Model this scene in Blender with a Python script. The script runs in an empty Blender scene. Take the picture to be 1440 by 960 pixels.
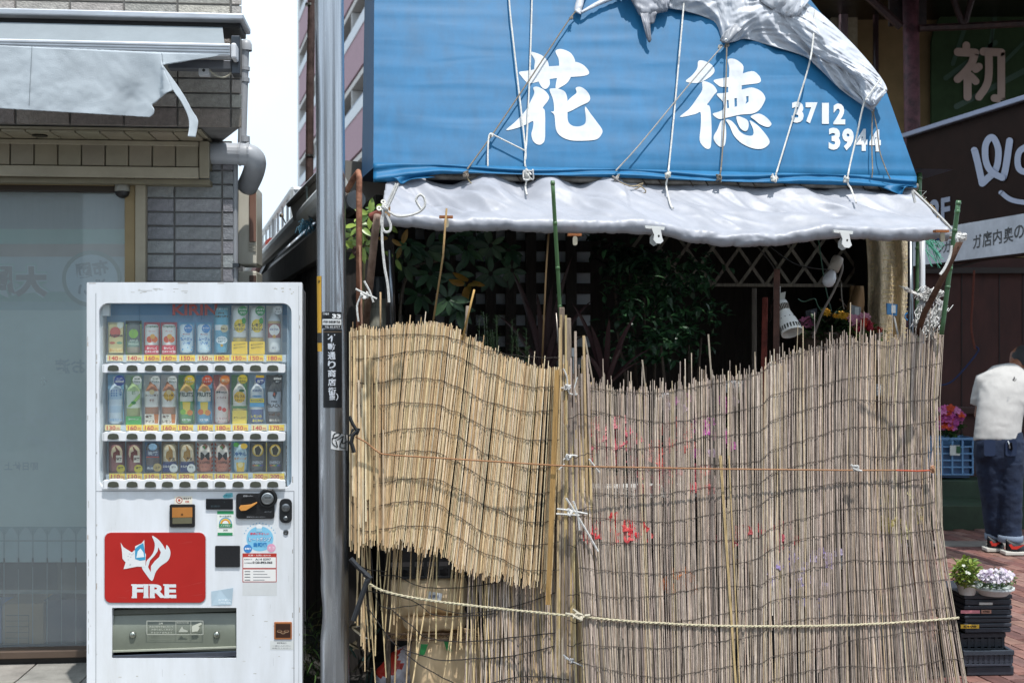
import bpy, bmesh, math, random
from mathutils import Vector, Matrix, noise
from mathutils.geometry import tessellate_polygon
R = math.radians
rnd = random.Random(11)
sc = bpy.context.scene
COL = sc.collection
F, HY, EYE = 1700.0, 490.0, 1.55          # focal length in photo pixels, horizon row, eye height

# ------------------------------------------------------------------ camera
cd = bpy.data.cameras.new('camera')
cam = bpy.data.objects.new('camera', cd); COL.objects.link(cam); sc.camera = cam
cam.location = (0, 0, EYE); cam.rotation_euler = (R(90), 0, 0)
cd.sensor_width = 36; cd.lens = 36*F/1440; cd.shift_y = (HY-480)/1440
cd.clip_start = 0.05; cd.clip_end = 2000
cd.dof.use_dof = True; cd.dof.focus_distance = 5.5; cd.dof.aperture_fstop = 4.5

# ------------------------------------------------------------------ light
SUN_EL, SUN_AZ = 71.0, 28.0               # azimuth: degrees to the right of straight behind the camera
sv = Vector((math.sin(R(SUN_AZ))*math.cos(R(SUN_EL)), -math.cos(R(SUN_AZ))*math.cos(R(SUN_EL)), math.sin(R(SUN_EL))))
sl = bpy.data.lights.new('sun', 'SUN'); sl.energy = 3.7; sl.angle = R(0.6); sl.color = (1, .975, .94)
so = bpy.data.objects.new('sun', sl); COL.objects.link(so)
so.rotation_euler = sv.to_track_quat('Z', 'Y').to_euler(); so.location = (3, -8, 14)
W = bpy.data.worlds.new('World'); sc.world = W; W.use_nodes = True
nt = W.node_tree; nt.nodes.clear()
def wn(t): return nt.nodes.new(t)
out = wn('ShaderNodeOutputWorld'); bgs = wn('ShaderNodeBackground'); bgc = wn('ShaderNodeBackground'); mx = wn('ShaderNodeMixShader')
sky = wn('ShaderNodeTexSky'); sky.sky_type = 'NISHITA'; sky.sun_disc = False
sky.sun_elevation = R(SUN_EL); sky.sun_rotation = R(180-SUN_AZ)
bgs.inputs['Strength'].default_value = 0.13
bgc.inputs['Color'].default_value = (.74, .875, 1, 1); bgc.inputs['Strength'].default_value = 1.12
tc = wn('ShaderNodeTexCoord'); nz = wn('ShaderNodeTexNoise'); nz.inputs['Scale'].default_value = 2.6; nz.inputs['Detail'].default_value = 6
rp = wn('ShaderNodeValToRGB'); rp.color_ramp.elements[0].position = .36; rp.color_ramp.elements[1].position = .6
rp.color_ramp.elements[0].color = (.68, .68, .68, 1)
L = nt.links.new
L(tc.outputs['Generated'], nz.inputs['Vector']); L(nz.outputs['Fac'], rp.inputs['Fac']); L(sky.outputs['Color'], bgs.inputs['Color'])
L(rp.outputs['Color'], mx.inputs['Fac']); L(bgs.outputs[0], mx.inputs[1]); L(bgc.outputs[0], mx.inputs[2]); L(mx.outputs[0], out.inputs['Surface'])
sc.view_settings.view_transform = 'Standard'; sc.view_settings.look = 'None'
sc.view_settings.exposure = 0.34; sc.view_settings.gamma = 1
sc.render.engine = 'CYCLES'
sc.cycles.max_bounces = 8; sc.cycles.transparent_max_bounces = 12

# ------------------------------------------------------------------ helpers
def hx(s):
    s = s.lstrip('#')
    if len(s) == 3: s = ''.join(c*2 for c in s)
    def l(c):
        c /= 255
        return c/12.92 if c <= .04045 else ((c+.055)/1.055)**2.4
    return tuple(l(int(s[i:i+2], 16)) for i in (0, 2, 4))
def C(c): return hx(c) if isinstance(c, str) else c
def vary(c, a=.12, b=.03):
    c = C(c); k = 1+rnd.uniform(-a, a)
    return tuple(max(0, x*k*(1+rnd.uniform(-b, b))) for x in c)
def lerp(a, b, t): return a+(b-a)*t
def lin(pts, x):
    if x <= pts[0][0]: return pts[0][1]
    for (x0, y0), (x1, y1) in zip(pts, pts[1:]):
        if x <= x1: return y0+(y1-y0)*(x-x0)/(x1-x0)
    return pts[-1][1]
def ridge(v): return 1-2*abs(noise.noise(v))
def interp(pts, x):
    if x <= pts[0][0]: return pts[0][1]
    for (x0, y0), (x1, y1) in zip(pts, pts[1:]):
        if x <= x1: 
            t = (x-x0)/(x1-x0); t = t*t*(3-2*t)
            return y0+(y1-y0)*t
    return pts[-1][1]
def catmull(P, n=6, closed=False):
    P = [Vector(p) for p in P]; o = []; m = len(P)
    for i in range(m if closed else m-1):
        if closed: p0, p1, p2, p3 = P[i-1], P[i], P[(i+1) % m], P[(i+2) % m]
        else: p0, p1, p2, p3 = P[max(i-1, 0)], P[i], P[i+1], P[min(i+2, m-1)]
        for k in range(n):
            t = k/n
            o.append(.5*((2*p1)+(p2-p0)*t+(2*p0-5*p1+4*p2-p3)*t*t+(3*p1-p0-3*p2+p3)*t**3))
    if not closed: o.append(P[-1])
    return o
def rr(x0, y0, x1, y1, r, n=5):
    o = []
    for cx, cy, a0 in ((x1-r, y0+r, -90), (x1-r, y1-r, 0), (x0+r, y1-r, 90), (x0+r, y0+r, 180)):
        for k in range(n+1):
            a = R(a0+90*k/n); o.append((cx+r*math.cos(a), cy+r*math.sin(a)))
    return o
def circ(cx, cy, rx, ry=None, n=20):
    ry = rx if ry is None else ry
    return [(cx+rx*math.cos(2*math.pi*k/n), cy+ry*math.sin(2*math.pi*k/n)) for k in range(n)]

class Fr:
    """an upright plane in the place: u runs along it, v away from the street, w up"""
    def __init__(s, ox, oy, a):
        s.O = Vector((ox, oy)); s.a = a
        s.e = Vector((math.cos(a), math.sin(a))); s.n = Vector((-math.sin(a), math.cos(a)))
    def pt(s, u, v, w):
        p = s.O+s.e*u+s.n*v; return Vector((p.x, p.y, w))
    def pix(s, px, py, v=0.0):
        r = Vector(((px-720)/F, 1)); t = (v+s.O.dot(s.n))/r.dot(s.n)
        return Vector((r.x*t, t, EYE-(py-HY)*t/F))
    def uw(s, px, py, v=0.0):
        p = s.pix(px, py, v); q = Vector((p.x, p.y))-s.O
        return q.dot(s.e), p.z
def W3(px, py, Y): return Vector(((px-720)*Y/F, Y, EYE-(py-HY)*Y/F))

_txt = {}
def glyphs(body, bold=0.0):
    k = (body, bold)
    if k not in _txt:
        cu = bpy.data.curves.new('t', 'FONT'); cu.body = body; cu.size = 1; cu.offset = bold; cu.resolution_u = 3; cu.fill_mode = 'FRONT'
        ob = bpy.data.objects.new('t', cu)
        COL.objects.link(ob); bpy.context.view_layer.update()
        me = bpy.data.meshes.new_from_object(ob.evaluated_get(bpy.context.evaluated_depsgraph_get()))
        vs = [(v.co.x, v.co.y) for v in me.vertices]; fs = [tuple(p.vertices) for p in me.polygons]
        bpy.data.objects.remove(ob); bpy.data.curves.remove(cu); bpy.data.meshes.remove(me)
        if not vs: vs = [(0, 0), (1, 1)]
        xs = [v[0] for v in vs]; ys = [v[1] for v in vs]
        x0, x1, y0, y1 = min(xs), max(xs), min(ys), max(ys)
        vs = [((x-x0)/(x1-x0 or 1), (y-y0)/(y1-y0 or 1)) for x, y in vs]
        _txt[k] = (vs, fs, (x1-x0)/(y1-y0 or 1))
    return _txt[k]

class MB:
    def __init__(s): s.v = []; s.f = []; s.c = []
    def add(s, vs, fs, col):
        o = len(s.v); s.v += [Vector(p) for p in vs]
        for f in fs: s.f.append([i+o for i in f]); s.c.append(C(col))
    def quad(s, a, b, c, d, col): s.add([a, b, c, d], [(0, 1, 2, 3)], col)
    def hexa(s, p, col): s.add(p, [(0, 3, 2, 1), (4, 5, 6, 7), (0, 1, 5, 4), (1, 2, 6, 5), (2, 3, 7, 6), (3, 0, 4, 7)], col)
    def box(s, fr, u0, u1, v0, v1, w0, w1, col):
        s.hexa([fr.pt(u0, v0, w0), fr.pt(u1, v0, w0), fr.pt(u1, v1, w0), fr.pt(u0, v1, w0), fr.pt(u0, v0, w1), fr.pt(u1, v0, w1), fr.pt(u1, v1, w1), fr.pt(u0, v1, w1)], col)
    def pbox(s, fr, x0, y0, x1, y1, v0, v1, col):
        """box whose street face, at depth v0, spans these photo rows and columns"""
        xm, ym = (x0+x1)/2, (y0+y1)/2
        u0 = fr.uw(x0, ym, v0)[0]; u1 = fr.uw(x1, ym, v0)[0]; w1 = fr.uw(xm, y0, v0)[1]; w0 = fr.uw(xm, y1, v0)[1]
        s.box(fr, u0, u1, v0, v1, w0, w1, col)
    def poly(s, fr, pts, v, col, holes=()):
        loops = [list(pts)]+[list(h) for h in holes]
        T = tessellate_polygon([[Vector((x, y, 0)) for x, y in l] for l in loops])
        flat = [p for l in loops for p in l]
        s.add([fr.pix(x, y, v) for x, y in flat], [tuple(t) for t in T], col)
    def prism(s, fr, pts, v0, v1, col, holes=(), back=False):
        loops = [list(pts)]+[list(h) for h in holes]
        T = tessellate_polygon([[Vector((x, y, 0)) for x, y in l] for l in loops])
        flat = [fr.uw(x, y, v0) for l in loops for x, y in l]; n = len(flat)
        vs = [fr.pt(u, v0, w) for u, w in flat]+[fr.pt(u, v1, w) for u, w in flat]
        fs = [tuple(t) for t in T]+([tuple(i+n for i in reversed(t)) for t in T] if back else [])
        k = 0
        for l in loops:
            m = len(l)
            for i in range(m): fs.append((k+i, k+(i+1) % m, n+k+(i+1) % m, n+k+i))
            k += m
        s.add(vs, fs, col)
    def disc(s, fr, cx, cy, rx, v, col, ry=None, n=18): s.poly(fr, circ(cx, cy, rx, ry, n), v, col)
    def rect(s, fr, x0, y0, x1, y1, v, col): s.add([fr.pix(x0, y1, v), fr.pix(x1, y1, v), fr.pix(x1, y0, v), fr.pix(x0, y0, v)], [(0, 1, 2, 3)], col)
    def text(s, fr, body, cx, cy, h, v, col, bold=.0, w=None, mirror=False, slant=0, mp=None, rot=0):
        vs, fs, asp = glyphs(body, bold)
        w = h*asp if w is None else w
        P = []
        cr, sr = math.cos(R(rot)), math.sin(R(rot))
        for x, y in vs:
            x -= .5; y -= .5
            if mirror: x = -x
            X, Y = x*w+slant*y*h, -y*h
            X, Y = X*cr-Y*sr, X*sr+Y*cr
            P.append((cx+X, cy+Y))
        s.add([(mp(*p) if mp else fr.pix(p[0], p[1], v)) for p in P], fs, col)
    def stroke(s, fr, pts, wd, v, col, n=8, mp=None):
        """flat pen stroke with round ends"""
        P = [Vector((x, y)) for x, y in pts]; mp = mp or (lambda x, y: fr.pix(x, y, v))
        Lp, Rp = [], []
        for i, p in enumerate(P):
            t = (P[min(i+1, len(P)-1)]-P[max(i-1, 0)]).normalized(); q = Vector((-t.y, t.x))*wd/2
            Lp.append(p+q); Rp.append(p-q)
        t1 = P[-1]-P[-2]; t0 = P[0]-P[1]
        m = len(P); lift = Vector((-fr.n.x, -fr.n.y, 0)) if fr else Vector((0, -1, 0)); j = 0
        def put(pts):
            nonlocal j
            s.add([mp(*p)+lift*(.0002*j) for p in pts], [tuple(range(len(pts)))], col); j += 1
        for i in range(m-1): put([Lp[i], Lp[i+1], Rp[i+1], Rp[i]])
        for c, t in ((P[-1], t1), (P[0], t0)):
            a = math.atan2(t.y, t.x)-math.pi/2
            put([c+Vector((math.cos(a+math.pi*k/n), math.sin(a+math.pi*k/n)))*wd/2 for k in range(n+1)])
    def tube(s, pts, r, col, n=6, caps=True):
        P = [Vector(p) for p in pts]; m = len(P)
        rs = r if isinstance(r, (list, tuple)) else [r]*m
        up = None; vs = []
        for i in range(m):
            t = P[min(i+1, m-1)]-P[max(i-1, 0)]
            if t.length < 1e-9: t = Vector((0, 0, 1))
            t.normalize()
            if up is None: up = t.orthogonal().normalized()
            else:
                up = up-t*up.dot(t)
                up = up.normalized() if up.length > 1e-6 else t.orthogonal().normalized()
            b = t.cross(up)
            for k in range(n):
                a = 2*math.pi*k/n; vs.append(P[i]+(up*math.cos(a)+b*math.sin(a))*rs[i])
        fs = [(i*n+k, i*n+(k+1) % n, (i+1)*n+(k+1) % n, (i+1)*n+k) for i in range(m-1) for k in range(n)]
        if caps: fs += [tuple(reversed(range(n))), tuple((m-1)*n+k for k in range(n))]
        s.add(vs, fs, col)
    def lathe(s, prof, c, col, n=16, axis=Vector((0, 0, 1)), sy=1.0):
        """profile of (radius, height[, colour]) about an axis through c"""
        c = Vector(c); axis = Vector(axis).normalized(); x = axis.orthogonal().normalized() if abs(axis.z) < .99 else Vector((1, 0, 0)); y = axis.cross(x)*sy
        vs = [c+axis*p[1]+(x*math.cos(2*math.pi*k/n)+y*math.sin(2*math.pi*k/n))*p[0] for p in prof for k in range(n)]
        o = len(s.v); s.v += vs
        for i in range(len(prof)-1):
            cc = C(prof[i][2]) if len(prof[i]) > 2 else C(col)
            for k in range(n): s.f.append([o+i*n+k, o+i*n+(k+1) % n, o+(i+1)*n+(k+1) % n, o+(i+1)*n+k]); s.c.append(cc)
    def grid(s, fn, nu, nv, col):
        o = len(s.v)
        for j in range(nv+1):
            for i in range(nu+1): s.v.append(Vector(fn(i/nu, j/nv)))
        for j in range(nv):
            for i in range(nu):
                s.f.append([o+j*(nu+1)+i, o+j*(nu+1)+i+1, o+(j+1)*(nu+1)+i+1, o+(j+1)*(nu+1)+i]); s.c.append(C(col((i+.5)/nu, (j+.5)/nv)) if callable(col) else C(col))
    def leaf(s, b, d, up, ln, wd, col, fold=.25, droop=.2):
        d = Vector(d).normalized(); up = Vector(up); sd = d.cross(up)
        sd = sd.normalized() if sd.length > 1e-6 else d.orthogonal().normalized(); up = sd.cross(d)
        b = Vector(b); m1 = b+d*ln*.35; m2 = b+d*ln*.7-up*ln*droop*.4; t = b+d*ln-up*ln*droop
        w1 = sd*wd*.5; w2 = sd*wd*.42; f = up*wd*fold
        s.add([b, m1+w1+f, m1, m1-w1+f, m2+w2+f, m2, m2-w2+f, t], [(0, 2, 1), (0, 3, 2), (1, 2, 5, 4), (2, 3, 6, 5), (4, 5, 7), (5, 6, 7)], col)
    def mesh(s, name, origin=Vector((0, 0, 0)), smooth=False):
        me = bpy.data.meshes.new(name)
        me.from_pydata([v-origin for v in s.v], [], s.f)
        a = me.attributes.new('col', 'FLOAT_COLOR', 'FACE')
        a.data.foreach_set('color', [x for c in s.c for x in (*c[:3], 1.0)])
        if smooth: me.polygons.foreach_set('use_smooth', [True]*len(me.polygons))
        me.update(); return me
    def build(s, name, m, parent=None, smooth=False, bevel=0, solid=0, origin=None, sub=0, auto=None, fixn=False, weld=False):
        if origin is None:
            if parent is not None: origin = WL[parent.name]
            else:
                lo = Vector([min(v[i] for v in s.v) for i in range(3)]); hi = Vector([max(v[i] for v in s.v) for i in range(3)])
                origin = Vector(((lo.x+hi.x)/2, (lo.y+hi.y)/2, lo.z))
        me = s.mesh(name, origin, smooth)
        if fixn or bevel:
            bm = bmesh.new(); bm.from_mesh(me)
            if weld: bmesh.ops.remove_doubles(bm, verts=bm.verts, dist=1e-5)
            bmesh.ops.recalc_face_normals(bm, faces=bm.faces); bm.to_mesh(me); bm.free()
        o = bpy.data.objects.new(name, me); COL.objects.link(o)
        me.materials.append(m)
        if parent is not None: o.parent = parent; o.location = origin-WL[parent.name]
        else: o.location = origin
        WL[o.name] = Vector(origin)
        if solid: md = o.modifiers.new('solid', 'SOLIDIFY'); md.thickness = solid; md.offset = 0
        if bevel: md = o.modifiers.new('bevel', 'BEVEL'); md.width = bevel; md.segments = 2; md.limit_method = 'ANGLE'; md.angle_limit = R(40)
        if sub: md = o.modifiers.new('sub', 'SUBSURF'); md.levels = sub; md.render_levels = sub
        return o
WL = {}
def tag(o, label=None, cat=None, group=None, kind=None):
    if label: o['label'] = label
    if cat: o['category'] = cat
    if group: o['group'] = group
    if kind: o['kind'] = kind
    return o
def thing(name, label, cat, loc, group=None):
    o = bpy.data.objects.new(name, None); COL.objects.link(o); o.empty_display_size = .1
    o.location = loc; WL[o.name] = Vector(loc); return tag(o, label, cat, group)
def place(me, name, parent, mtx):
    o = bpy.data.objects.new(name, me); COL.objects.link(o)
    if parent is not None: o.parent = parent; mtx = Matrix.Translation(-WL[parent.name]) @ mtx
    o.matrix_local = mtx; WL[o.name] = mtx.translation+(WL[parent.name] if parent else Vector())
    return o

# ------------------------------------------------------------------ materials
def mat(name, rough=.6, metal=0, amt=.25, scale=6, bump=0, bscale=60, spec=.5, col=None, stretch=(1, 1, 1), sss=0, trans=0, rvar=0, coat=0, tint=None, bstretch=None):
    m = bpy.data.materials.new(name); m.use_nodes = True; t = m.node_tree; N = t.nodes; L = t.links.new
    b = N['Principled BSDF']; b.inputs['Roughness'].default_value = rough; b.inputs['Metallic'].default_value = metal
    b.inputs['Specular IOR Level'].default_value = spec; b.inputs['Coat Weight'].default_value = coat
    if col is None:
        a = N.new('ShaderNodeAttribute'); a.attribute_name = 'col'; src = a.outputs['Color']
    else:
        a = N.new('ShaderNodeRGB'); a.outputs[0].default_value = (*C(col), 1); src = a.outputs[0]
    tc = N.new('ShaderNodeTexCoord'); mp = N.new('ShaderNodeMapping'); mp.inputs['Scale'].default_value = stretch
    L(tc.outputs['Object'], mp.inputs['Vector'])
    if amt:
        n = N.new('ShaderNodeTexNoise'); n.inputs['Scale'].default_value = scale; n.inputs['Detail'].default_value = 6; n.inputs['Roughness'].default_value = .62
        L(mp.outputs[0], n.inputs['Vector'])
        r = N.new('ShaderNodeValToRGB'); r.color_ramp.elements[0].position = .3; r.color_ramp.elements[1].position = .68
        lo = 1-amt; tn = tint or (1, 1, 1)
        r.color_ramp.elements[0].color = (lo*tn[0], lo*tn[1], lo*tn[2], 1); r.color_ramp.elements[1].color = (1+amt*.35,)*3+(1,)
        L(n.outputs['Fac'], r.inputs['Fac'])
        x = N.new('ShaderNodeMix'); x.data_type = 'RGBA'; x.blend_type = 'MULTIPLY'; x.inputs['Factor'].default_value = 1
        L(src, x.inputs['A']); L(r.outputs['Color'], x.inputs['B']); src = x.outputs['Result']
        if rvar:
            q = N.new('ShaderNodeMapRange'); q.inputs['To Min'].default_value = rough-rvar; q.inputs['To Max'].default_value = rough+rvar
            L(n.outputs['Fac'], q.inputs['Value']); L(q.outputs[0], b.inputs['Roughness'])
    L(src, b.inputs['Base Color'])
    if trans:
        tr = N.new('ShaderNodeBsdfTranslucent'); L(src, tr.inputs['Color']); ms = N.new('ShaderNodeMixShader'); ms.inputs['Fac'].default_value = trans
        L(b.outputs[0], ms.inputs[1]); L(tr.outputs[0], ms.inputs[2]); L(ms.outputs[0], N['Material Output'].inputs['Surface'])
    if bump:
        n2 = N.new('ShaderNodeTexNoise'); n2.inputs['Scale'].default_value = bscale; n2.inputs['Detail'].default_value = 4
        if bstretch:
            mp2 = N.new('ShaderNodeMapping'); mp2.inputs['Scale'].default_value = bstretch; L(tc.outputs['Object'], mp2.inputs['Vector']); L(mp2.outputs[0], n2.inputs['Vector'])
        else: L(mp.outputs[0], n2.inputs['Vector'])
        bp = N.new('ShaderNodeBump'); bp.inputs['Strength'].default_value = bump; bp.inputs['Distance'].default_value = .01
        L(n2.outputs['Fac'], bp.inputs['Height']); L(bp.outputs[0], b.inputs['Normal'])
    return m
def glassmat(name, tint='ffffff', base=.04, gl=1.0, rough=.02, haze=0, even=False):
    """a thin pane: clear except for its mirror reflection and a mixed-in haze"""
    m = bpy.data.materials.new(name); m.use_nodes = True; t = m.node_tree; N = t.nodes; L = t.links.new; N.clear()
    o = N.new('ShaderNodeOutputMaterial'); tr = N.new('ShaderNodeBsdfTransparent'); g = N.new('ShaderNodeBsdfGlossy'); x = N.new('ShaderNodeMixShader'); fr = N.new('ShaderNodeFresnel')
    tr.inputs['Color'].default_value = (*C(tint), 1); g.inputs['Roughness'].default_value = rough; g.inputs['Color'].default_value = (gl, gl, gl, 1); fr.inputs['IOR'].default_value = 1.5
    L(fr.outputs[0], x.inputs['Fac'])
    if haze:  # whitish diffuse colour mixed in for reflection haze and dust on the pane
        df = N.new('ShaderNodeBsdfDiffuse'); df.inputs['Color'].default_value = (.76, .81, .82, 1); dm = N.new('ShaderNodeMixShader'); nz = N.new('ShaderNodeTexNoise'); nz.inputs['Scale'].default_value = 3; nz.inputs['Detail'].default_value = 5; q = N.new('ShaderNodeMapRange')
        q.inputs['From Min'].default_value = .3; q.inputs['From Max'].default_value = .7; q.inputs['To Min'].default_value = haze*(.92 if even else .6); q.inputs['To Max'].default_value = haze*(1.06 if even else 1.3); tc = N.new('ShaderNodeTexCoord'); L(tc.outputs['Object'], nz.inputs['Vector']); L(nz.outputs['Fac'], q.inputs['Value']); L(q.outputs[0], dm.inputs['Fac']); L(tr.outputs[0], dm.inputs[1]); L(df.outputs[0], dm.inputs[2]); L(dm.outputs[0], x.inputs[1])
    else: L(tr.outputs[0], x.inputs[1])
    L(g.outputs[0], x.inputs[2]); L(x.outputs[0], o.inputs['Surface'])
    return m
PLAIN = mat('plain', .6, amt=.15, scale=9)
PRINT = mat('print', .4, amt=.06, scale=14)
ENAMEL = mat('enamel', .3, amt=.11, scale=4, stretch=(3, 3, .5), tint=(.99, .98, .95), rvar=.08, bump=.03, bscale=40)
PAINT = mat('paint', .32, amt=.08, scale=5, tint=(1, .985, .96), rvar=.08, bump=.03, bscale=40)
PLASTIC = mat('plastic', .38, amt=.12, scale=12)
BLACKPL = mat('black_plastic', .45, amt=.35, scale=8, bump=.1, bscale=90)
METAL = mat('metal', .35, 1, amt=.3, scale=8, rvar=.12)
ALU = mat('aluminium', .42, .7, amt=.2, scale=7, stretch=(1, 1, 4), rvar=.1)
RUST = mat('rusty', .8, amt=.6, scale=16, tint=(.8, .55, .4), bump=.35, bscale=90)
WOOD = mat('wood', .8, amt=.5, scale=5, stretch=(14, 14, 1.2), bump=.4, bscale=18)
REED = mat('reed', .6, amt=.36, scale=12, stretch=(9, 9, 1.3), spec=.35, bump=.15, bscale=40)
STRING = mat('string', .85, amt=.25, scale=60, bump=.5, bscale=400)
TILE = mat('tile', .38, amt=.3, scale=34, bump=.6, bscale=120, rvar=.12)
STONE = mat('stone', .85, amt=.35, scale=9, bump=.35, bscale=130)
BRICKM = mat('brick', .85, amt=.4, scale=14, bump=.4, bscale=150)
LEAF = mat('leaf', .38, amt=.3, scale=22, spec=.5, trans=.18)
PETAL = mat('petal', .6, amt=.15, scale=20, trans=.35)
TARP = mat('tarpaulin', .46, .0, amt=.16, scale=7, bump=.25, bscale=16, rvar=.06, spec=.5)
def crumple(m, scale=6, strength=.5, dist=.02, stretch=(1, 1, 1)):
    """sharp creases on top of a material's own relief"""
    t = m.node_tree; N = t.nodes; L = t.links.new; b = N['Principled BSDF']
    n = N.new('ShaderNodeTexNoise'); n.noise_type = 'RIDGED_MULTIFRACTAL'; n.inputs['Scale'].default_value = scale; n.inputs['Detail'].default_value = 3; n.inputs['Distortion'].default_value = .6
    tc = N.new('ShaderNodeTexCoord'); mp = N.new('ShaderNodeMapping'); mp.inputs['Scale'].default_value = stretch; mp.inputs['Rotation'].default_value = (0, .5, .0); L(tc.outputs['Object'], mp.inputs['Vector']); L(mp.outputs[0], n.inputs['Vector'])
    bp = N.new('ShaderNodeBump'); bp.inputs['Strength'].default_value = strength; bp.inputs['Distance'].default_value = dist; L(n.outputs['Fac'], bp.inputs['Height'])
    if b.inputs['Normal'].is_linked: L(b.inputs['Normal'].links[0].from_socket, bp.inputs['Normal'])
    L(bp.outputs[0], b.inputs['Normal']); return m
crumple(TARP, 6, .6, .02, (1, 1, 2.0))
DULL = mat('dull_paint', .75, amt=.25, scale=6, spec=.15)
CLOTH = mat('cloth', .85, amt=.14, scale=5, bump=.2, bscale=300)
PAPER = mat('kraft_paper', .75, amt=.2, scale=7, bump=.5, bscale=16)
SKIN = mat('skin', .5, amt=.15, scale=20)
GLASS = glassmat('clear_glass', 'f4f8f8', haze=.1, even=True)
WINGLASS = glassmat('shop_glass', 'eef5f5', haze=.27, even=True)
CLEARPL = glassmat('clear_plastic', 'e8ecee', rough=.18)
# ================================================================== SETTING
LB = Fr(-1.9, 5.9, R(5)); VM = Fr(-1.36, 5.18, R(8)); SH = Fr(0, 5.6, R(6))
A_AL = math.atan2(.963, -.27)
AL = Fr(-.83, 5.75, A_AL)                       # the alley side of the flower shop
GR = mat('asphalt', .9, amt=.3, scale=3, bump=.3, bscale=200, col='#5a5855')
m = MB(); m.quad((-300, -60, 0), (300, -60, 0), (300, 700, 0), (-300, 700, 0), '#5a5855')
tag(m.build('ground', GR, origin=Vector((0, 0, 0))), kind='structure')
# paved strip before the tiled shop, each slab its own piece
m = MB(); m.box(LB, -3, .62, -1.6, .03, 0, .012, '#4b4a48')
pv = tag(m.build('pavement', STONE), kind='structure')
k = 0
for i in range(9):
    for j in range(6):
        u0 = -2.2+i*.3+(.0 if j % 2 else .0); v0 = -.02-.3*(j+1)
        b = MB(); c = vary('#8d8a84', .1); z = .03+rnd.uniform(0, .003)
        b.box(LB, u0+.004, u0+.296, v0+.004, v0+.296, .008, z, c)
        b.build('slab', STONE, pv, bevel=.003)
m = MB(); m.lathe([(.0, .0345), (.06, .0345), (.062, .033), (.062, .02)], LB.pix(69, 957, -.22)*Vector((1, 1, 0)) if False else (LB.pt(-.62, -.16, 0)), '#3d3a37', n=24)
tag(m.build('drain_cover', METAL), 'small round dark drain cover set in grey pavement slabs', 'drain cover')

# ================================================================== TILED SHOP
def ground_of(fr, px, v=0.0):
    p = fr.pix(px, HY+200, v); return Vector((p.x, p.y, 0))
shop = thing('tiled_shop', 'grey tiled shop building with frosted display window at the far left', 'building', ground_of(LB, 200))
GROUT = '#6e6c69'; BEIGE = '#8f8672'; BEIGE2 = '#a39a86'; TAN = '#93805c'
def wall_piece(name, x0, y0, x1, y1, v0, v1, col, mm=STONE, bevel=0):
    b = MB(); b.pbox(LB, x0, y0, x1, y1, v0, v1, col); return b.build(name, mm, shop, bevel=bevel)
uR_up = LB.uw(340, 100, -.35)[0]; uR = LB.uw(329, 300, 0)[0]
z_up = LB.uw(200, 178, -.35)[1]
dsk = -.36
def skew_wall(name, u0, u1, v0, v1, w0, w1, col, mm=STONE):
    """wall block whose right flank follows the slant of the alley"""
    b = MB(); d = (v1-v0)*-.36
    b.hexa([LB.pt(u0, v0, w0), LB.pt(u1, v0, w0), LB.pt(u1+d, v1, w0), LB.pt(u0, v1, w0), LB.pt(u0, v0, w1), LB.pt(u1, v0, w1), LB.pt(u1+d, v1, w1), LB.pt(u0, v1, w1)], col)
    return b.build(name, mm, shop)
skew_wall('upper_wall', -4, uR_up-.012, -.335, 3.5, z_up+.004, 6.2, GROUT)
uJ = LB.uw(205, 300, 0)[0]
skew_wall('pillar', uJ+.004, uR-.012, .012, 3.5, .0, z_up, GROUT)
tiles = {}
def tile(u, w, du, dw, v, tone=0):
    key = (round(du, 3), round(dw, 3), rnd.randrange(4), tone)
    if key not in tiles:
        b = MB(); base = vary(['#8b8c8f', '#aaa59d', '#8f867d'][tone], .2); f = Fr(0, 0, LB.a); x, z, t = du/2-.0028, dw/2-.0028, .009; e = .003
        p = [f.pt(-x, 0, -z), f.pt(x, 0, -z), f.pt(x, 0, z), f.pt(-x, 0, z), f.pt(-x+e, -t, -z+e), f.pt(x-e, -t, -z+e), f.pt(x-e, -t, z-e), f.pt(-x+e, -t, z-e)]
        b.add(p, [(4, 5, 6, 7), (0, 1, 5, 4), (1, 2, 6, 5), (2, 3, 7, 6), (3, 0, 4, 7)], base)
        me = b.mesh('tile'); me.materials.append(TILE); tiles[key] = me
    place(tiles[key], 'tile', shop, Matrix.Translation(LB.pt(u, v+rnd.uniform(0, .002), w)))
ct = .0686
cols = [uJ+.002, LB.uw(245, 300)[0], LB.uw(312, 300)[0], uR]
w = z_up-.01
while w > .9:
    for a, b_ in zip(cols, cols[1:]): tile((a+b_)/2, w-ct/2, b_-a, ct, .012)
    w -= ct
ucol = [uR_up]; 
ucol.append(ucol[-1]-.052)
while ucol[-1] > -1.5: ucol.append(ucol[-1]-.242)
wt = LB.uw(200, 150, -.35)[1]
for r_ in range(9):
    if 3 <= r_ <= 4 and False: continue
    w = wt+ct*(r_+.5)
    if LB.pix(0, 0).z and w > LB.uw(200, -25, -.35)[1]: break
    for b_, a in zip(ucol, ucol[1:]): tile((a+b_)/2, w, b_-a, ct, -.335, 1)
w = wt+ct*9
while w < LB.uw(200, -25, -.35)[1]:
    for b_, a in zip(ucol, ucol[1:]): tile((a+b_)/2, w+ct/2, b_-a, ct, -.335, 1)
    w += ct
for b_, a in zip(ucol, ucol[1:]): tile((a+b_)/2, (z_up+wt)/2+.002, b_-a, wt-z_up, -.335, 2)
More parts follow.
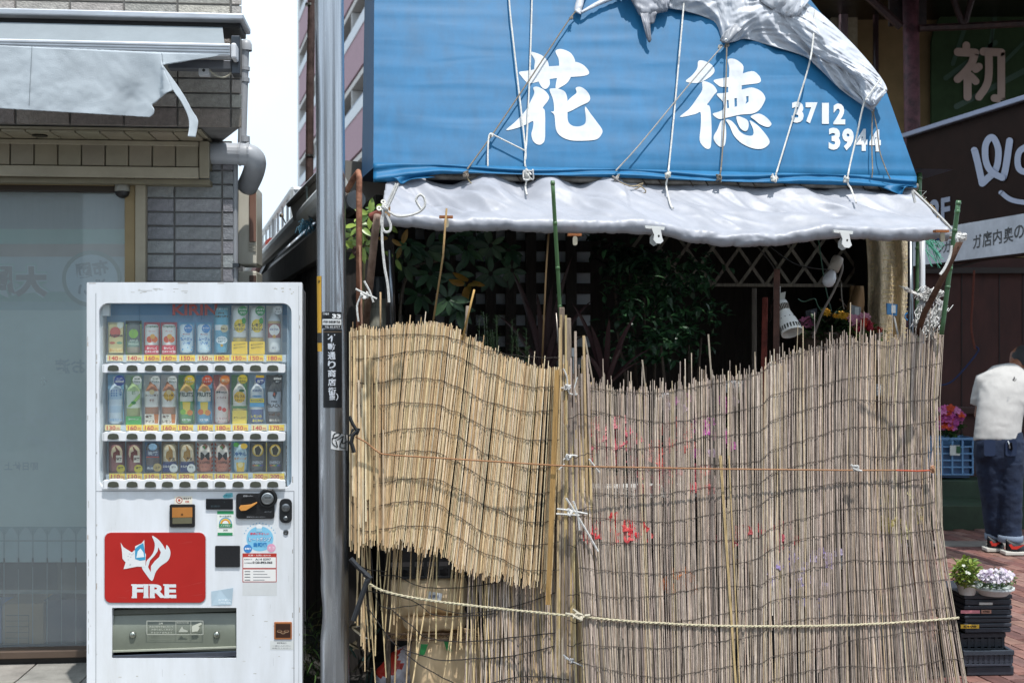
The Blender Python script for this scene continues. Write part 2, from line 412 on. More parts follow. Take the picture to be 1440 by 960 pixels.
# soffit and shutter box
uS = LB.uw(294, 210, -.1)[0]
zb1 = LB.uw(150, 196, -.12)[1]; zb0 = LB.uw(150, 234, -.12)[1]
b = MB(); b.box(LB, -4, uS+.0, -.32, .0, z_up-.012, z_up-.002, BEIGE); b.build('soffit', PLAIN, shop)
u = uS-.02
while u > -1.3:
    b = MB(); b.box(LB, u-.107, u-.004, -.31, -.12, z_up-.024, z_up-.013, vary(BEIGE, .06)); b.build('soffit_panel', PLAIN, shop, bevel=.002)
    u -= .111
b = MB(); b.box(LB, -4, uS, -.10, .0, zb0, z_up-.03, '#6f6857'); b.build('shutter_box', PLAIN, shop)
u = uS-.012
b = MB(); b.box(LB, u-.03, u+.016, -.128, -.101, zb0-.05, z_up-.026, BEIGE); b.build('end_trim', PLAIN, shop, bevel=.003)
u -= .034
while u > -1.3:
    b = MB(); b.box(LB, u-.107, u-.003, -.116, -.101, zb0+.004, z_up-.036, vary(BEIGE, .05)); b.build('fascia_panel', PLAIN, shop, bevel=.003)
    u -= .11
for z0, z1, v0 in ((zb0-.052, zb0, -.122), (z_up-.05, z_up-.027, -.122)):
    b = MB(); b.box(LB, -4, uS-.046, v0, -.0985, z0, z1, BEIGE2); b.build('fascia_rail', PLAIN, shop, bevel=.003)
b = MB(); b.lathe([(0, 0), (.035, 0), (.035, .008), (.0, .008)], LB.pt(LB.uw(56, 185, -.22)[0], -.22, z_up-.03), '#2a2825', n=18); b.build('downlight', METAL, shop)
b = MB(); b.box(LB, -4, uS, -.09, .01, LB.uw(150, 258, -.09)[1], zb0-.053, '#7c745f'); b.build('lintel', PLAIN, shop)
# window
zg0 = LB.uw(90, 908, .04)[1]; zg1 = LB.uw(90, 262, .04)[1]
uG = LB.uw(177, 500, .0)[0]; uF1 = LB.uw(190, 500, -.03)[0]; uF2 = LB.uw(205, 500, -.03)[0]
win = MB(); win.box(LB, uG, uF1, -.03, .06, .0, zg1+.02, TAN); fr_ = win.build('window_frame', PLAIN, shop, bevel=.004)
b = MB(); b.box(LB, uF1+.002, uF2, -.04, .06, 0, zg1+.06, BEIGE2); b.build('jamb', PLAIN, shop, bevel=.003)
b = MB(); b.box(LB, -4, uG-.001, -.03, .06, zg1-.002, zg1+.035, TAN); b.build('window_head', PLAIN, shop, bevel=.003)
b = MB(); b.box(LB, -4, uG-.001, -.012, .05, zg1-.03, zg1-.003, '#3a3026'); b.build('head_groove', PLAIN, shop)
b = MB(); b.box(LB, -4, uG-.001, -.05, .06, .06, zg0, '#5a4a3e'); b.build('window_sill', PLAIN, shop, bevel=.004)
b = MB(); b.box(LB, -4, uG-.001, -.02, .05, .0, .058, '#2a2624'); b.build('plinth', PLAIN, shop)
b = MB(); b.quad(LB.pt(-4, .04, zg0), LB.pt(uG, .04, zg0), LB.pt(uG, .04, zg1), LB.pt(-4, .04, zg1), 'fff'); b.build('window_pane', WINGLASS, shop)
# frosted film with the back of a printed poster showing through
b = MB(); zz = lambda y: LB.uw(90, y, .055)[1]
b.box(LB, -4, uG, .055, .06, zz(786), zg1, '#5e6a6e')
def band(y0, y1, c, v=.053): b.rect(LB, -120, y0, 176, y1, v, c)
band(262, 276, '#8fa8aa'); band(276, 322, '#8498a0'); band(322, 343, '#94bdb8'); band(343, 361, '#a8a19e'); band(361, 410, '#b6c8d0'); band(410, 424, '#9dbcba'); band(424, 436, '#a6c0c6')
band(436, 740, '#ccdcdc', .0535)
band(740, 786, '#9db3b8')
for x in range(5, 176, 10): b.rect(LB, x, 280, x+.7, 320, .0525, '#78909a')
b.disc(LB, 129, 392, 42, .0522, '#8c9f9e', 40, 28); b.disc(LB, 129, 392, 36.5, .0518, '#c0d3de', 34, 28)
b.text(LB, '布団', 130, 378, 22, .0512, '#8a9ba6', .035, w=46, mirror=True, rot=-8); b.text(LB, '洗い', 130, 405, 22, .0510, '#8a9ba6', .035, w=42, mirror=True, rot=-8)
for c, bd, v in (('#9cc6be', .16, .0514), ('#c4d6de', .115, .0508), ('#98989c', .05, .0502)):
    for ch, x in (('大', 44), ('歴', -2)):
        b.text(LB, ch, x, 396, 40+bd*60, v, c, bd, w=44+bd*60, mirror=True)
for tx, x, y, h, c in (('水お渡', 140, 515, 22, '#b0c2ca'), ('店', 160, 545, 20, '#b0c2ca'), ('盛60分ね', 88, 588, 24, '#cfdee2'), ('ード洗濯', 115, 625, 24, '#cfdee2'), ('即日仕上', 60, 655, 12, '#b0c2ca')):
    b.text(LB, tx, x-30, y, h, .0515, c, .03, mirror=True)
for i in range(-2, 9):                                             # picket fence printed on the film
    x = 16+i*20.2; b.poly(LB, [(x-9, 790), (x-9, 752), (x-4, 744), (x, 741), (x+4, 744), (x+9, 752), (x+9, 790)], .0505, '#b8ccd2')
b.build('window_film', PRINT, shop)
b = MB()
for i in range(-2, 9):
    x = 16+i*20.2
    b.rect(LB, x+9.3, 745, x+10.3, 905, .0492, '#8fa3a8')
    b.rect(LB, x+9, 784, x+11, 800-4*(i % 3), .0488, '#15181a')
b.rect(LB, -120, 829, 176, 834, .0495, '#7d888b'); b.rect(LB, -120, 759, 176, 761, .0496, '#93a2a4')
b.build('fence_print', PRINT, shop)
b = MB(); b.box(LB, -4, uG+.2, 1.0, 1.05, .05, 3, '#1e2224'); b.box(LB, -4, uG+.2, .1, 1.0, .05, .09, '#2b2a28'); b.build('interior', PLAIN, shop)
def carton(x0, y0, x1, y1, v, col, label, prints=()):
    t = MB(); t.pbox(LB, x0, y0, x1, y1, v, v+.3, col)
    for p in prints: t.rect(LB, *p, v-.002, '#4c4434')
    return tag(t.build('carton', PLAIN, bevel=.004), label, 'box')
carton(3, 848, 61, 918, .12, '#a58d66', 'brown cardboard carton with ruled lines behind the shop glass', [(8, 864, 40, 865)]+[(8, y, 40, y+.8) for y in range(872, 912, 8)]+[(40, 864, 40.8, 912)])
carton(62, 842, 150, 918, .16, '#2f4566', 'dark blue carton beside brown carton behind the shop glass')
carton(-40, 856, 1, 918, .14, '#6f8fd0', 'light blue carton edge at the frame beside brown carton')
carton(80, 786, 150, 830, .22, '#5c5648', 'grey brown carton stacked above dark blue carton behind glass')
b = MB(); b.lathe([(0, .035), (.02, .033), (.034, .02), (.036, 0), (.036, -.012)], LB.pix(172, 266, -.045), '#8d8a80', n=16)
b.lathe([(.035, -.013), (.03, -.03), (.015, -.042), (0, -.045)], LB.pix(172, 266, -.045), '#101012', n=16)
tag(b.build('security_camera', PLASTIC, smooth=True), 'small domed security camera under the window head', 'camera')

# ------------------------------------------------------------------ folding awning over the window, its valance torn
aw = thing('window_awning', 'pale grey folding awning with torn valance on the tiled shop', 'awning', LB.pix(170, 90, -.4))
def bar(name, yl0, yl1, yr0, yr1, xr, v0, v1, col, mm=ALU, bevel=.006):
    """long horizontal bar given by its rows at the frame's left edge and at xr"""
    w0 = LB.uw(xr, yr1, v0)[1]; w1 = LB.uw(xr, yr0, v0)[1]
    b = MB(); b.box(LB, -4, LB.uw(xr, yr0, v0)[0], v0, v1, w0, w1, col); return b.build(name, mm, aw, bevel=bevel)
bar('casing', 10, 20, 19, 28, 342, -.62, -.36, '#c9ccd2')
bar('casing_shadow', 20, 30, 29.5, 40, 338, -.56, -.36, '#1d1e20', BLACKPL)  # black bar stands in for the shadow under the casing
bar('front_bar', 48, 62, 61, 79, 324, -.80, -.73, '#d4d6da')
for k_ in range(3): bar('groove', 0, 0, 65+4*k_, 66.2+4*k_, 323, -.803, -.799, '#8f9296', ALU, 0)
b = MB(); b.pbox(LB, 324.5, 60, 332, 82, -.805, -.72, '#dcdde0'); b.build('end_cap', PLASTIC, aw, bevel=.008)
b = MB(); b.pbox(LB, 325, 50, 337, 104, -.72, -.64, '#54575c'); b.build('arm_bracket', METAL, aw, bevel=.004)
b = MB(); b.pbox(LB, 236, 84, 330, 97, -.70, -.64, '#787b82'); b.build('folding_arm', ALU, aw, bevel=.004)
b = MB(); b.pbox(LB, 279, 96, 294, 106, -.70, -.66, '#c8cacd'); b.disc(LB, 286.5, 99, 2.2, -.7015, '#333'); b.build('arm_clip', PLASTIC, aw, bevel=.003)
b = MB(); b.tube(catmull([LB.pix(294, 98, -.69), LB.pix(303, 106, -.69), LB.pix(316, 109, -.69), LB.pix(328, 101, -.69)]), .004, '#bdb9a8'); b.build('cord', PLASTIC, aw)
FAB = '#b9c1c7'
def roofcloth(s, t):
    xr = lerp(-60, lerp(312, 317, t), s)
    p = LB.pix(xr, 0, lerp(-.62, -.73, t)); u = LB.uw(xr, 0, lerp(-.62, -.73, t))[0]
    w_ = lerp(LB.uw(317, 37, -.62)[1], LB.uw(317, 66, -.74)[1], t)
    return LB.pt(u, lerp(-.6, -.735, t), w_-.008*math.sin(t*math.pi))
b = MB(); b.grid(roofcloth, 30, 5, '#858d92'); b.build('roof_cloth', CLOTH, aw, smooth=True)
def val_v(x, y):
    k_ = max(0, (y-70)/90)
    fold = 0
    if x > 120: fold += .035*math.exp(-((x-(196+(y-110)*-.25))/24)**2)*k_-.045*math.exp(-((x-(234+(y-100)*.2))/14)**2)*k_
    if x > 228 and y > 92: fold -= .03
    return -.808-.006*k_+.006*math.sin(x/46+.5)*k_+fold+.004*noise.noise(Vector((x/40, y/28, 0)))+.0012*noise.noise(Vector((x/9, y/9, 0)))
def cloth_piece(name, left, right, nu, nv):
    A = catmull([(x, y, 0) for x, y in left], 6); B_ = catmull([(x, y, 0) for x, y in right], 6)
    def at(P, t): f_ = t*(len(P)-1); i = min(int(f_), len(P)-2); return P[i].lerp(P[i+1], f_-i)
    def fn(s_, t):
        p = at(A, t).lerp(at(B_, t), s_)
        p = Vector((p.x, p.y+.7*noise.noise(Vector((p.x/3, p.y/3, 3)))*(1 if t in (0, 1) or s_ == 1 else 0)))
        return LB.pix(p.x, p.y, val_v(p.x, p.y))
    b = MB(); b.grid(fn, nu, nv, FAB); return b.build(name, CLOTH, aw, smooth=True, solid=.0015)
cloth_piece('valance', [(-30, 63), (-30, 92), (-30, 122), (-30, 151)], [(227, 74), (229, 92), (237, 112), (243, 126), (234, 131), (226, 138), (219, 144), (214, 148), (217, 154), (216, 160), (211, 165)], 110, 44)
cloth_piece('torn_strip', [(229, 93), (243, 126), (254, 142), (264, 163), (266, 178), (264, 192)], [(229.5, 92), (258, 133), (270, 155), (278, 168), (278, 178), (275, 193)], 8, 30)
cloth_piece('torn_edge', [(226, 74), (228, 83), (229, 92)], [(310, 77), (308, 78), (306, 79)], 30, 6)
for x in (45, -26):
    b = MB(); b.tube([LB.pix(x+(y-64)*-.05, y, val_v(x, y)-.0025) for y in range(64, 154, 6)], .0012, '#7b858c', 4); b.build('seam', CLOTH, aw)

# ------------------------------------------------------------------ pipes on the flank of the tiled shop
dp = thing('drain_pipe', 'slim pale grey drain pipe with capped top on tiled shop corner', 'pipe', LB.pix(345, 395, .05)*1)
b = MB(); c0 = [LB.pix(344+(y-80)*-.03, y, .1) for y in (70, 130, 205)]
r0 = 7.5*6/F
b.tube(c0, r0*.82, '#a7a9ad', 14); b.build('pipe', PLASTIC, dp, smooth=False)
for y, rr_, h in ((68, 1.25, 4), (97, 1.15, 5), (113, 1.1, 6), (196, 1.15, 8)):
    b = MB(); b.tube([LB.pix(344, y-h/2, .1), LB.pix(344, y+h/2, .1)], r0*rr_*.86, '#a0a2a6', 14); b.build('collar', PLASTIC, dp, smooth=False)
b = MB(); p = LB.pix(346, 66, .1); b.lathe([(r0*1.15, -.02), (r0*1.12, .01), (r0*.8, .03), (0, .038)], p, '#a7a9ad', 14); b.build('cap', PLASTIC, dp, smooth=True)
b = MB(); b.tube([LB.pix(331, y, .02) for y in (232, 300, 395, 640)], r0*.5, '#8f9296', 10); b.build('lower_pipe', PLASTIC, dp)
b = MB(); b.pbox(LB, 327, 370, 336, 375, -.01, .04, '#55585c'); b.build('pipe_clip', METAL, dp)
el = thing('duct_elbow', 'thick grey exhaust duct turning down at the tiled shop corner', 'duct', LB.pix(300, 235, -.05))
rD = 15*5.9/F
pts = [LB.pix(285, 216, -.02), LB.pix(315, 216, -.02), LB.pix(345, 217, -.02)]
pe = catmull([LB.pix(338, 217, -.02), LB.pix(352, 219, -.02), LB.pix(359, 228, .0), LB.pix(356, 244, .1), LB.pix(348, 262, .2)], 5)
b = MB(); b.tube(pts, rD, '#a5a8ad', 20); b.build('duct', PLASTIC, el, smooth=False)
b = MB(); b.tube(pe, [rD*1.04]*10+[rD*1.02]*(len(pe)-10), '#a3a6ab', 20); b.build('elbow', PLASTIC, el, smooth=True)
for x in (337, 350):
    b = MB(); b.tube([LB.pix(x-1.5, 217, -.02), LB.pix(x+1.5, 217, -.02)], rD*1.1, '#9a9da2', 20); b.build('joint_ring', PLASTIC, el)
bx = thing('meter_box', 'cream utility cabinet with brown side panel below the grey duct', 'cabinet', LB.pix(345, 400, .3))
b = MB(); b.pbox(LB, 334, 262, 361, 372, .3, .55, '#d8d4c6'); b.build('cover', PAINT, bx, bevel=.008)
b = MB(); b.pbox(LB, 350.5, 270, 360, 340, .288, .3, '#8c6a5c'); b.build('side_panel', PAINT, bx, bevel=.003)
for y in (343, 347, 351):
    b = MB(); b.pbox(LB, 350, y, 360, y+2, .294, .3, '#b9b4a6'); b.build('louver', PAINT, bx)
b = MB(); b.pbox(LB, 334, 381, 361, 470, .3, .55, '#cfcbbd'); b.build('lower_cover', PAINT, bx, bevel=.008)
b = MB(); b.pbox(LB, 350.5, 387, 360, 460, .288, .3, '#5f4a42'); b.build('lower_panel', PAINT, bx, bevel=.003)

# ================================================================== VENDING MACHINE
vm = thing('vending_machine', 'white drinks vending machine with red panel beside metal pole', 'vending machine', ground_of(VM, 273, .35))
WHITE = '#e6e9ee'
def vp(name, x0, y0, x1, y1, v0, v1, col, mm=PAINT, bevel=.002, parent=vm):
    b = MB(); b.pbox(VM, x0, y0, x1, y1, v0, v1, col); return b.build(name, mm, parent, bevel=bevel)
def vb(name, fn, mm=PRINT, parent=vm, **k):
    b = MB(); fn(b); return b.build(name, mm, parent, **k)
body = MB(); u0, w1 = VM.uw(122.5, 397, 0); u1 = VM.uw(425, 397, 0)[0]; wb = .03
body.box(VM, u0+.004, u1-.004, .145, .62, wb, w1-.006, WHITE); body.build('cabinet', ENAMEL, vm, bevel=.006)
wy = lambda y: VM.uw(273, y, 0)[1]
ybot = HY+(EYE-wb)*F/5.18
DISP = rr(139, 426, 410, 687, 13); PORT = rr(157.5, 854, 332.5, 925, .6, 1)
b = MB(); b.prism(VM, rr(122, 397, 425, ybot, 1.4, 2), 0, .14, WHITE, holes=[DISP, PORT]); b.build('door', ENAMEL, vm)
vb('seam', lambda b: [b.rect(VM, 134.4, 412, 135.2, ybot-4, -.0006, '#8d9196'), b.rect(VM, 413, 690, 413.8, ybot-4, -.0006, '#73777c'), b.rect(VM, 135, 690, 413, 690.7, -.0006, '#8d9196'), b.rect(VM, 419.8, 402, 420.4, ybot-2, -.0005, '#aeb2b7')])
tag(vb('scuff', lambda b: [b.rect(VM, x, y, x+w_, y+h_, -.0004, c) for x, y, w_, h_, c in [(125, 398, 10, .6, '#8a6f56'), (250, 397.8, 14, .7, '#8a6f56'), (306, 398, 9, .6, '#97806a')]+[(rnd.uniform(165, 260), rnd.uniform(404, 413), rnd.uniform(2, 12), .5, '#b9b3a6') for _ in range(16)]+[(rnd.uniform(380, 418), rnd.uniform(404, 414), rnd.uniform(1, 4), 1.5, '#c4c0b6') for _ in range(7)]+[(124, rnd.uniform(700, 960), .7, rnd.uniform(4, 18), '#b5b5b2') for _ in range(8)]+[(rnd.uniform(126, 420), rnd.uniform(845, 985), rnd.uniform(.5, 5), rnd.uniform(.4, 1.3), rnd.choice(['#c2bfb8', '#b3aea6', '#cbc8c2'])) for _ in range(34)]+[(rnd.uniform(150, 410), rnd.uniform(690, 960), .5, rnd.uniform(3, 14), '#cdcfd1') for _ in range(16)]+[(rnd.choice([123, 135.6, 411, 421]), rnd.uniform(410, 960), rnd.uniform(.5, 1.1), rnd.uniform(2, 9), rnd.choice(['#a5917c', '#b0aca4', '#9a9690'])) for _ in range(22)] if not (150 < x+w_ and x < 335 and y+h_ > 850 and y < 928)]), kind='stuff')
for x in (140, 405): vp('foot', x-8, ybot, x+8, HY+EYE*F/5.25, .05, .12, '#333', BLACKPL, 0)
# display recess
b = MB(); b.grid(lambda s, t: VM.pix(lerp(138, 411, s), lerp(424, 690, t), .125), 1, 14, lambda s, t: tuple(lerp(p, q, min(1, max(0, t*4.2-.1))) for p, q in zip(hx('#4d9ad2'), hx('#cfe4f2')))); b.build('back_board', PRINT, vm)
vb('side_board', lambda b: b.box(VM, VM.uw(139, 550, .0)[0]-.03, VM.uw(146.5, 550, .06)[0], .03, .12, wy(686), wy(427), '#cfd4d8'), PAINT)
vb('side_board', lambda b: b.box(VM, VM.uw(404, 550, .06)[0], VM.uw(411, 550, .0)[0]+.03, .03, .12, wy(686), wy(427), '#9fb4c4'), PAINT)
vp('corner_block', 141, 428, 154, 444, .0305, .06, '#d9dcdf')
vb('brand_name', lambda b: b.text(VM, 'KIRIN', 274, 435.5, 15.5, .106, '#d2453a', .03, w=63))
for x in (283, 196): vb('sheen', lambda b: b.rect(VM, x, 428, x+.6, 450, .1205, '#4f86b4'))
XC = [163, 187.8, 213.6, 237.5, 262.2, 287.1, 311.8, 336.9, 361.4, 385.7]
CTR = .082
def drink(row, i, card, kind, ytop, bands, fn=None, ybot=None):
    """one display drink: backing card, container, printing (x from the centre, y photo rows)"""
    pale = lambda c: tuple(x*.86+.14*.8 for x in C(c))       # white mixed into the colours in place of display backlight
    card = pale(card); bands = [(l, pale(c)) for l, c in bands]
    cx = XC[i]+(1.2 if row == 2 else 0); yb = ybot or (498, 597, 664.5)[row]
    t = MB(); t.pbox(VM, cx-11.3, ytop, cx+11.3, yb, .108, .112, card); d = t.build('sample_drink', PRINT, vm)
    q = MB(); k = 5.24/F; yt = ytop+{'pack': 3, 'can': 3, 'bottle': 3}[kind]; H = yb-2-yt
    def fcol(f):
        for lim, c in bands:
            if f <= lim: return c
        return bands[-1][1]
    if kind == 'pack':
        fs = [0]+[l for l, _ in bands]
        for (a, (l, c)) in zip(fs, bands): q.pbox(VM, cx-9.5, yt+H*a, cx+9.5, yt+H*l, .062, .1, c)
    else:
        prof = {'can': [(0, .74), (.035, .86), (.07, .95), (.1, 1), (.9, 1), (.95, .95), (1, .85)], 'bottle': [(0, .36), (.02, .4), (.07, .4), (.1, .36), (.17, .5), (.24, .78), (.3, .96), (.34, 1), (.55, 1), (.57, .97), (.6, 1), (.94, 1), (.98, .93), (1, .8)]}[kind]
        cut = sorted(set([p[0] for p in prof]+[l-1e-3 for l, _ in bands if l < 1]+[l+1e-3 for l, _ in bands if l < 1]))
        rad = 9.3*k; P = []
        for f in cut:
            for (f0, r0_), (f1, r1_) in zip(prof, prof[1:]):
                if f0 <= f <= f1: r_ = lerp(r0_, r1_, (f-f0)/(f1-f0)); break
            P.append((rad*r_, -f*H*k, fcol(f+.0005)))
        q.lathe(P, VM.pix(cx, yt, CTR), '#fff', 14)
    q.build('container', PLASTIC, d, smooth=(kind != 'pack'))
    if fn:
        pr = MB(); v = .0535 if kind != 'pack' else .0605
        fn(pr, cx, v); pr.build('print', PRINT, d)
    return d
T = lambda b, s, x, y, h, v, c, bd=.02, **k: b.text(VM, s, x, y, h, v, c, bd, **k)
D = lambda b, x, y, r_, v, c, ry=None: b.disc(VM, x, y, r_, v, c, ry, 16)
def f0(b, x, v): D(b, x-1, 467, 7.5, v, '#d85a4a'); D(b, x+6, 457, 4.5, v-.0004, '#e8efe0'); T(b, 'Arginine', x, 472, 5.5, v-.0008, '#3a2a20', .03, w=19); D(b, x-5, 482, 4, v, '#e07a5a', 1.8); D(b, x+5, 482, 4, v, '#7fb08a', 1.8); T(b, 'おいしい!', x, 492, 4.5, v, '#d08a2a', .02, w=18)
drink(0, 0, '#f0e7b4', 'pack', 453, [(1, '#efdc8c')], f0)
def f1(b, x, v): D(b, x, 469, 6.6, v, '#8cc63f'); b.rect(VM, x, 460.5, x+.9, 464, v-.0003, '#5a7a2a'); T(b, 'APPLE', x, 479, 3.2, v, '#cfe0d0', .02); T(b, 'SPARKLING', x, 483.5, 2.8, v, '#cfe0d0', .02, w=15)
d = drink(0, 1, '#9fd045', 'can', 451, [(.6, '#173f3a'), (.8, '#4f7f6c'), (1, '#8d8468')], f1); vb('header', lambda b: b.rect(VM, 176.5, 451, 199, 455.5, .107, '#142a2c'), PRINT, d)
def f23(b, x, v): T(b, 'Tropicana', x, 459, 4.4, v, '#1f6a3a', .03, w=18); D(b, x-3, 477, 4.6, v, '#e2562a'); D(b, x+4, 477, 4.3, v-.0003, '#e8702c'); D(b, x+1, 473, 3.5, v-.0006, '#efb04a'); b.rect(VM, x-9.3, 486, x+9.3, 498, v-.001, '#cc2c44'); T(b, 'おいしく', x, 489.3, 3.6, v-.002, '#fff', .03, w=14); T(b, 'ビタミン補給!', x, 494.3, 3.8, v-.002, '#fff', .03, w=18.5); T(b, 'オレンジ', x, 465.5, 2.2, v, '#d84a3a', .02)
for i in (2, 3): drink(0, i, '#cf2f44', 'can', 453, [(.72, '#f2efe9'), (1, '#d23048')], f23)
def f45(b, x, v):
    D(b, x+2.5, 462, 5.8, v, '#2f86c8', 6.2); T(b, 'ヨーグルト', x+2.5, 461, 2.6, v-.0005, '#fff', .03, w=9); T(b, 'ムージュ', x, 476.5, 5, v, '#2f78c0', .03, w=16); T(b, 'ソーダ', x, 482.5, 4.4, v, '#2f78c0', .03, w=11); T(b, 'Morinaga', x, 470, 2, v, '#c03a40', .02, w=10)
    for _ in range(12): D(b, x+rnd.uniform(-8.5, 8.5), rnd.uniform(468, 495), rnd.uniform(.5, 1.2), v+.0004, '#59a8dc')
for i in (4, 5): drink(0, i, '#62b6e0', 'can', 453, [(1, '#d6ecf6')], f45)
def f6(b, x, v): T(b, '体調ケアで', x+1, 434.5, 2.6, v, '#e6f3f6', .02, w=16); T(b, '身体を', x-1, 440, 3, v, '#5b4a33', .03); T(b, '内側から守る', x, 444.8, 3, v, '#5b4a33', .03, w=18); D(b, x+3.5, 462, 5.3, v-.0004, '#d4c9a0'); T(b, 'No.1', x+3.5, 462, 3.2, v-.0008, '#5a4a22', .03); D(b, x, 478, 8, v-.0003, '#e8f2f4', 5.5); T(b, 'おいしい', x, 476, 2.8, v-.0008, '#2f6f86', .02, w=11); T(b, '免疫ケア', x, 480.2, 2.8, v-.0008, '#2f6f86', .02, w=11); D(b, x, 485.5, 2, v-.0009, '#c8a03a')
drink(0, 6, '#4fb2d2', 'can', 430, [(.38, '#56b6d4'), (.5, '#e9eef0'), (1, '#39a2c6')], f6)
def f78(b, x, v): D(b, x+4.5, 437, 7, v, '#2f9a54'); T(b, 'スッキリ', x+4.5, 435, 2.8, v-.0005, '#fff', .03, w=11); T(b, '爽快!', x+4.5, 439.5, 3, v-.0005, '#fff', .03, w=8); D(b, x, 458, 8, v, '#f3d338', 9.5); D(b, x+6, 451, 3, v-.0004, '#3f9a3c', 4.5); T(b, 'レモン', x, 457, 5, v-.0008, '#2d2a18', .045, w=14); T(b, 'スカッシュ', x, 462.5, 4.6, v-.0008, '#2d2a18', .045, w=17); b.rect(VM, x-9, 474, x+9, 475, v, '#7a6a2a'); b.rect(VM, x-11, 480, x+11, 498, v, '#ecc63a'); T(b, '果実のさわやか', x, 484, 2.4, v-.0005, '#6a5210', .02, w=17, rot=-8); T(b, '刺激がうれしい', x, 488.3, 2.4, v-.0005, '#6a5210', .02, w=17, rot=-8)
for i in (7, 8): drink(0, i, '#e4e9ee', 'can', 429.5, [(.68, '#eef0ee'), (1, '#e8c544')], f78)
def f9(b, x, v): D(b, x+5, 436, 6, v-.0003, '#eceff2'); T(b, '甘さ', x+5, 434.5, 3, v-.0008, '#5a6068', .02); T(b, 'すっきり', x+5, 438.5, 2.4, v-.0008, '#5a6068', .02, w=9); D(b, x, 464, 7.4, v, '#f3f1ec', 8); T(b, 'ICE TEA', x, 463, 2.6, v-.0006, '#4a5a9a', .02); D(b, x, 473, 2.5, v-.0008, '#d8a048'); T(b, '無糖', x, 489, 3, v, '#8a93a2', .02)
drink(0, 9, '#e3e7ea', 'bottle', 429.5, [(.3, '#dde4e8'), (.36, '#c8a866'), (.68, '#a83a38'), (1, '#e6e9eb')], f9)
def g0(b, x, v): D(b, x+5, 535, 7.6, v-.002, '#27489c'); T(b, 'たっぷり', x+5, 532, 2, v-.0025, '#fff', .02, w=8); T(b, '600ml', x+5, 536, 3.8, v-.0025, '#fff', .04, w=11.5); [D(b, x-6+3.4*(k % 3), 549+3.4*(k//3), 1, v, '#4a7fc4') for k in range(9)]; T(b, '天然水', x+6.5, 551, 3.6, v, '#3566b0', .03, rot=90); T(b, '国産天然水', x, 590, 4, v-.002, '#8fb8dc', .02, w=18)
drink(1, 0, '#7fc1ea', 'bottle', 526, [(.1, '#e6f0f8'), (.34, '#cfe4f4'), (.48, '#b5d6ee'), (.62, '#dcebf6'), (.76, '#bcd9ef'), (1, '#dcebf5')], g0)
def wb(txts):
    def fn(b, x, v):
        D(b, x+5, 534.5, 6.4, v-.002, '#eff2f0')
        T(b, txts[0], x+5, 532.5, 2.5, v-.0026, '#4a6a50', .02, w=8.5); T(b, txts[1], x+5, 536.4, 2.5, v-.0026, '#4a6a50', .02, w=9.5)
    return fn
def g1(b, x, v): wb(('深蒸', 'さわやか'))(b, x, v); T(b, '生茶', x+0, 552, 5, v, '#4f8a3a', .03, w=5, rot=0); b.poly(VM, [(x-9, 572), (x+9, 553), (x+9, 559), (x-4, 572)], v, '#a8d468'); D(b, x, 566, 3.4, v-.0004, '#2f8f3a', 2.4); b.rect(VM, x-11, 585, x+11, 597, v-.001, '#3fa84a'); T(b, '旨味うれしい', x, 589, 2.4, v-.0015, '#e6f2e0', .02, w=14)
drink(1, 1, '#bfe0c4', 'bottle', 527, [(.1, '#8ccc6a'), (.3, '#b8d88a'), (.66, '#e7efd9'), (1, '#9aa544')], g1)
def gt(txts, sub, lemon):
    def fn(b, x, v):
        wb(txts)(b, x, v)
        if lemon: D(b, x, 556, 7.5, v, '#e6b638')
        D(b, x, 551, 3.6, v-.0004, '#e6cf9a'); T(b, 'おいしい無糖', x, 555.5, 3, v-.0008, '#5a3a20', .02, w=18); T(b, '紅茶', x, 563, 4, v-.0008, '#8a4a22', .04, w=7); b.rect(VM, x-10, 582, x+10, 597, v-.0006, '#f3ead9'); T(b, '無糖', x-4.5, 585.5, 4.4, v-.001, '#5a3a28', .03, w=9); T(b, sub, x-3, 592.5, 4.4, v-.001, '#5a3a28', .03, w=13); b.poly(VM, [(x+3, 582), (x+9.5, 582), (x+8.5, 595), (x+4, 595)], v-.0012, '#d0762a')
    return fn
drink(1, 2, '#e9edf0', 'bottle', 527, [(.1, '#f1efe8'), (.3, '#b5651d'), (.64, '#f2efe8'), (1, '#b4681f')], gt(('後味', 'すっきり'), 'アイス', 0))
drink(1, 3, '#e9edf0', 'bottle', 527, [(.1, '#f1efe8'), (.3, '#b5651d'), (.64, '#f2efe8'), (1, '#b4681f')], gt(('爽やかな', 'おいしさ'), 'レモン', 1))
def gf(bc, lo, fr2):
    def fn(b, x, v): D(b, x+4.5, 534.5, 7.2, v-.002, bc); T(b, '甘さ', x+4.5, 532, 3, v-.0026, '#fff', .02); T(b, 'スッキリ', x+4.5, 536.4, 3, v-.0026, '#fff', .02, w=11); D(b, x, 548, 3.4, v, '#c8a45a'); T(b, 'FRUITS', x, 554.5, 6.4, v-.0005, '#1f3f34', .02, w=19); b.poly(VM, [(x-5.5, 565), (x+5.5, 565), (x+4.5, 582), (x-4.5, 582)], v-.0004, '#f0cf4a'); D(b, x-5, 579, 4, v-.0008, fr2); D(b, x+5, 580, 4, v-.0008, '#e88a2a'); T(b, 'ICE TEA', x, 590, 3, v-.0008, '#fff', .02, w=12)
    return fn
drink(1, 4, '#5aa83c', 'bottle', 527, [(.1, '#e8e6d8'), (.3, '#e6b84a'), (.52, '#eeeadd'), (1, '#46a044')], gf('#eccb2c', '', '#8cc63f'))
drink(1, 5, '#4fa6d8', 'bottle', 527, [(.1, '#e8e6d8'), (.3, '#e09a3a'), (.52, '#eeeadd'), (1, '#4aa0c8')], gf('#e0542a', '', '#e06a28'))
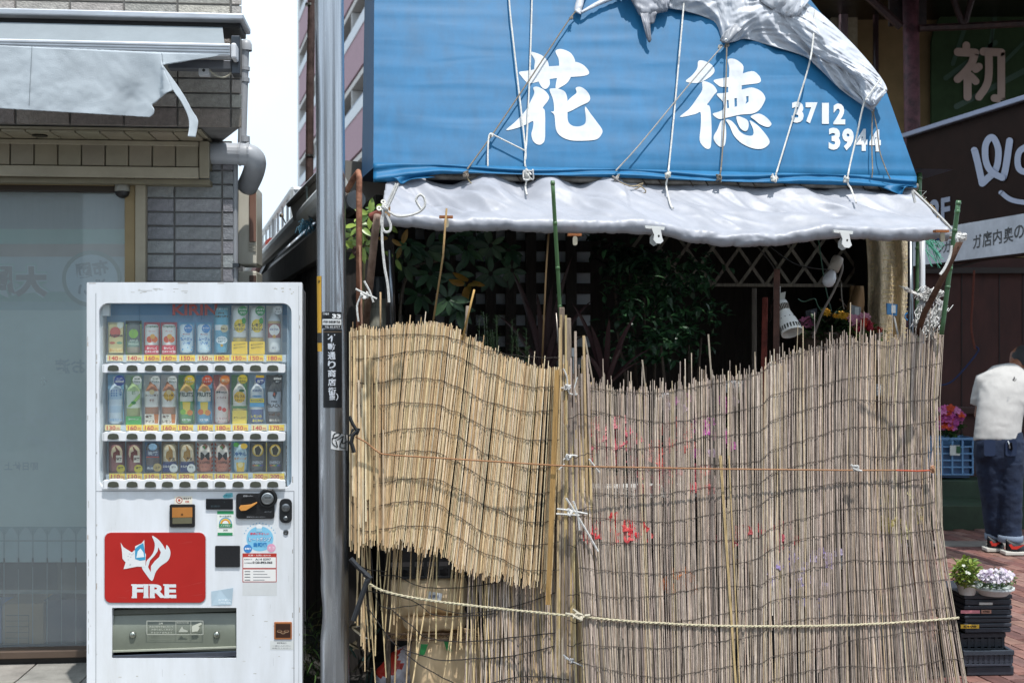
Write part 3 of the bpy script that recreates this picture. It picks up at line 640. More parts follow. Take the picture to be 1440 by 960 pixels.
def g6(b, x, v): D(b, x+4.5, 534.5, 7, v-.002, '#f08a3a'); T(b, '復活!', x+4.5, 535, 5, v-.0026, '#fff2c8', .03, w=10); T(b, 'Mets', x, 551, 3, v, '#4a5a58', .02, w=15); T(b, 'とろける', x, 559, 3, v, '#9a5a58', .02, w=13); D(b, x-2.5, 574, 3, v, '#d8443a'); D(b, x+3.5, 576, 3, v, '#d8443a'); T(b, 'くちどけ', x, 588, 3, v, '#b06a68', .02, w=15); T(b, 'おいしい', x, 592.5, 3, v, '#b06a68', .02, w=11)
drink(1, 6, '#cf6a66', 'bottle', 527, [(.1, '#f0e2dc'), (.3, '#e6bfae'), (1, '#ecdcd6')], g6)
def g7(b, x, v): D(b, x+4.5, 533, 6.6, v-.002, '#ecd22c'); T(b, '果汁入り', x+4.5, 531.5, 2.6, v-.0026, '#3a4a1a', .02, w=10); T(b, '爽やか', x+4.5, 535.5, 3, v-.0026, '#3a4a1a', .02, w=9); D(b, x, 558, 8, v, '#f0bf2e', 8); D(b, x+3, 549, 4, v-.0004, '#2f6a34', 2); T(b, 'グレフル', x, 557, 4.6, v-.0008, '#6a4210', .04, w=15); T(b, 'スカッシュ', x, 562.5, 3.4, v-.0008, '#6a4210', .03, w=14); b.rect(VM, x-10, 577, x+10, 597, v-.0006, '#f0d24a'); T(b, '果実たっぷりで', x, 587, 2.6, v-.001, '#6a4a10', .02, w=17); b.rect(VM, x-10, 570.5, x+10, 574, v-.0006, '#2f7a3c')
drink(1, 7, '#3f9a4a', 'bottle', 527, [(.12, '#e9ece4'), (.62, '#eceade'), (1, '#e8cf4a')], g7)
def g8(b, x, v): D(b, x+4.5, 534, 6.8, v-.002, '#2a4a9c'); b.rect(VM, x-1.5, 527.5, x+10, 531, v-.0022, '#e8c030'); T(b, '無糖', x+4.5, 536, 4.8, v-.0026, '#fff', .03, w=9); T(b, 'KIRIN', x, 549, 3, v, '#2f5a9a', .02, w=12); D(b, x, 557, 7, v, '#6fa0c8', 1.6); b.rect(VM, x-10, 560, x+10, 566, v-.0003, '#f0d840'); T(b, 'キリンレモン', x, 563, 3.4, v-.0008, '#24488c', .03, w=17); b.rect(VM, x-10, 566, x+10, 572, v-.0003, '#56aede'); T(b, 'レモンの', x-1, 585, 4, v-.0006, '#f4e24a', .03, w=15); T(b, 'あじわい', x+1, 591, 4, v-.0006, '#f4e24a', .03, w=15)
drink(1, 8, '#9fc8e8', 'bottle', 527, [(.2, '#e8eef4'), (.7, '#e9f0f4'), (1, '#27509e')], g8)
def g9(b, x, v): D(b, x+4.5, 533, 6.6, v-.002, '#191b20'); T(b, '600ml', x+4.5, 532, 3.4, v-.0026, '#fff', .03, w=10.5); T(b, '無糖', x+4.5, 536.4, 2.6, v-.0026, '#fff', .02); b.poly(VM, [(x, 546), (x+4, 552), (x+1, 561), (x-2.5, 556)], v, '#23252b'); D(b, x, 554, 1.4, v-.0003, '#c8502c', 2.4); T(b, 'FIRE', x, 564.5, 2.6, v, '#2a2c31', .03, w=8); T(b, 'BLACK', x, 570, 5, v, '#23252b', .03, w=17); [D(b, x+rnd.uniform(-8, 8), rnd.uniform(581, 586), 1.5, v-.0002*k, vary('#4a2a1c', .3)) for k in range(14)]; T(b, '香りたつ', x, 590.5, 3.2, v-.004, '#e6ddd0', .02, w=14)
drink(1, 9, '#1e2127', 'bottle', 527, [(.32, '#17181c'), (.64, '#c9cfda'), (.74, '#b0b4bd'), (1, '#2a1f1c')], g9)
def h01(b, x, v): D(b, x, 637, 8, v, '#e9d6b0', 11); b.poly(VM, [(x-3, 626), (x+4, 634), (x+5, 644), (x-1, 650), (x-6, 644), (x-5, 636), (x-1, 634)], v-.0004, '#7a2a18'); b.rect(VM, x-1, 640, x+7.5, 650, v-.0008, '#efe6d4'); T(b, '微糖', x+3.2, 645, 4.4, v-.0012, '#3a1a10', .03, w=7.5); D(b, x+5.5, 659, 6, v-.0016, '#d8c83a'); T(b, '微糖', x+5.5, 657.5, 3.6, v-.002, '#3a3410', .03, w=7.5)
for i in (0, 1): drink(2, i, '#7d2a20', 'can', 620.5, [(1, '#8a2c20')], h01)
def h2(b, x, v): D(b, x, 628, 6, v, '#8fb8d8', 5); T(b, '炭焼', x, 637, 5.2, v, '#d8dfe6', .03, w=14); b.rect(VM, x-9, 641.5, x+9, 643, v, '#c24a34'); D(b, x+6.5, 657, 6, v-.002, '#c9b070'); T(b, 'コク', x+6.5, 657, 4, v-.0024, '#3a2a10', .03); T(b, '深い味', x-3.5, 658, 3.4, v-.001, '#e6edf2', .03, w=9)
drink(2, 2, '#3f8ac4', 'can', 620.5, [(.22, '#2a2f3a'), (.5, '#2f4a78'), (.75, '#3a2420'), (1, '#23355c')], h2)
def h34(b, x, v): D(b, x, 637, 8, v, '#efe2c4', 11); b.poly(VM, [(x-2, 625), (x+4, 633), (x+4.5, 643), (x-1, 649), (x-6, 643), (x-4.5, 635), (x-1, 633)], v-.0004, '#b98a3a'); T(b, '贅沢', x+3, 645, 4.4, v-.0012, '#3a2a1a', .03, w=8); b.rect(VM, x-10, 651, x+10, 664, v-.001, '#2a3a72'); T(b, 'ミルク', x-5, 655.5, 3.4, v-.0014, '#f2eee0', .03, w=9); D(b, x+5.5, 658, 6, v-.0018, '#f0f0ea'); T(b, '砂糖', x+5.5, 656.5, 3, v-.0022, '#4a4a5a', .02)
for i in (3, 4): drink(2, i, '#a98450', 'can', 620.5, [(.62, '#d9c598'), (1, '#26366e')], h34)
def h56(b, x, v): b.poly(VM, [(x, 623), (x+4.4, 627.5), (x, 632), (x-4.4, 627.5)], v, '#7a4a30'); b.poly(VM, [(x-4.4, 627.5), (x, 632), (x, 627)], v-.0003, '#3f8a4a'); T(b, 'M', x, 641, 11, v, '#231d1a', .012, w=13); T(b, 'COFFEE', x, 650, 3.6, v-.0004, '#3a241a', .03, w=14); T(b, 'コーヒー', x, 656, 2.4, v-.0004, '#5a3020', .02, w=11)
for i in (5, 6):
    d = drink(2, i, '#efe7dc', 'can', 620.5, [(.48, '#ece3d8'), (1, '#cf6a38')], h56)
    vb('stripe', lambda b: [b.poly(VM, [(XC[i]+1.2+sx*8, y), (XC[i]+1.2+sx*11.2, y-3), (XC[i]+1.2+sx*11.2, y), (XC[i]+1.2+sx*8, y+3)], .0535+.04, '#c85a3a') for sx in (-1, 1) for y in range(625, 664, 6)], PRINT, d)
def h7(b, x, v): D(b, x-6, 625, 4, v, '#4aa23c', 3.4); D(b, x+5, 627, 5, v, '#efc53a', 4); T(b, '冷やし', x, 638, 6, v-.0004, '#2a6fb4', .04, w=18); T(b, 'ゆずソーダ', x, 644.5, 3.6, v-.0004, '#d88a2a', .03, w=17); b.poly(VM, [(x-6, 650), (x+6, 650), (x+5, 663), (x-5, 663)], v-.0004, '#efc54a'); D(b, x, 653, 4, v-.0008, '#f6e6a8')
drink(2, 7, '#58b4e2', 'can', 620.5, [(1, '#bfe2f2')], h7)
def h89(b, x, v): D(b, x, 633, 8, v, '#d8b030', 8.6); D(b, x, 633, 6.4, v-.0004, '#e9d9a0', 6.8); b.poly(VM, [(x-4.5, 630), (x+1, 626), (x+5, 632), (x+2, 640), (x-3, 639)], v-.0008, '#3a3220'); T(b, 'ENERGY', x, 650, 4, v-.0004, '#cfd4dc', .02, w=15); [b.rect(VM, x-7.5+k*2.5, 653.5, x-5+k*2.5, 654.8, v-.0004, c) for k, c in enumerate(('#d04a3a', '#e0a03a', '#d8d03a', '#4aa84a', '#3a7ac0', '#7a4aa0'))]
for i in (8, 9): drink(2, i, '#151619', 'can', 620.5, [(1, '#1b1d22')], h89)
vb('pop_card', lambda b: (b.rect(VM, 402, 626, 406.5, 672, .0405, '#17191e'), b.rect(VM, 385, 668, 406.5, 672, .0403, '#17191e'), b.rect(VM, 406.5, 626, 407.2, 672, .0403, '#45c4cc'), T(b, 'エネルギー', 404.2, 646, 3.4, .0398, '#e6e8ec', .02, w=30, rot=90), T(b, '新しいエナジー', 395, 670, 2.6, .0398, '#e6e8ec', .02, w=18), b.rect(VM, 374.2, 622, 375.2, 664, .05, '#d8c23a')))
PR = (('140', '140', '160', '160', '150', '150', '180', '150', '150', '180'), ('130', '160', '160', '160', '180', '180', '180', '150', '140', '170'), ('110', '110', '110', '120', '120', '140', '140', '160', '200', '200'))
OFS = ((-1, 1, 0, 0, 1, 1.5, 0, -1, -1.5, 0), (-4.5, 0.5, -1.5, 0, -1.5, 1.5, 1.5, 1, 3, 3), (1.5, 1, -.5, 0, 0, 1, .5, 1, 5, 3))
DY = (503.2, 601.2, 669.5)
for r_ in range(3):
    y = DY[r_]
    vp('tag_rail', 149, y-4.4, 403, y+6, .043, .06, '#cdd6de', PLASTIC, 0)
    for i in range(10):
        cx = XC[i]+OFS[r_][i]; lit = (r_, i) in ((0, 0), (0, 1), (0, 5), (1, 0), (1, 8))
        pt_ = vp('price_tag', cx-11, y-4.2, cx+11, y+4.4, .039, .042, '#ead796' if lit else '#f4cf3a', PRINT, 0)
        vb('print', lambda b: (T(b, PR[r_][i], cx-2.2, y+.3, 6.2, .0383, '#c8412a', .03, w=12.6), T(b, '円', cx+7.4, y+1.6, 3.8, .0383, '#c8412a', .02, w=3.8), b.rect(VM, cx-11, y+4.4, cx+11, y+5.2, .0386, '#3f78a8')), PRINT, pt_)
    yb = (517.5, 613.5, 681)[r_]
    def barfn(b):
        top = []
        for i in range(10):
            x = XC[i]-2.2; top += [(x-10.5, yb-5.6), (x-6.5, yb-6.9), (x+6.5, yb-6.9), (x+10.5, yb-5.6)]
        pts = [(144, yb-4.5), (145.5, yb-5.6)]+top+[(399.5, yb-5.6), (401, yb-4)]+[(401, yb+5), (399.5, yb+6.2), (145.5, yb+6.2), (144, yb+5)]
        b.prism(VM, pts, -.014, .027, '#e9ebee')
    vb('button_bar', barfn, PAINT, bevel=.0022, fixn=True)
    vb('bar_line', lambda b: (b.rect(VM, 299.4, yb-5, 300, yb+5.8, -.0146, '#a5a8ad'), b.rect(VM, 145.5, yb-4, 146.2, yb+5, -.0146, '#a5a8ad')))
    for i in range(10):
        x = XC[i]-2.2 if i else XC[0]-4
        vb('button', lambda b: b.prism(VM, [(x-8, yb+2.8), (x-7.4, yb-1.6), (x-5.2, yb-3.7), (x, yb-4.4), (x+5.2, yb-3.7), (x+7.4, yb-1.6), (x+8, yb+2.8), (x+5, yb+3.8), (x, yb+4.2), (x-5, yb+3.8)], -.0185, -.0142, '#4a4d42'), PLASTIC, bevel=.0012, fixn=True)
b = MB(); b.poly(VM, DISP, .030, '#fff'); b.build('display_glass', GLASS, vm)
# lower front
ED = lambda n_, pts, v0, col, mm=PLASTIC, parent=vm, v1=.0, bevel=.0012: vb(n_, lambda b: b.prism(VM, pts, v0, v1, col), mm, parent, bevel=bevel, fixn=True)
red = ED('advert_panel', rr(147, 748.5, 289, 847, 9), -.004, '#b3241f', PAINT)
ED('panel_rim', rr(145.8, 747.3, 290.2, 848.2, 10), -.0015, '#c3c6ca')
k4 = lambda P: [(130+x/3.43, 680+y/3.43) for x, y in P]
FL = k4([tuple(p) for p in catmull([(288, 250), (318, 268), (340, 295), (352, 316), (358, 294), (374, 318), (375, 345), (362, 372), (330, 395), (305, 425), (288, 467), (262, 440), (238, 402), (255, 396), (262, 370), (285, 345), (298, 318), (300, 285)], 4, True)])
FH = k4([(318, 305), (330, 330), (322, 352), (300, 372), (283, 395), (281, 425), (268, 400), (278, 368), (300, 345), (314, 325)])
vb('flame_emblem', lambda b: b.poly(VM, FL, -.0048, '#dfe4e6', holes=[FH]), PRINT, red)
def fire(b):
    T(b, 'FIRE', 217, 830.5, 19, -.0046, '#dfe4e6', .045, w=62)
    for x in (186.5, 203, 212, 232, 242): b.rect(VM, x-1.5, 838, x+6, 840.4, -.00462, '#dfe4e6')
    for x in (186, 203, 211, 231): b.rect(VM, x-1.5, 820.8, x+6, 823, -.00464, '#dfe4e6')
vb('fire_lettering', fire, PRINT, red)
vb('scratch_sheen', lambda b: [b.poly(VM, [(x, y), (x+w_, y-h_), (x+w_, y-h_+.5)], -.00452, '#c4504a') for x, y, w_, h_ in [(250, 826, 34, 8), (262, 838, 22, 3), (160, 838, 18, -2), (250, 764, 20, 3), (176, 832, 5, 3)]], PRINT, red)  # thin lighter slivers painted as scratches and sheen
def torn(b):
    b.poly(VM, k4([(136, 283), (150, 305), (190, 330), (205, 318), (206, 300), (238, 285), (250, 270), (252, 330), (258, 340), (255, 400), (215, 398), (165, 408), (150, 410), (160, 378), (145, 360), (142, 320)]), -.0052, '#e6e6e6')
    b.poly(VM, k4([(205, 312), (222, 298), (245, 284), (252, 320), (256, 366), (230, 370), (206, 362)]), -.0056, '#3f9bc4'); b.poly(VM, k4([(218, 325), (232, 310), (246, 330), (250, 352), (212, 356)]), -.006, '#e4eef2')
    for _ in range(8): x, y = rnd.uniform(160, 195), rnd.uniform(335, 395); b.rect(VM, 130+x/3.43, 680+y/3.43, 130+x/3.43+2, 680+y/3.43+.5, -.0056, '#a9acb0')
vb('torn_sticker', torn)
# take-out port
vb('port_back', lambda b: b.box(VM, VM.uw(150, 890, 0)[0], VM.uw(340, 890, 0)[0], .1, .14, wy(932), wy(846), '#22241f'), BLACKPL)
FLAP = '#6f7468'
b = MB(); b.grid(lambda s, t: VM.pix(lerp(158, 332, s), lerp(861, 915, t), lerp(.045, .012, t)-.012*math.sin(t*math.pi)), 12, 6, FLAP); b.build('port_flap', mat('smoked_plastic', .22, amt=.2, scale=6, spec=.7), vm, smooth=True)
vp('flap_rail', 158, 855, 332, 861.5, .03, .07, '#565a54', PLASTIC, .001)
vp('port_lip', 158, 918, 332, 925, .004, .06, '#7a7f8c', METAL, .002)
vp('flap_edge', 158, 911.5, 332, 914, -.002, .01, '#9da092', PLASTIC, .001)
for x in (186.5, 304.5):
    b = MB(); c_ = VM.pix(x, 892, .008); b.lathe([(0, .008), (.01, .006), (.014, .001), (.0145, -.004)], c_, '#a9ada4', 14, axis=Vector((VM.n.x, VM.n.y, 0))*-1); b.build('rivet', METAL, vm, smooth=True)
def flaptxt(b):
    v = .0005; c = '#b6b8ac'
    for x0, y0, x1, y1 in ((206, 872, 286, 873), (206, 891, 286, 892), (206, 872, 207, 892), (285, 872, 286, 892), (247, 872, 247.7, 892), (268, 872, 268.7, 892)): b.rect(VM, x0, y0, x1, y1, v, c)
    T(b, '注意', 226, 876, 3, v, c, .02); T(b, '商品は扉を手前に引いて', 227, 880.5, 2.6, v, c, .01, w=34); T(b, 'お取り出しください', 228, 884.5, 2.6, v, c, .01, w=30); T(b, '手をはさまぬよう', 227, 888.8, 2.4, v, c, .01, w=30); T(b, '取出口の扉', 257, 875, 2.4, v, c, .01, w=17)
    b.poly(VM, [(270, 888), (270, 880), (276, 877), (283, 874.5), (284, 877), (279, 880), (281, 882), (278, 887)], v, '#c9cabb'); b.poly(VM, [(251, 888), (256, 880), (258, 884), (264, 886), (264, 888)], v, c)
vb('flap_notice', flaptxt)
# controls
bv = ED('bill_slot', rr(238.5, 709, 274, 741, 2, 2), -.012, '#1c1a1a', BLACKPL)
vb('bill_tray', lambda b: (b.pbox(VM, 242, 713, 270.5, 727, -.0135, -.0125, '#b5783a'), b.pbox(VM, 242.5, 727.5, 270, 736, -.014, -.0125, '#6a6650'), b.disc(VM, 256, 723, 1.6, -.0142, '#6a4420')), PLASTIC, bv)
vb('ok_sticker', lambda b: (b.rect(VM, 245.5, 697, 270.5, 708.5, -.0008, '#efe9da'), b.disc(VM, 252, 703, 4.6, -.0012, '#c4503a'), b.disc(VM, 252, 703, 3.6, -.0016, '#efe9da'), b.disc(VM, 252, 703, 1.8, -.002, '#c4503a'), T(b, 'OK', 263.5, 705, 3, -.0014, '#c4503a', .03), T(b, '使えます', 263.5, 700.5, 2.6, -.0014, '#5a4038', .02, w=11)))
ds = ED('price_display', rr(289.5, 701, 327.5, 716, .6, 1), -.006, '#14161a'); vb('display_text', lambda b: (T(b, '販売中', 303, 711.5, 3, -.0064, '#3c4a50', .02, w=13), b.rect(VM, 315, 705, 316, 706, -.0064, '#4a5a60')), PRINT, ds)
vb('small_sticker', lambda b: (b.poly(VM, [(313, 697), (318, 693), (327, 692.5), (327.5, 698), (322, 700), (315, 700)], -.0008, '#6fbcc8'), T(b, 'お知らせ', 320, 696.5, 2.6, -.0012, '#2a6a78', .02, w=9)))
cp = ED('coin_panel', rr(332, 693.5, 386, 729, 4, 3), -.01, '#1a1a1c', BLACKPL)
vb('coin_recess', lambda b: b.prism(VM, rr(339, 699, 361, 722, 5, 3), -.0112, -.0102, '#070708'), BLACKPL, cp, fixn=True)
vb('return_lever', lambda b: b.prism(VM, [(336, 714), (338, 710.5), (345, 710), (353, 709), (361, 705.5), (361.5, 707), (354, 712.5), (346, 717.5), (338.5, 718)], -.02, -.0115, '#d8954a'), PLASTIC, cp, bevel=.001, fixn=True)
b = MB(); ax = Vector((VM.n.x, VM.n.y, 0))*-1; p = VM.pix(376.5, 700, -.0)
b.lathe([(13.5*.00305, -.01), (13.5*.00305, .014), (12.5*.00305, .017), (10.5*.00305, .017), (10*.00305, .012), (0, .012)], p, '#17181a', 26, axis=ax); b.build('coin_ring', BLACKPL, cp)
b = MB(); b.lathe([(8.6*.00305, .0125), (8.4*.00305, .02), (7*.00305, .022), (6.5*.00305, .017), (0, .019)], p, '#a9acad', 24, axis=ax); b.build('coin_slot', METAL, cp); 
vb('coin_gap', lambda b: b.rect(VM, 372, 698.6, 381, 700, -.0195, '#333'), PRINT, cp)
vb('coin_text', lambda b: (T(b, '返却レバー', 349, 697, 2.2, -.0106, '#b8babd', .02, w=14), T(b, '硬貨をお入れください', 360, 726.5, 1.8, -.0106, '#9a9da1', .01, w=26), T(b, 'コイン', 377, 719, 2, -.0106, '#9a9da1', .01, w=10)), PRINT, cp)
lk = ED('lock_plate', rr(393, 701, 410.5, 735, 7, 4), -.011, '#1b1d20', BLACKPL)
for x, y, r_ in ((402, 713, 6), (402, 728, 3.2)):
    b = MB(); b.lathe([(r_*.00305, .009), (r_*.0029, .015), (r_*.002, .017), (r_*.0018, .012), (0, .013)], VM.pix(x, y, 0), '#9b9ea0', 18, axis=ax); b.build('lock_barrel', METAL, lk)
b = MB(); b.lathe([(3.8*.00305, 0), (3.6*.00305, .004), (2.2*.00305, .005), (0, .003)], VM.pix(402, 748, 0), '#77797a', 16, axis=ax); b.build('keyhole', METAL, vm)
ED('card_reader', rr(302.5, 767, 337.5, 797, 1.2, 2), -.006, '#1d1d20', BLACKPL)
def eco(b):
    b.rect(VM, 305.5, 718, 328.5, 752, -.0008, '#eef1ea'); b.rect(VM, 305.5, 718, 328.5, 722.5, -.0012, '#2f8f5c'); b.rect(VM, 306, 748.5, 327, 752.5, -.0012, '#2f8f5c')
    for r_, c in ((9, '#5a9ac8'), (7.4, '#efcf4a'), (6, '#e08a3a'), (4.4, '#eef1ea')): b.poly(VM, [(317+r_*math.cos(a), 736-r_*math.sin(a)) for a in [math.pi*k/12 for k in range(13)]], -.0012-.0002*(10-r_), c)
    b.rect(VM, 308, 736, 326.5, 741, -.003, '#2f8f5c'); T(b, '省エネ型自販機', 317, 725.5, 2.4, -.0014, '#4a6a58', .02, w=17); T(b, 'ノンフロン', 317, 738.5, 2.6, -.0034, '#fff', .02, w=14); T(b, '2020', 317, 745, 2.4, -.0014, '#4a6a58', .02)
vb('eco_sticker', eco)
def heat(b):
    b.rect(VM, 341, 732, 388, 778, -.0004, '#e3e7ea'); b.disc(VM, 365.5, 757, 19, -.0008, '#86c8e6', 17.5, 28)
    T(b, 'ヒートポンプ', 365.5, 757.5, 6.6, -.0016, '#2a7fc0', .05, w=33); T(b, 'ヒートポンプ', 365.5, 757.5, 5.8, -.002, '#f4fafc', .01, w=31); T(b, '自販機', 366, 765.5, 6.4, -.0016, '#2a7fc0', .04, w=19); T(b, '環境にやさしい', 365, 750, 3.4, -.0016, '#d8506a', .03, w=27)
    b.disc(VM, 348.5, 771, 6, -.0012, '#3f86c8'); b.disc(VM, 381.5, 770, 6, -.0012, '#e6a4c0'); T(b, '省電力', 348.5, 771, 2.8, -.0018, '#fff', .02, w=9); T(b, 'エコ', 381.5, 770, 3.4, -.0018, '#fff', .02)
    for k in range(13):
        a = R(200+k*11.5); b.disc(VM, 365.5+23*math.cos(a), 757+22*math.sin(a), .9, -.001, '#86b8d8', n=6)
    b.disc(VM, 364.5, 740, 4.4, -.0018, '#f2f4f4', 3.6); b.rect(VM, 360.5, 742.5, 368.5, 747, -.0019, '#a8d4ea')
vb('heat_pump_sticker', heat)
def notice(b):
    b.rect(VM, 341, 777.5, 389, 818, -.0006, '#b8382e'); b.rect(VM, 342, 783, 388, 798, -.001, '#f0eeea'); b.rect(VM, 342, 800, 388, 817, -.001, '#f0eeea')
    T(b, '故障・お問い合わせ', 365, 780.3, 2.4, -.0012, '#f6e6e0', .01, w=32); T(b, 'A14 0397', 370, 786, 3, -.0014, '#3a3a3e', .02, w=22); T(b, '0120-893-065', 369, 790.5, 3.4, -.0014, '#2a2a2e', .04, w=28); T(b, '販売機番号', 349, 786, 2, -.0014, '#5a5a5e', .01, w=11); T(b, 'お客様相談', 349, 791, 2, -.0014, '#5a5a5e', .01, w=11)
    for k, y in enumerate((803, 807, 811, 815)): b.rect(VM, 344, y-.6, 352, y+.5, -.0014, '#6a6a6e'); b.rect(VM, 356, y-.5, 372+4*(k % 3), y+.4, -.0014, '#8a8a8e')
    b.rect(VM, 341, 818.5, 389.5, 837, -.0003, '#d6d8d8')
vb('service_notice', notice)
vb('peeling_sticker', lambda b: (b.add([VM.pix(297, 831, -.004), VM.pix(297.5, 851, -.001), VM.pix(326, 850, -.001), VM.pix(328, 826, -.008), VM.pix(310, 829, -.001)], [(0, 1, 4), (1, 2, 4), (2, 3, 4)], '#bcd0dc'), T(b, 'お客様へ', 316, 843, 3, -.009, '#e8f0f4', .02, w=18), T(b, 'つり銭切れ', 316, 847, 2.4, -.009, '#e8f0f4', .02, w=18)))
cc_ = ED('change_cup', rr(385.5, 874, 410.5, 898.5, .8, 1), -.004, '#a8683c'); 
vb('cup_shade', lambda b: b.grid(lambda s, t: VM.pix(lerp(387.5, 408.5, s), lerp(876.5, 896, t), -.0045), 1, 1, '#3a2014'), PLASTIC, cc_)  # flat dark brown patch stands in for the shaded hollow
vb('coin_symbol', lambda b: [(b.disc(VM, 393+k*5, 887+(2 if k % 2 else 0), 3.4, -.0048-.0003*k, '#a08468', 2), b.disc(VM, 393+k*5, 886.6+(2 if k % 2 else 0), 2.6, -.00495-.0003*k, '#5a3a28', 1.4)) for k in range(3)], PRINT, cc_)
vb('cup_label', lambda b: (b.rect(VM, 380, 900.5, 413, 913, -.0006, '#d9dbd8'), T(b, '釣銭取出口', 396, 903.5, 2.4, -.001, '#6a6c6e', .01, w=13), T(b, '一度に入れずに', 396, 907.5, 2, -.001, '#8a8c8e', .01, w=26), T(b, 'お取りください', 396, 910.8, 2, -.001, '#8a8c8e', .01, w=26)))
# ================================================================== METAL POLE
PO = Fr(0, 5.25, 0)
POLE = mat('pole_steel', .26, .88, amt=.3, scale=5, stretch=(12, 12, .3), rvar=.06, bump=.38, bscale=3.4, bstretch=(9, 9, .05))
pole = thing('utility_pole', 'shiny steel pole with black street name sign and yellow tape', 'pole', Vector((W3(471, 960, 5.25).x, 5.25, 0)))
axp = lambda y: lerp(463, 471.3, y/960)
rp_ = 20.2*5.25/F
zt = lambda py: EYE-(py-HY)*5.25/F
def pole_c(py): return Vector(((axp(py)-720)*5.25/F, 5.25, zt(py)))
b = MB()
n = 40; ys = list(range(-420, 1000, 12)); o = 0
def pole_r(a, py):
    d = math.hypot((math.cos(a-R(200))-1)*1.1, (py-858)/46); r_ = rp_
    if d < 1: r_ -= .011*(1-d*d)**2
    d = math.hypot((math.cos(a-R(205))-1)*1.6, (py-800)/34)
    if d < 1: r_ -= .006*(1-d*d)**2
    return r_
vs = [pole_c(py)+Vector((math.cos(2*math.pi*k/n), math.sin(2*math.pi*k/n), 0))*pole_r(2*math.pi*k/n, py) for py in ys for k in range(n)]
b.add(vs, [(i*n+k, (i+1)*n+k, (i+1)*n+(k+1) % n, i*n+(k+1) % n) for i in range(len(ys)-1) for k in range(n)], (.49, .51, .545))
b.build('shaft', POLE, pole, smooth=True)
def pole_map(off=.0012):
    def mp(x, y):
        s_ = max(-.999, min(.999, (x-axp(y))/20.2)); a = math.asin(s_); r_ = rp_+off
        c = pole_c(y); return c+Vector((math.sin(a)*r_, -math.cos(a)*r_, 0))
    return mp
def pwrap(b, x0, y0, x1, y1, off, col, nx=8):
    mp = pole_map(off); b.grid(lambda s, t: mp(lerp(x0, x1, s), lerp(y0, y1, t)), nx, 2, col)
b = MB(); pwrap(b, 455.5, 439, 482, 457.5, .0012, '#15171a'); pwrap(b, 456.5, 449, 481.5, 457, .0016, '#e4e6e6'); pwrap(b, 456, 457.5, 481.5, 462, .0013, '#15171a')
mp = pole_map(.0022)
b.text(None, '管理番号', 461.5, 442, 3, 0, '#d8dadc', .02, w=9, mp=mp); b.text(None, '33', 475.5, 444.8, 6, 0, '#f0f2f2', .05, w=11, mp=mp); b.text(None, '不動通り商店街振興組合', 469, 453, 4.4, 0, '#2a2c30', .03, w=23, mp=mp); b.text(None, 'TEL 03-3717', 470, 460, 2.6, 0, '#d8dadc', .02, w=20, mp=mp)
b.build('number_plate', PRINT, pole)
b = MB(); pwrap(b, 457.5, 463, 482.5, 572, .0014, '#17191d'); pwrap(b, 457.2, 466, 482.2, 467.5, .0018, '#5a4a3a')
for i, ch in enumerate('不動通り商店街'): b.text(None, ch, 469.6+(i-4)*.12, 475.5+i*12.2, 10.6, 0, '#cdd2da', .025, w=10.4, mp=mp)
b.text(None, '（', 469.8, 551.6, 10, 0, '#cdd2da', .02, w=3, mp=mp); b.text(None, '振', 470.1, 557, 9, 0, '#cdd2da', .02, w=8, mp=mp); b.text(None, '）', 476.5, 557, 10, 0, '#cdd2da', .02, w=3, mp=mp)
b.build('street_name_sign', PRINT, pole)
b = MB(); pwrap(b, axp(425)-20.1, 389, axp(425)-12, 468, .0012, '#e0a92a', 6); pwrap(b, axp(475)-20.1, 468, axp(475)-12.5, 482, .0014, '#1c1a16', 6); pwrap(b, axp(480)-20.1, 482, axp(480)-12, 494, .0012, '#e0a92a', 6); b.text(None, '注', axp(396)-15.2, 397, 5, 0, '#2a2414', .03, w=4, mp=mp)
b.build('warning_tape', PRINT, pole)
b = MB(); mp1 = pole_map(.0014); Pg = [(469, 604), (490.4, 611), (489.8, 633), (468.4, 629)]
Pg = [(min(x, axp(y)+20.1), y) for x, y in Pg]
b.grid(lambda s, t: mp1(lerp(lerp(Pg[0][0], Pg[1][0], s), lerp(Pg[3][0], Pg[2][0], s), t), lerp(lerp(Pg[0][1], Pg[1][1], s), lerp(Pg[3][1], Pg[2][1], s), t)), 6, 4, '#e2e3e4')
for st in ([(471, 611), (476, 607), (481, 609), (474, 615)], [(473, 608), (470, 620), (477, 627), (475, 618)], [(477, 617), (484, 613), (480, 626), (487, 629)], [(484, 612), (483, 622), (488, 620)], [(470, 615), (478, 612)]):
    b.stroke(None, [tuple(p)[:2] for p in catmull([(x, y, 0) for x, y in st], 4)], 1.3, 0, '#1a1b1e', mp=pole_map(.0022))
b.build('scribbled_sticker', PRINT, pole)

# ================================================================== ACROSS THE STREET, behind the camera: unseen buildings added for reflections in pole and glass
def across(name, label, x0, x1, h, wall, y0=-7.5):
    t_ = thing(name, label, 'building', Vector(((x0+x1)/2, y0, 0))); fr = Fr(0, y0, 0)
    b = MB(); b.box(fr, x0, x1, -5, 0, 0, h, wall); b.build('wall', PLAIN, t_)
    for j in range(int(h/2.9)):
        x = x0+.6
        while x+1.5 < x1: b = MB(); b.box(fr, x, x+1.4, .0, .03, .6+j*2.9, 2.4+j*2.9, '#3a4248'); b.build('window', PAINT, t_); x += 2.2
across('unseen_building', 'tan building across the street, mirrored in the pole', -15, -5.2, 6.2, '#8a8073')
across('unseen_building', 'white building across the street, mirrored in the pole', -2.5, 3.2, 5.0, '#b9b9b6', -9)
across('unseen_building', 'grey building across the street, mirrored in the pole', 6.5, 16, 7.0, '#6f6f70')

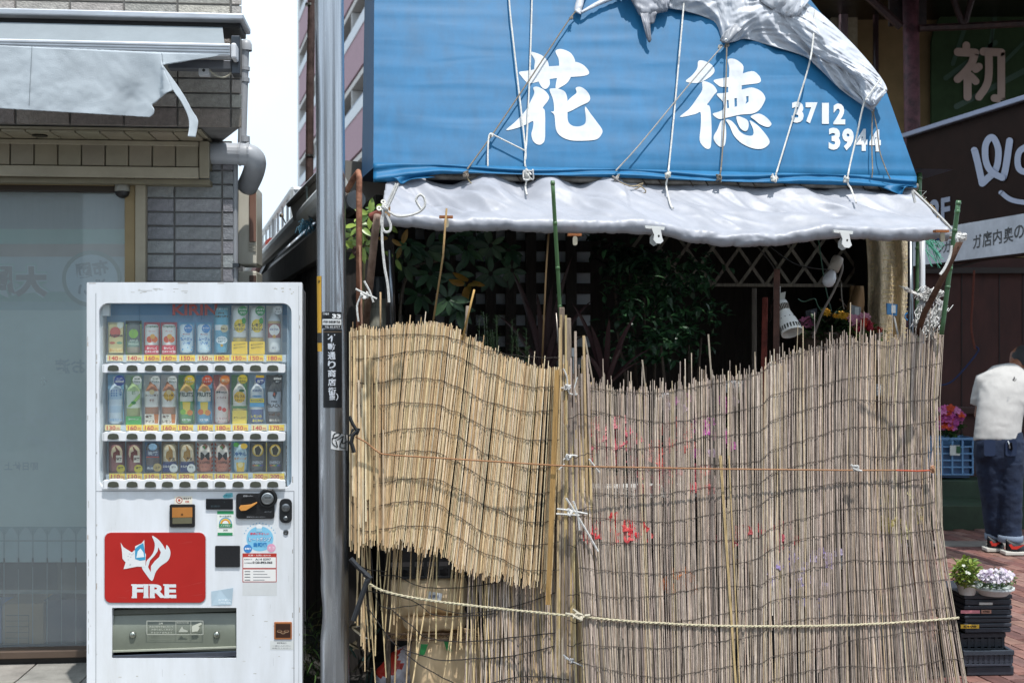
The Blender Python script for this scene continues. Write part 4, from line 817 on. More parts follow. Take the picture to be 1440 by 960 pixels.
# ================================================================== ALLEY: what stands between the two shops
def alw(px, py, v=0.0): return AL.uw(px, py, v)
fence_ = thing('alley_wall', 'dark weathered board wall running down the alley behind the pole', 'wall', AL.pt(2, -.1, 0))
b = MB(); b.box(AL, -.1, 9, -.14, -.02, 0, 2.0, '#2a2623'); b.build('wall_core', WOOD, fence_)
u = -.1; i = 0
while u < 8.6:
    wdt = .19; b = MB(); b.box(AL, u+.003, u+wdt-.003, -.021, rnd.uniform(.0, .006), 0, 2.0, vary('#3b342f', .3)); b.build('board', WOOD, fence_); u += wdt
b = MB(); b.box(AL, -.1, 9, -.15, .05, 2.0, 2.16, '#4a443d'); b.build('top_beam', STONE, fence_, bevel=.006)
b = MB(); b.tube([AL.pt(u_, .03, 2.30+.0*u_) for u_ in (-.2, 3, 9)], .055, '#b9bbb8', 12); tag(b.build('gutter_pipe', PLASTIC), 'long pale pipe running along the top of the alley wall', 'pipe')
b = MB(); b.tube([AL.pt(u_, -.06, 2.235) for u_ in (-.2, 3, 9)], .045, '#7f8285', 12); tag(b.build('conduit_pipe', METAL), 'grey metal pipe just below the long pale alley pipe', 'pipe')
ev = thing('house_eave', 'dark grey boxed eave end jutting over the alley beside the pole', 'eave', AL.pt(1.2, -.2, 2.4))
b = MB(); E = [W3(408, 288, 6.9), W3(470, 224, 6.2), W3(470, 292, 6.2), W3(413, 311, 6.9)]
bk = [p+Vector((.5, .35, 0)) for p in E]; b.hexa([E[0], E[1], E[2], E[3], bk[0], bk[1], bk[2], bk[3]], '#8d8984'); b.build('fascia', PAINT, ev, fixn=True)
b = MB(); b.tube([W3(406, 288, 6.88), W3(470, 221, 6.16)], .016, '#6a6662', 8); b.build('edge_trim', PAINT, ev)
b = MB(); b.tube(catmull([W3(431, 262, 6.5), W3(432, 280, 6.5), W3(434, 300, 6.45), W3(438, 312, 6.4)]), .006, '#3f4a4a'); b.build('cable', PLASTIC, ev)
tf = MB()
for _ in range(60):
    p = W3(rnd.gauss(432, 5), rnd.gauss(316, 3), 6.4); q = p+Vector((rnd.uniform(-.05, .05), rnd.uniform(-.02, .02), rnd.uniform(-.05, .01))); tf.tube([p, (p+q)/2+Vector((0, 0, .01)), q], .002, vary('#4f7f96', .2), 3)
tag(tf.build('net_tuft', STRING), 'frayed blue net tuft caught under the dark eave', 'netting', kind='stuff')
# a terrace railing further down the alley
rl = thing('terrace_railing', 'white metal railing of a terrace above red roof in the alley', 'railing', AL.pt(5, .35, 2.6))
def alp(px, py, v): 
    return AL.pix(px, py, v)
pA, pB = W3(412, 267, 9.2), W3(357, 346, 13.2); low = .95
b = MB(); b.tube([pA, pB], .025, '#d9dde0', 8); b.tube([pA, pA+Vector((1.0, .4, 0))], .025, '#d9dde0', 8); b.build('handrail', PAINT, rl)
b = MB(); dz = Vector((0, 0, -low)); b.tube([pA+dz, pB+dz], .02, '#d9dde0', 8); b.build('bottom_rail', PAINT, rl)
nb = 10
for k in range(nb+1):
    p = pA.lerp(pB, k/nb); b = MB(); b.tube([p, p+dz], .024 if k % 4 == 0 else .012, '#ccd1d4', 6); b.build('baluster', PAINT, rl)
for k in range(5):
    p = pA+Vector((1.0, .4, 0))*(k+1)/5; b = MB(); b.tube([p, p+dz], .012, '#ccd1d4', 6); b.build('baluster', PAINT, rl)
b = MB(); q0, q1 = pA+dz*1.0, pB+dz*1.0; b.hexa([q0+Vector((-.0, 0, -.35)), q1+Vector((0, 0, -.35)), q1+Vector((1.2, .5, -.35)), q0+Vector((1.2, .5, -.35)), q0+Vector((0, 0, -.02)), q1+Vector((0, 0, -.02)), q1+Vector((1.2, .5, -.02)), q0+Vector((1.2, .5, -.02))], '#b9bcbc')
tag(b.build('terrace_slab', STONE), 'pale concrete terrace slab under the white railing', 'terrace')
rf = thing('shed_roof', 'small red tiled shed roof below the terrace railing', 'roof', W3(372, 430, 10.5))
b = MB(); P = [W3(352, 404, 11.5), W3(381, 348, 9.6), W3(412, 348, 9.8), W3(395, 404, 12)]; b.hexa([p+Vector((0, 0, -.06)) for p in P]+P, '#5e6266'); b.build('deck', PAINT, rf)
for k in range(7):
    b = MB(); a0 = P[1].lerp(P[2], k/14); a1 = P[0].lerp(P[3], k/14); b.tube([a0+Vector((0, 0, .03)), a1+Vector((0, 0, .03))], .05, vary('#8c3a30', .15), 6); b.build('roof_tile', PAINT, rf)
b = MB(); b.box(Fr(0, 11.8, 0), -2.9, -1.4, 0, .3, 0, 2.55, '#a9aaa8'); tag(b.build('far_wall', STONE), 'pale low wall at the far end of the alley', 'wall')
b = MB(); b.tube([W3(435, 280, 7.4), W3(436, 120, 7.4), W3(440, -60, 7.4)], .024, '#54403a', 12); p_ = tag(b.build('rusty_pole', RUST, origin=W3(435, 280, 7.4)), 'thin rusty iron post rising behind the shiny steel pole', 'post')
for y in (7, 219):
    b = MB(); b.tube([W3(435.5, y-1.5, 7.4), W3(435.5, y+1.5, 7.4)], .028, '#8a857c', 12); b.build('band', METAL, p_)
b = MB(); b.tube(catmull([W3(396, 303, 8), W3(402, 315, 8), W3(403, 322, 8), W3(412, 325, 8)]), .006, '#a8a49a', 4); b.lathe([(0, .015), (.011, .011), (.015, 0), (.011, -.011), (0, -.015)], W3(396, 303, 8), '#8f7f6a', 8); tag(b.build('bent_wire', METAL), 'bent wire with a small knob before the terrace railing', 'wire')

# apartment block far behind
ap = thing('apartment_block', 'tall pink and white apartment block with balconies far behind alley', 'building', W3(460, 490, 50)*Vector((1, 1, 0)))
AP = Fr(W3(503, 490, 43).x, 43, A_AL)
ZB = [EYE+350*43/F+2.87*k for k in range(-4, 6)]
b = MB(); b.box(AP, -6, 21.3, -9, -1.5, 0, 26, '#bdb6ae'); b.build('block', PLAIN, ap)
b = MB(); b.box(AP, 20.6, 21.5, -9, 0, 0, 26, '#d6d4d2'); b.build('end_wall', PLAIN, ap)
for z in ZB:
    b = MB(); b.box(AP, -6, 20.6, -1.5, .0, z-1.25-.95, z-1.25-.75, '#c9c3bd'); b.build('balcony_floor', PLAIN, ap)
    b = MB(); b.box(AP, -6, 20.6, -.12, .02, z-1.9, z-.55, '#a8808a'); b.build('balcony_wall', PLAIN, ap)
    b = MB(); b.box(AP, -6, 20.6, -.14, .05, z-.55, z-.12, '#dfe2e6'); b.build('parapet', PLAIN, ap)
    b = MB(); b.tube([AP.pt(-6, -.05, z), AP.pt(20.6, -.05, z)], .04, '#9fb4d0', 5); b.build('rail', PAINT, ap)
    for u_ in (-2, 4, 10, 16):
        b = MB(); b.box(AP, u_, u_+2.4, -1.5, -1.46, z-2, z+.3, '#2e3a52'); b.build('window', PAINT, ap)
        b = MB(); b.box(AP, u_+3.2, u_+4.2, -1.5, -1.46, z-2, z+.2, '#c49a7c'); b.build('door', PAINT, ap)
    for u_ in (1.6, 7.6, 13.6):
        b = MB(); b.box(AP, u_, u_+.15, -1.48, -.02, z-1.9, z+.65, '#cbc9c7'); b.build('partition', PLAIN, ap)

# ================================================================== FLOWER SHOP BODY
fs = thing('flower_shop', 'small flower shop with blue canvas front and dark open interior', 'shop', SH.pt(.4, .3, 0))
def sbox(name, u0, u1, v0, v1, w0, w1, col, mm=WOOD, parent=fs, bevel=0):
    b = MB(); b.box(SH, u0, u1, v0, v1, w0, w1, col); return b.build(name, mm, parent, bevel=bevel)
uL0, uR0 = SH.uw(500, 400, .1)[0], SH.uw(1292, 300, .0)[0]
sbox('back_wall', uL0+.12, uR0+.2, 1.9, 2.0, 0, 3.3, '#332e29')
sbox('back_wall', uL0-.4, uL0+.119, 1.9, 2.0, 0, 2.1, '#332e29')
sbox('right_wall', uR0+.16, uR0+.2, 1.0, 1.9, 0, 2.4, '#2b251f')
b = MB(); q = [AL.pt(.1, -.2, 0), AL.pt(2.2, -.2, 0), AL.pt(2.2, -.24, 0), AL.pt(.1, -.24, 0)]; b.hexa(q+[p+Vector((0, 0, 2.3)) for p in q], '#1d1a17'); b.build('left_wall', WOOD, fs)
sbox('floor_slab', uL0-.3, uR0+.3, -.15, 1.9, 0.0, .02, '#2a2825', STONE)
# canvas front: leans back, with faint sideways wrinkles
ZBL = lambda s: lerp(SH.uw(525, 226, .02)[1], SH.uw(1290, 247, .02)[1], s)
SL = .42
def bedge(t):      # left and right photo columns at the rows from hem (t=0) to beyond the frame (t=1)
    return lerp(525, 527, t), lin([(0, 1289), (.325, 1247), (.394, 1234), (.51, 1197), (.62, 1158), (.78, 1112), (1, 1075)], t)
def wrink(u, w):
    return .0042*noise.noise(Vector((u*1.1, w*9, 1.3)))+.0028*noise.noise(Vector((u*2.2+4, w*24, 7)))+.010*noise.noise(Vector((u*1.3, w*1.7, 4)))
def bv_(w): return .02+max(0, w-2.40)*SL
def blue_pt(px, py, off=0.0):
    """point on the canvas seen at this photo pixel, off metres proud of it"""
    v = .2
    for _ in range(7): v = bv_(SH.uw(px, py, v)[1])
    u, w = SH.uw(px, py, v); v += wrink(u, w)-off
    return SH.pix(px, py, v)
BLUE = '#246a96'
BL = mat('canvas_blue', .5, 0, amt=.19, scale=4, stretch=(3.4, 3.4, .35), bump=.06, bscale=300, spec=.22, rvar=.06)
def bgrid(s, t):
    l, r_ = bedge(t); py = lerp(lerp(229, 248, s), -115, t)
    return blue_pt(lerp(l, r_, s), py)
b = MB(); b.grid(bgrid, 150, 70, BLUE); b.build('canvas_front', BL, fs, smooth=True)
b = MB()
def hem(s, t):
    px = lerp(525, 1289, s); top = lerp(229, 248, s)
    sag = interp([(0, 27), (.03, 26), (.07, 21), (.13, 13), (.2, 11), (.9, 15), (.96, 16), (1, 16)], s)
    py = top+t*sag; v = -.012-.034*math.sin(min(1, t*1.15)*math.pi*.5)-.010*math.sin(t*9+2.2*math.sin(s*17))-.006*noise.noise(Vector((s*26, t*2, 0)))
    if s < .13: v -= (1-s/.13)*.03
    return SH.pix(px, py, v)
b.grid(hem, 140, 10, BLUE); b.build('hem_fold', BL, fs, smooth=True, solid=.002)
b = MB()          # loose tails of canvas hanging at both ends of the hem
b.grid(lambda s, t: SH.pix(lerp(lerp(526, 612, s), lerp(556, 578, s), t), lerp(243+6*s, interp([(0, 250), (.4, 259), (1, 252)], s), t), -.05-.03*t+.012*math.sin(s*9+t*4)), 16, 8, BLUE); b.build('canvas_tail', BL, fs, smooth=True, solid=.002)
b = MB(); b.grid(lambda s, t: SH.pix(lerp(lerp(1225, 1289, s), lerp(1262, 1272, s), t), lerp(258+3*s, interp([(0, 272), (.5, 277), (1, 262)], s), t), -.05-.02*t+.012*math.sin(s*8+t*5)), 16, 8, BLUE); b.build('canvas_tail', BL, fs, smooth=True, solid=.002)
def side(s, t):
    p0 = blue_pt(lerp(525, 527, t), lerp(236, -115, t)); return p0+Vector((-.27, .963, 0))*s*lerp(.36, .3, t)
b.grid(side, 4, 20, '#2a6390'); b.build('canvas_side', BL, fs, smooth=True)  # side coloured a little darker than the front for its shade
b = MB()
def rtop(s, t):
    p0 = blue_pt(*(lambda l_r: (l_r[1], 0))(bedge(t))) if False else blue_pt(bedge(t)[1], lerp(248, -115, t)); return p0+Vector((-.02+.1*t, 1, .12))*s*1.6
b.grid(rtop, 4, 20, BLUE); b.build('canvas_end', BL, fs, smooth=True)
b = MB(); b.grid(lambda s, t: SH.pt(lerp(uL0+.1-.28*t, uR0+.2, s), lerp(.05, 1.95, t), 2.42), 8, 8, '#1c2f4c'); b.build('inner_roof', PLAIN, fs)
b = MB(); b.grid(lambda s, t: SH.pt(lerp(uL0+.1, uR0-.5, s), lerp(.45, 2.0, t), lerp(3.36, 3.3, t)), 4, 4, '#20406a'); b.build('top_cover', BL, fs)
crumple(BL, 2.2, .07, .02, (1, 1, 6))
# painted characters and telephone numbers
k5 = lambda P, n=4: [(700+p[0]/3.6, 60+p[1]/3.6) for p in catmull([(x, y, 0) for x, y in P], n, True)]
HANA = [[(108, 150), (150, 143), (190, 135), (250, 122), (310, 118), (350, 112), (390, 98), (430, 112), (458, 140), (460, 160), (430, 170), (370, 175), (300, 180), (240, 190), (165, 207), (145, 200), (120, 172)],
 [(165, 50), (190, 52), (230, 70), (256, 105), (262, 180), (262, 215), (245, 235), (225, 228), (208, 200), (185, 140), (187, 90)],
 [(292, 45), (315, 33), (350, 42), (375, 60), (392, 95), (385, 130), (370, 175), (350, 205), (320, 225), (293, 235), (300, 180), (310, 130), (308, 85)],
 [(180, 228), (205, 225), (240, 245), (260, 275), (250, 300), (228, 330), (238, 345), (240, 420), (238, 490), (225, 512), (205, 517), (180, 500), (170, 465), (178, 430), (178, 398), (150, 412), (100, 432), (42, 443), (90, 400), (140, 345), (170, 290), (185, 255)],
 [(262, 240), (280, 232), (310, 235), (340, 250), (352, 285), (353, 340), (355, 395), (375, 420), (410, 425), (440, 412), (446, 385), (442, 325), (470, 360), (500, 400), (528, 440), (525, 465), (500, 490), (440, 497), (370, 495), (320, 475), (295, 440), (287, 370), (270, 350), (285, 345), (280, 290)],
 [(395, 230), (420, 225), (450, 245), (467, 275), (460, 300), (420, 320), (355, 352), (345, 335), (352, 300), (375, 275), (398, 255)]]
TOKU = [[(1015, 95), (1040, 92), (1080, 110), (1098, 140), (1085, 165), (1050, 190), (1010, 205), (952, 197), (985, 165), (1010, 130)],
 [(1035, 200), (1055, 198), (1090, 215), (1110, 245), (1095, 265), (1070, 300), (1060, 315), (1075, 330), (1082, 420), (1080, 515), (1068, 538), (1045, 530), (1022, 495), (1027, 430), (1027, 355), (1000, 362), (922, 377), (970, 335), (1010, 280), (1035, 240)],
 [(1093, 192), (1130, 182), (1200, 170), (1285, 145), (1320, 165), (1332, 190), (1320, 205), (1270, 212), (1200, 222), (1135, 225), (1110, 212)],
 [(1165, 88), (1190, 82), (1220, 95), (1243, 120), (1240, 160), (1235, 200), (1232, 246), (1200, 260), (1168, 255), (1170, 190), (1172, 130)],
 [(1108, 262), (1150, 255), (1230, 240), (1285, 228), (1330, 245), (1353, 275), (1350, 300), (1325, 340), (1290, 360), (1230, 365), (1160, 380), (1120, 387), (1088, 362), (1120, 350), (1143, 335), (1140, 300)],
 [(1128, 400), (1145, 395), (1155, 430), (1155, 490), (1145, 525), (1120, 525), (1095, 495), (1095, 470), (1112, 440)],
 [(1155, 392), (1180, 395), (1205, 420), (1225, 450), (1255, 468), (1290, 470), (1293, 440), (1275, 395), (1310, 415), (1345, 450), (1373, 490), (1372, 515), (1340, 537), (1290, 535), (1235, 510), (1195, 470), (1175, 425)],
 [(1208, 375), (1240, 380), (1265, 395), (1270, 420), (1262, 445), (1245, 447), (1222, 425)],
 [(1280, 374), (1320, 360), (1355, 375), (1383, 405), (1382, 420), (1365, 428), (1330, 415), (1300, 392)]]
HOLES = [[(1159, 293), (1168, 291), (1171, 331), (1161, 333)], [(1198, 283), (1210, 281), (1211, 323), (1199, 326)], [(1257, 273), (1270, 271), (1269, 300), (1254, 311), (1259, 295)]]
def on_canvas(mb, pts, off, col, holes=()):
    loops = [pts]+list(holes); T_ = tessellate_polygon([[Vector((x, y, 0)) for x, y in l] for l in loops]); flat = [p for l in loops for p in l]
    bm = bmesh.new(); vs = [bm.verts.new((x, y, 0)) for x, y in flat]
    for t in T_:
        try: bm.faces.new([vs[i] for i in t])
        except ValueError: pass
    for _ in range(4):
        es = [e for e in bm.edges if e.calc_length() > 7]
        if not es: break
        bmesh.ops.subdivide_edges(bm, edges=es, cuts=1); bmesh.ops.triangulate(bm, faces=[f for f in bm.faces if len(f.verts) > 3])
    bm.verts.index_update()
    mb.add([blue_pt(v_.co.x, v_.co.y, off) for v_ in bm.verts], [[q_.index for q_ in f.verts] for f in bm.faces], col); bm.free()
LW = mat('lettering_white', .6, amt=.2, scale=7, stretch=(2, 2, .7), bump=.25, bscale=420, tint=(.97, .97, .97))
for nm, strokes in (('painted_character', HANA), ('painted_character', TOKU)):
    b = MB()
    for i, s_ in enumerate(strokes):
        hs = [[(700+x/3.6, 60+y/3.6) for x, y in h] for h in HOLES] if (strokes is TOKU and i == 4) else ()
        on_canvas(b, k5(s_), .0022+.0003*i, '#cdd1d5', hs)
    b.build(nm, LW, fs)
def dig(body, x0, x1, y0, y1):
    b = MB(); n_ = len(body); wd = (x1-x0)/n_
    for i, ch in enumerate(body):
        b.text(None, ch, x0+wd*(i+.5), (y0+y1)/2+ (i-1.5)*.8, y1-y0, 0, '#cdd1d5', .05 if ch != '1' else .03, w=wd*(.62 if ch == '1' else .86) if ch != '1' else wd*.5, mp=lambda x, y: blue_pt(x, y, .0045))
    b.build('painted_number', LW, fs)
dig('3712', 1112, 1190, 144.5, 174); dig('3944', 1164, 1240, 181, 212)
# pipe under the hem
pp = thing('scaffold_pipe', 'weathered grey scaffold pipe along the hem of the blue canvas', 'pipe', SH.pix(950, 258, -.005))
b = MB(); b.tube([SH.pix(x, lerp(247.5, 263, (x-600)/690), -.004) for x in range(600, 1291, 30)], 5.2*5.6/F, '#8f8b84', 12); b.build('tube', mat('weathered_pipe', .6, .5, amt=.6, scale=11, tint=(.75, .68, .6), bump=.2), pp, smooth=True)
for x in range(640, 1260, 22):
    if rnd.random() < .55:
        y = lerp(247.5, 263, (x-600)/690); b = MB(); b.tube([SH.pix(x-2, y-6.5, -.018), SH.pix(x, y-2, -.026), SH.pix(x+3, y+3, -.026), SH.pix(x+5, y+6.5, -.016)], .0028, rnd.choice(['#2c2622', '#3f3327', '#4f4436']), 5); b.build('lashing', STRING, pp)

# silver sheet below the canvas, sloping out to its rolled hem
HEMY = [(530, 318), (570, 319), (640, 325), (700, 324), (780, 327), (880, 328), (930, 331), (980, 342), (1020, 347), (1080, 346), (1130, 341), (1160, 336), (1200, 336), (1260, 339), (1331, 339)]
TOPY = [(540, 252), (640, 251), (1280, 266)]
silver = thing('silver_sheet', 'crumpled silver tarpaulin flap under the blue canvas', 'tarpaulin', SH.pix(930, 335, -.5))
def flap(s, t):
    xt, xb = lerp(545, 1278, s), lerp(537, 1331, s)
    k_ = min(t/.80, 1)
    hy = interp(HEMY, xb)
    y0 = interp(TOPY, xt); px = lerp(xt, xb, k_)
    v = lerp(.015, -.36, k_); crv = math.sin(k_*math.pi)
    # long folds that fan out from the lashings
    f = .034*math.sin(xt/17+1.2*math.sin(xt/61))*(1-k_)**1.1*(1 if s < .45 else .45)+.03*noise.noise(Vector((xt/60-k_*2.2, k_*1.2, 5)))*(.4+crv)+.026*ridge(Vector((xt/70-k_*2.8, k_*1.1, 9)))*(.3+crv)+.013*ridge(Vector((xt/24-k_*4.5, k_*1.2, 19)))*(.3+crv)
    if k_ < 1:
        py = lerp(y0, hy-18, k_); p = SH.pix(px, py, v); p.z += f-.03*crv; return p
    q = (t-.80)/.20; a = q*1.35*math.pi; rr_ = 9.0*5.24/F*(1+.14*noise.noise(Vector((xb/26, 0, 3)))+.08*ridge(Vector((xb/9, q*1.5, 3))))
    p = SH.pix(xb, hy-18, -.36); dn = Vector((0, 0, -1)); fw = Vector((SH.n.x, SH.n.y, 0))*-1
    return p+fw*rr_*math.sin(a)+dn*rr_*(1-math.cos(a))+Vector((0, 0, f*(1-q)))+fw*.004*ridge(Vector((xb/11, q*3, 1)))
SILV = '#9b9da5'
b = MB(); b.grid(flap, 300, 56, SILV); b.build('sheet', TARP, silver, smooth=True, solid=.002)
b = MB(); b.tube([SH.pix(lerp(545, 1350, i/20), interp(HEMY, lerp(545, 1331, i/20))-10, -.355) for i in range(21)], .014, '#8d8a86', 8); b.build('hem_pole', METAL, silver)
b = MB(); b.tube([SH.pix(1316, 332, -.36), SH.pix(1331, 331.5, -.36)], .0205, '#2f62a0', 12); b.build('blue_sleeve', PLASTIC, silver)

# silver tarpaulin thrown over the top right of the canvas
drape = thing('tarpaulin_drape', 'crumpled silver tarpaulin draped over top right of blue canvas', 'tarpaulin', blue_pt(1100, 100, .1))
def sheet(name, up, lo, off_u, off_l, nu, nv, wr, seed, mm=TARP, bulge=.05, col='#bbbec5'):
    """cloth between an upper and a lower edge, each a list of photo points lying on the canvas"""
    U = catmull([(x, y, 0) for x, y in up], 8); Lw = catmull([(x, y, 0) for x, y in lo], 8)
    def at(P, s): 
        f_ = s*(len(P)-1); i = min(int(f_), len(P)-2); return P[i].lerp(P[i+1], f_-i)
    def fn(s, t):
        p = at(U, s).lerp(at(Lw, s), t)
        o_ = lerp(off_u, off_l, t)+bulge*math.sin(t*math.pi)+wr*(.8*noise.noise(Vector((s*6+seed, t*1.5, seed)))+.6*ridge(Vector((s*8-t*3, t*2.4, seed+3)))+.3*ridge(Vector((s*18+t*6, t*5, seed+9)))+.07*ridge(Vector((s*44-t*9, t*14, seed+5)))-.45)
        return blue_pt(p.x, p.y, o_)
    b = MB(); b.grid(fn, nu, nv, col); return b.build(name, mm, drape, smooth=True, solid=.002)
sheet('lower_layer', [(945, -70), (1000, -60), (1060, -50), (1110, -20), (1150, 30), (1190, 75), (1222, 140)], [(940, 12), (968, 17), (1004, 31), (1017, 58), (1032, 59), (1048, 55), (1075, 62), (1130, 79), (1150, 95), (1185, 128), (1228, 158)], .06, .022, 200, 60, .034, 2.0, bulge=.05)
sheet('upper_fold', [(1068, -60), (1110, -30), (1135, 4), (1160, 24), (1200, 63), (1232, 100), (1247, 124), (1243, 134), (1231, 146)], [(1040, -45), (1072, 5), (1085, 20), (1102, 28), (1130, 58), (1150, 80), (1185, 98), (1205, 115), (1214, 141), (1226, 149)], .10, .085, 200, 44, .026, 7.0, bulge=.05)
sheet('crown_fold', [(1030, -80), (1090, -66), (1140, -30), (1142, -5)], [(1050, -8), (1072, 4), (1095, 18), (1120, 26)], .13, .12, 40, 14, .03, 12.0, bulge=.05)
sheet('torn_strip', [(820, -30), (812, -5), (808, 12), (809, 17), (815, 20)], [(835, -30), (823, -4), (819, 12), (818, 17), (817, 20)], .03, .03, 24, 4, .004, 3.0, bulge=.01)
sheet('torn_strip', [(817, 16), (835, 5), (850, -3), (870, -12)], [(818, 20), (836, 11), (858, 2), (880, -6)], .035, .03, 24, 4, .006, 4.0, bulge=.01)
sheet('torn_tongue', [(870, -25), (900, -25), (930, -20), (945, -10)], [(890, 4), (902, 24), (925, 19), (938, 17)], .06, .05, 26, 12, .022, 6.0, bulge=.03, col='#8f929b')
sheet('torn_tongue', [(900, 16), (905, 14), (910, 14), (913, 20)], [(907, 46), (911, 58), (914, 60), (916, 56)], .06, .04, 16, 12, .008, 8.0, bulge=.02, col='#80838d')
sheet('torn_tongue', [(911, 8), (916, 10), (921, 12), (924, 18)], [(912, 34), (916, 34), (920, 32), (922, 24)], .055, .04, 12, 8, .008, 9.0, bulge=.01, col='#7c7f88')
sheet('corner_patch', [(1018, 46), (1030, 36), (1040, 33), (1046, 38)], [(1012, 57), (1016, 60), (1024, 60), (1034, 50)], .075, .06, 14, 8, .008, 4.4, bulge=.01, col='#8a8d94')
for x, y in ((1021, 57), (1227, 150), (813.5, 15)):
    b = MB(); c_ = blue_pt(x, y, .085 if x > 1000 else .035); b.lathe([(.0045, 0), (.006, .002), (.0085, .001), (.009, 0)], c_, '#d6d8da', 12, axis=Vector((SH.n.x, SH.n.y, 0))*-1); b.build('grommet', METAL, drape)
sheet('shiny_corner', [(1213, 142), (1225, 141), (1239, 140)], [(1222, 152), (1227, 155), (1230, 152)], .095, .08, 8, 5, .003, 5.1, bulge=.004, col='#9a9ca4')
# ropes across the canvas
def rope(name, label, pts, r_, col, offs=.03, parent=None, cat='rope', seg=8, extra=()):
    P = [(x, y, 0) for x, y in pts]; Q = catmull(P, seg) if seg > 1 else [Vector(p) for p in P]
    offf = offs if callable(offs) else (lambda y: offs)
    b = MB(); b.tube([blue_pt(p.x, p.y, offf(p.y)) if p.y < 238 else SH.pix(p.x, p.y, -.06-max(0, p.y-262)*.0055) for p in Q], r_, col, 6)
    o_ = b.build(name, STRING)
    tag(o_, label, cat); 
    for k_, (x, y, s_) in enumerate(extra):
        q = MB()
        for j in range(5):
            a = [SH.pix(x+rnd.uniform(-s_, s_), y+rnd.uniform(-s_*1.1, s_*1.3), -.05-rnd.uniform(0, .03)) if y > 236 else blue_pt(x+rnd.uniform(-s_, s_), y+rnd.uniform(-s_, s_), .03+rnd.uniform(0, .02)) for _ in range(4)]
            q.tube(catmull(a, 4, True), r_*.95, vary(col, .1), 5)
        kn = q.build('knot', STRING, o_)
    return o_
WR, GRR, BRN = '#dcdad4', '#a5a09a', '#857b6e'
rope('rope', 'white rope slanting just left of the first painted character', [(715, -60), (716, 0), (722, 60), (731, 140), (739, 212), (738, 226)], .0042, WR)
rope('rope', 'white vertical rope through the first character with a big knot', [(748, -60), (748, 0), (745, 100), (741, 190), (738, 228), (742, 244), (739, 262), (741, 274)], .0042, WR, extra=((743, 245, 7),))
rope('rope', 'thin brown rope slanting from the torn strip grommet', [(813, 17), (803, 24), (748, 107), (692, 190), (657, 238)], .0036, BRN, .035, seg=3, extra=((803, 25, 2.6), (655, 244, 4)))
rope('rope', 'short white cord hooked on the slanting brown rope', [(686, 236), (686, 215), (687, 195), (690, 188), (698, 192), (720, 203), (738, 212)], .004, WR, .04, extra=((691, 190, 2.2),))
rope('rope', 'white rope between the two painted characters', [(966, -60), (962, 0), (956, 70), (948, 160), (940, 240), (937, 262), (943, 288), (947, 293)], .0042, WR, lambda y: .06 if y < 90 else .04, extra=((939, 246, 4),))
rope('rope', 'grey rope slanting down left from second character', [(1015, 66), (965, 124), (900, 203), (866, 240)], .0036, GRR, .05, seg=3, extra=((1013, 66, 3.4), (866, 250, 5)))
rope('rope', 'grey vertical rope crossing the second painted character', [(1022, 62), (1021, 110), (1018, 180), (1014, 236), (1011, 252)], .0036, BRN, .045, extra=((1022, 64, 3), (1011, 250, 4)))
rope('rope', 'white rope beside the first telephone digit', [(1146, 14), (1144, 50), (1138, 90), (1120, 150), (1105, 200), (1091, 246)], .0042, WR, lambda y: .15 if y < 90 else lerp(.12, .03, min(1, (y-90)/80)), extra=((1089, 250, 5),))
rope('rope', 'white rope from the drape corner past the lower digits', [(1238, 112), (1226, 128), (1215, 146), (1205, 190), (1192, 250), (1197, 266), (1204, 285)], .0042, WR, lambda y: .17 if y < 140 else lerp(.14, .03, min(1, (y-140)/60)), extra=((1190, 252, 3.5),))
rope('rope', 'straight brown rope hanging from the drape corner grommet', [(1227, 153), (1226, 200), (1227, 238), (1226, 250)], .003, BRN, .05, extra=((1227, 156, 3.2),))
rope('rope', 'curving brown rope hanging beside the straight one', [(1228, 158), (1233, 180), (1237, 212), (1245, 236), (1252, 252)], .003, BRN, .045)
b = MB(); b.tube(catmull([SH.pix(x, y, -.06) for x, y in [(654, 243), (660, 255), (668, 261), (674, 263)]]), .003, '#a89a7c', 5); tag(b.build('string', STRING), 'short frayed string end on the pipe at far left', 'string')
b = MB(); b.tube(catmull([SH.pix(x, y, -.07-.01*math.sin(i)) for i, (x, y) in enumerate([(866, 252), (876, 258), (890, 262), (904, 258), (896, 265), (880, 268), (892, 274), (908, 270), (900, 262), (884, 262)])], 5), .003, '#a8977a', 5); tag(b.build('string', STRING), 'tangled brown string bundle on the pipe below first number', 'string')
SC = Fr(SH.O.x-SH.n.x*.27, SH.O.y-SH.n.y*.27, SH.a)          # the plane the screens hang in
# ================================================================== REED SCREENS
GREY = ['#b09f91', '#c2b1a3', '#96887d', '#cebeb0', '#b19c89', '#81746c', '#a6968b', '#b9a799', '#c3b29f']
GOLD = ['#dfc49c', '#e8d2b0', '#d0b086', '#dabc92', '#c2a278', '#edd9ba', '#e2c79b']
STRAW = ['#cfb485', '#dcc497', '#bda27a', '#c6ae88']
def reed(b, P, r_, col, n=4): b.tube(P, r_, col, n)
TOPR = [(800, 528), (820, 530), (845, 536), (870, 541), (900, 545), (935, 546), (960, 540), (1000, 531), (1040, 526), (1065, 521), (1090, 503), (1120, 494), (1150, 487), (1180, 478), (1200, 474), (1240, 474), (1290, 468), (1327, 464)]
def gx(s, py):
    return lerp(806, 1318, s)+s**6*interp([(460, 9), (560, 3), (662, -7), (790, 15), (960, 43), (1010, 50)], py)+(1-s)**4*interp([(560, 0), (662, 2), (960, 18), (1010, 22)], py)
def gv(py): return lerp(-.03, -.30, max(0, (py-470)/500))
gs = thing('reed_screen', 'tall weathered grey reed screen tied across the shop front', 'reed screen', SC.pix(1080, 1000, -.30))
WL[gs.name].z = 0; gs.location.z = 0
YB = 1012
b = MB(); tall = []
NR = 520
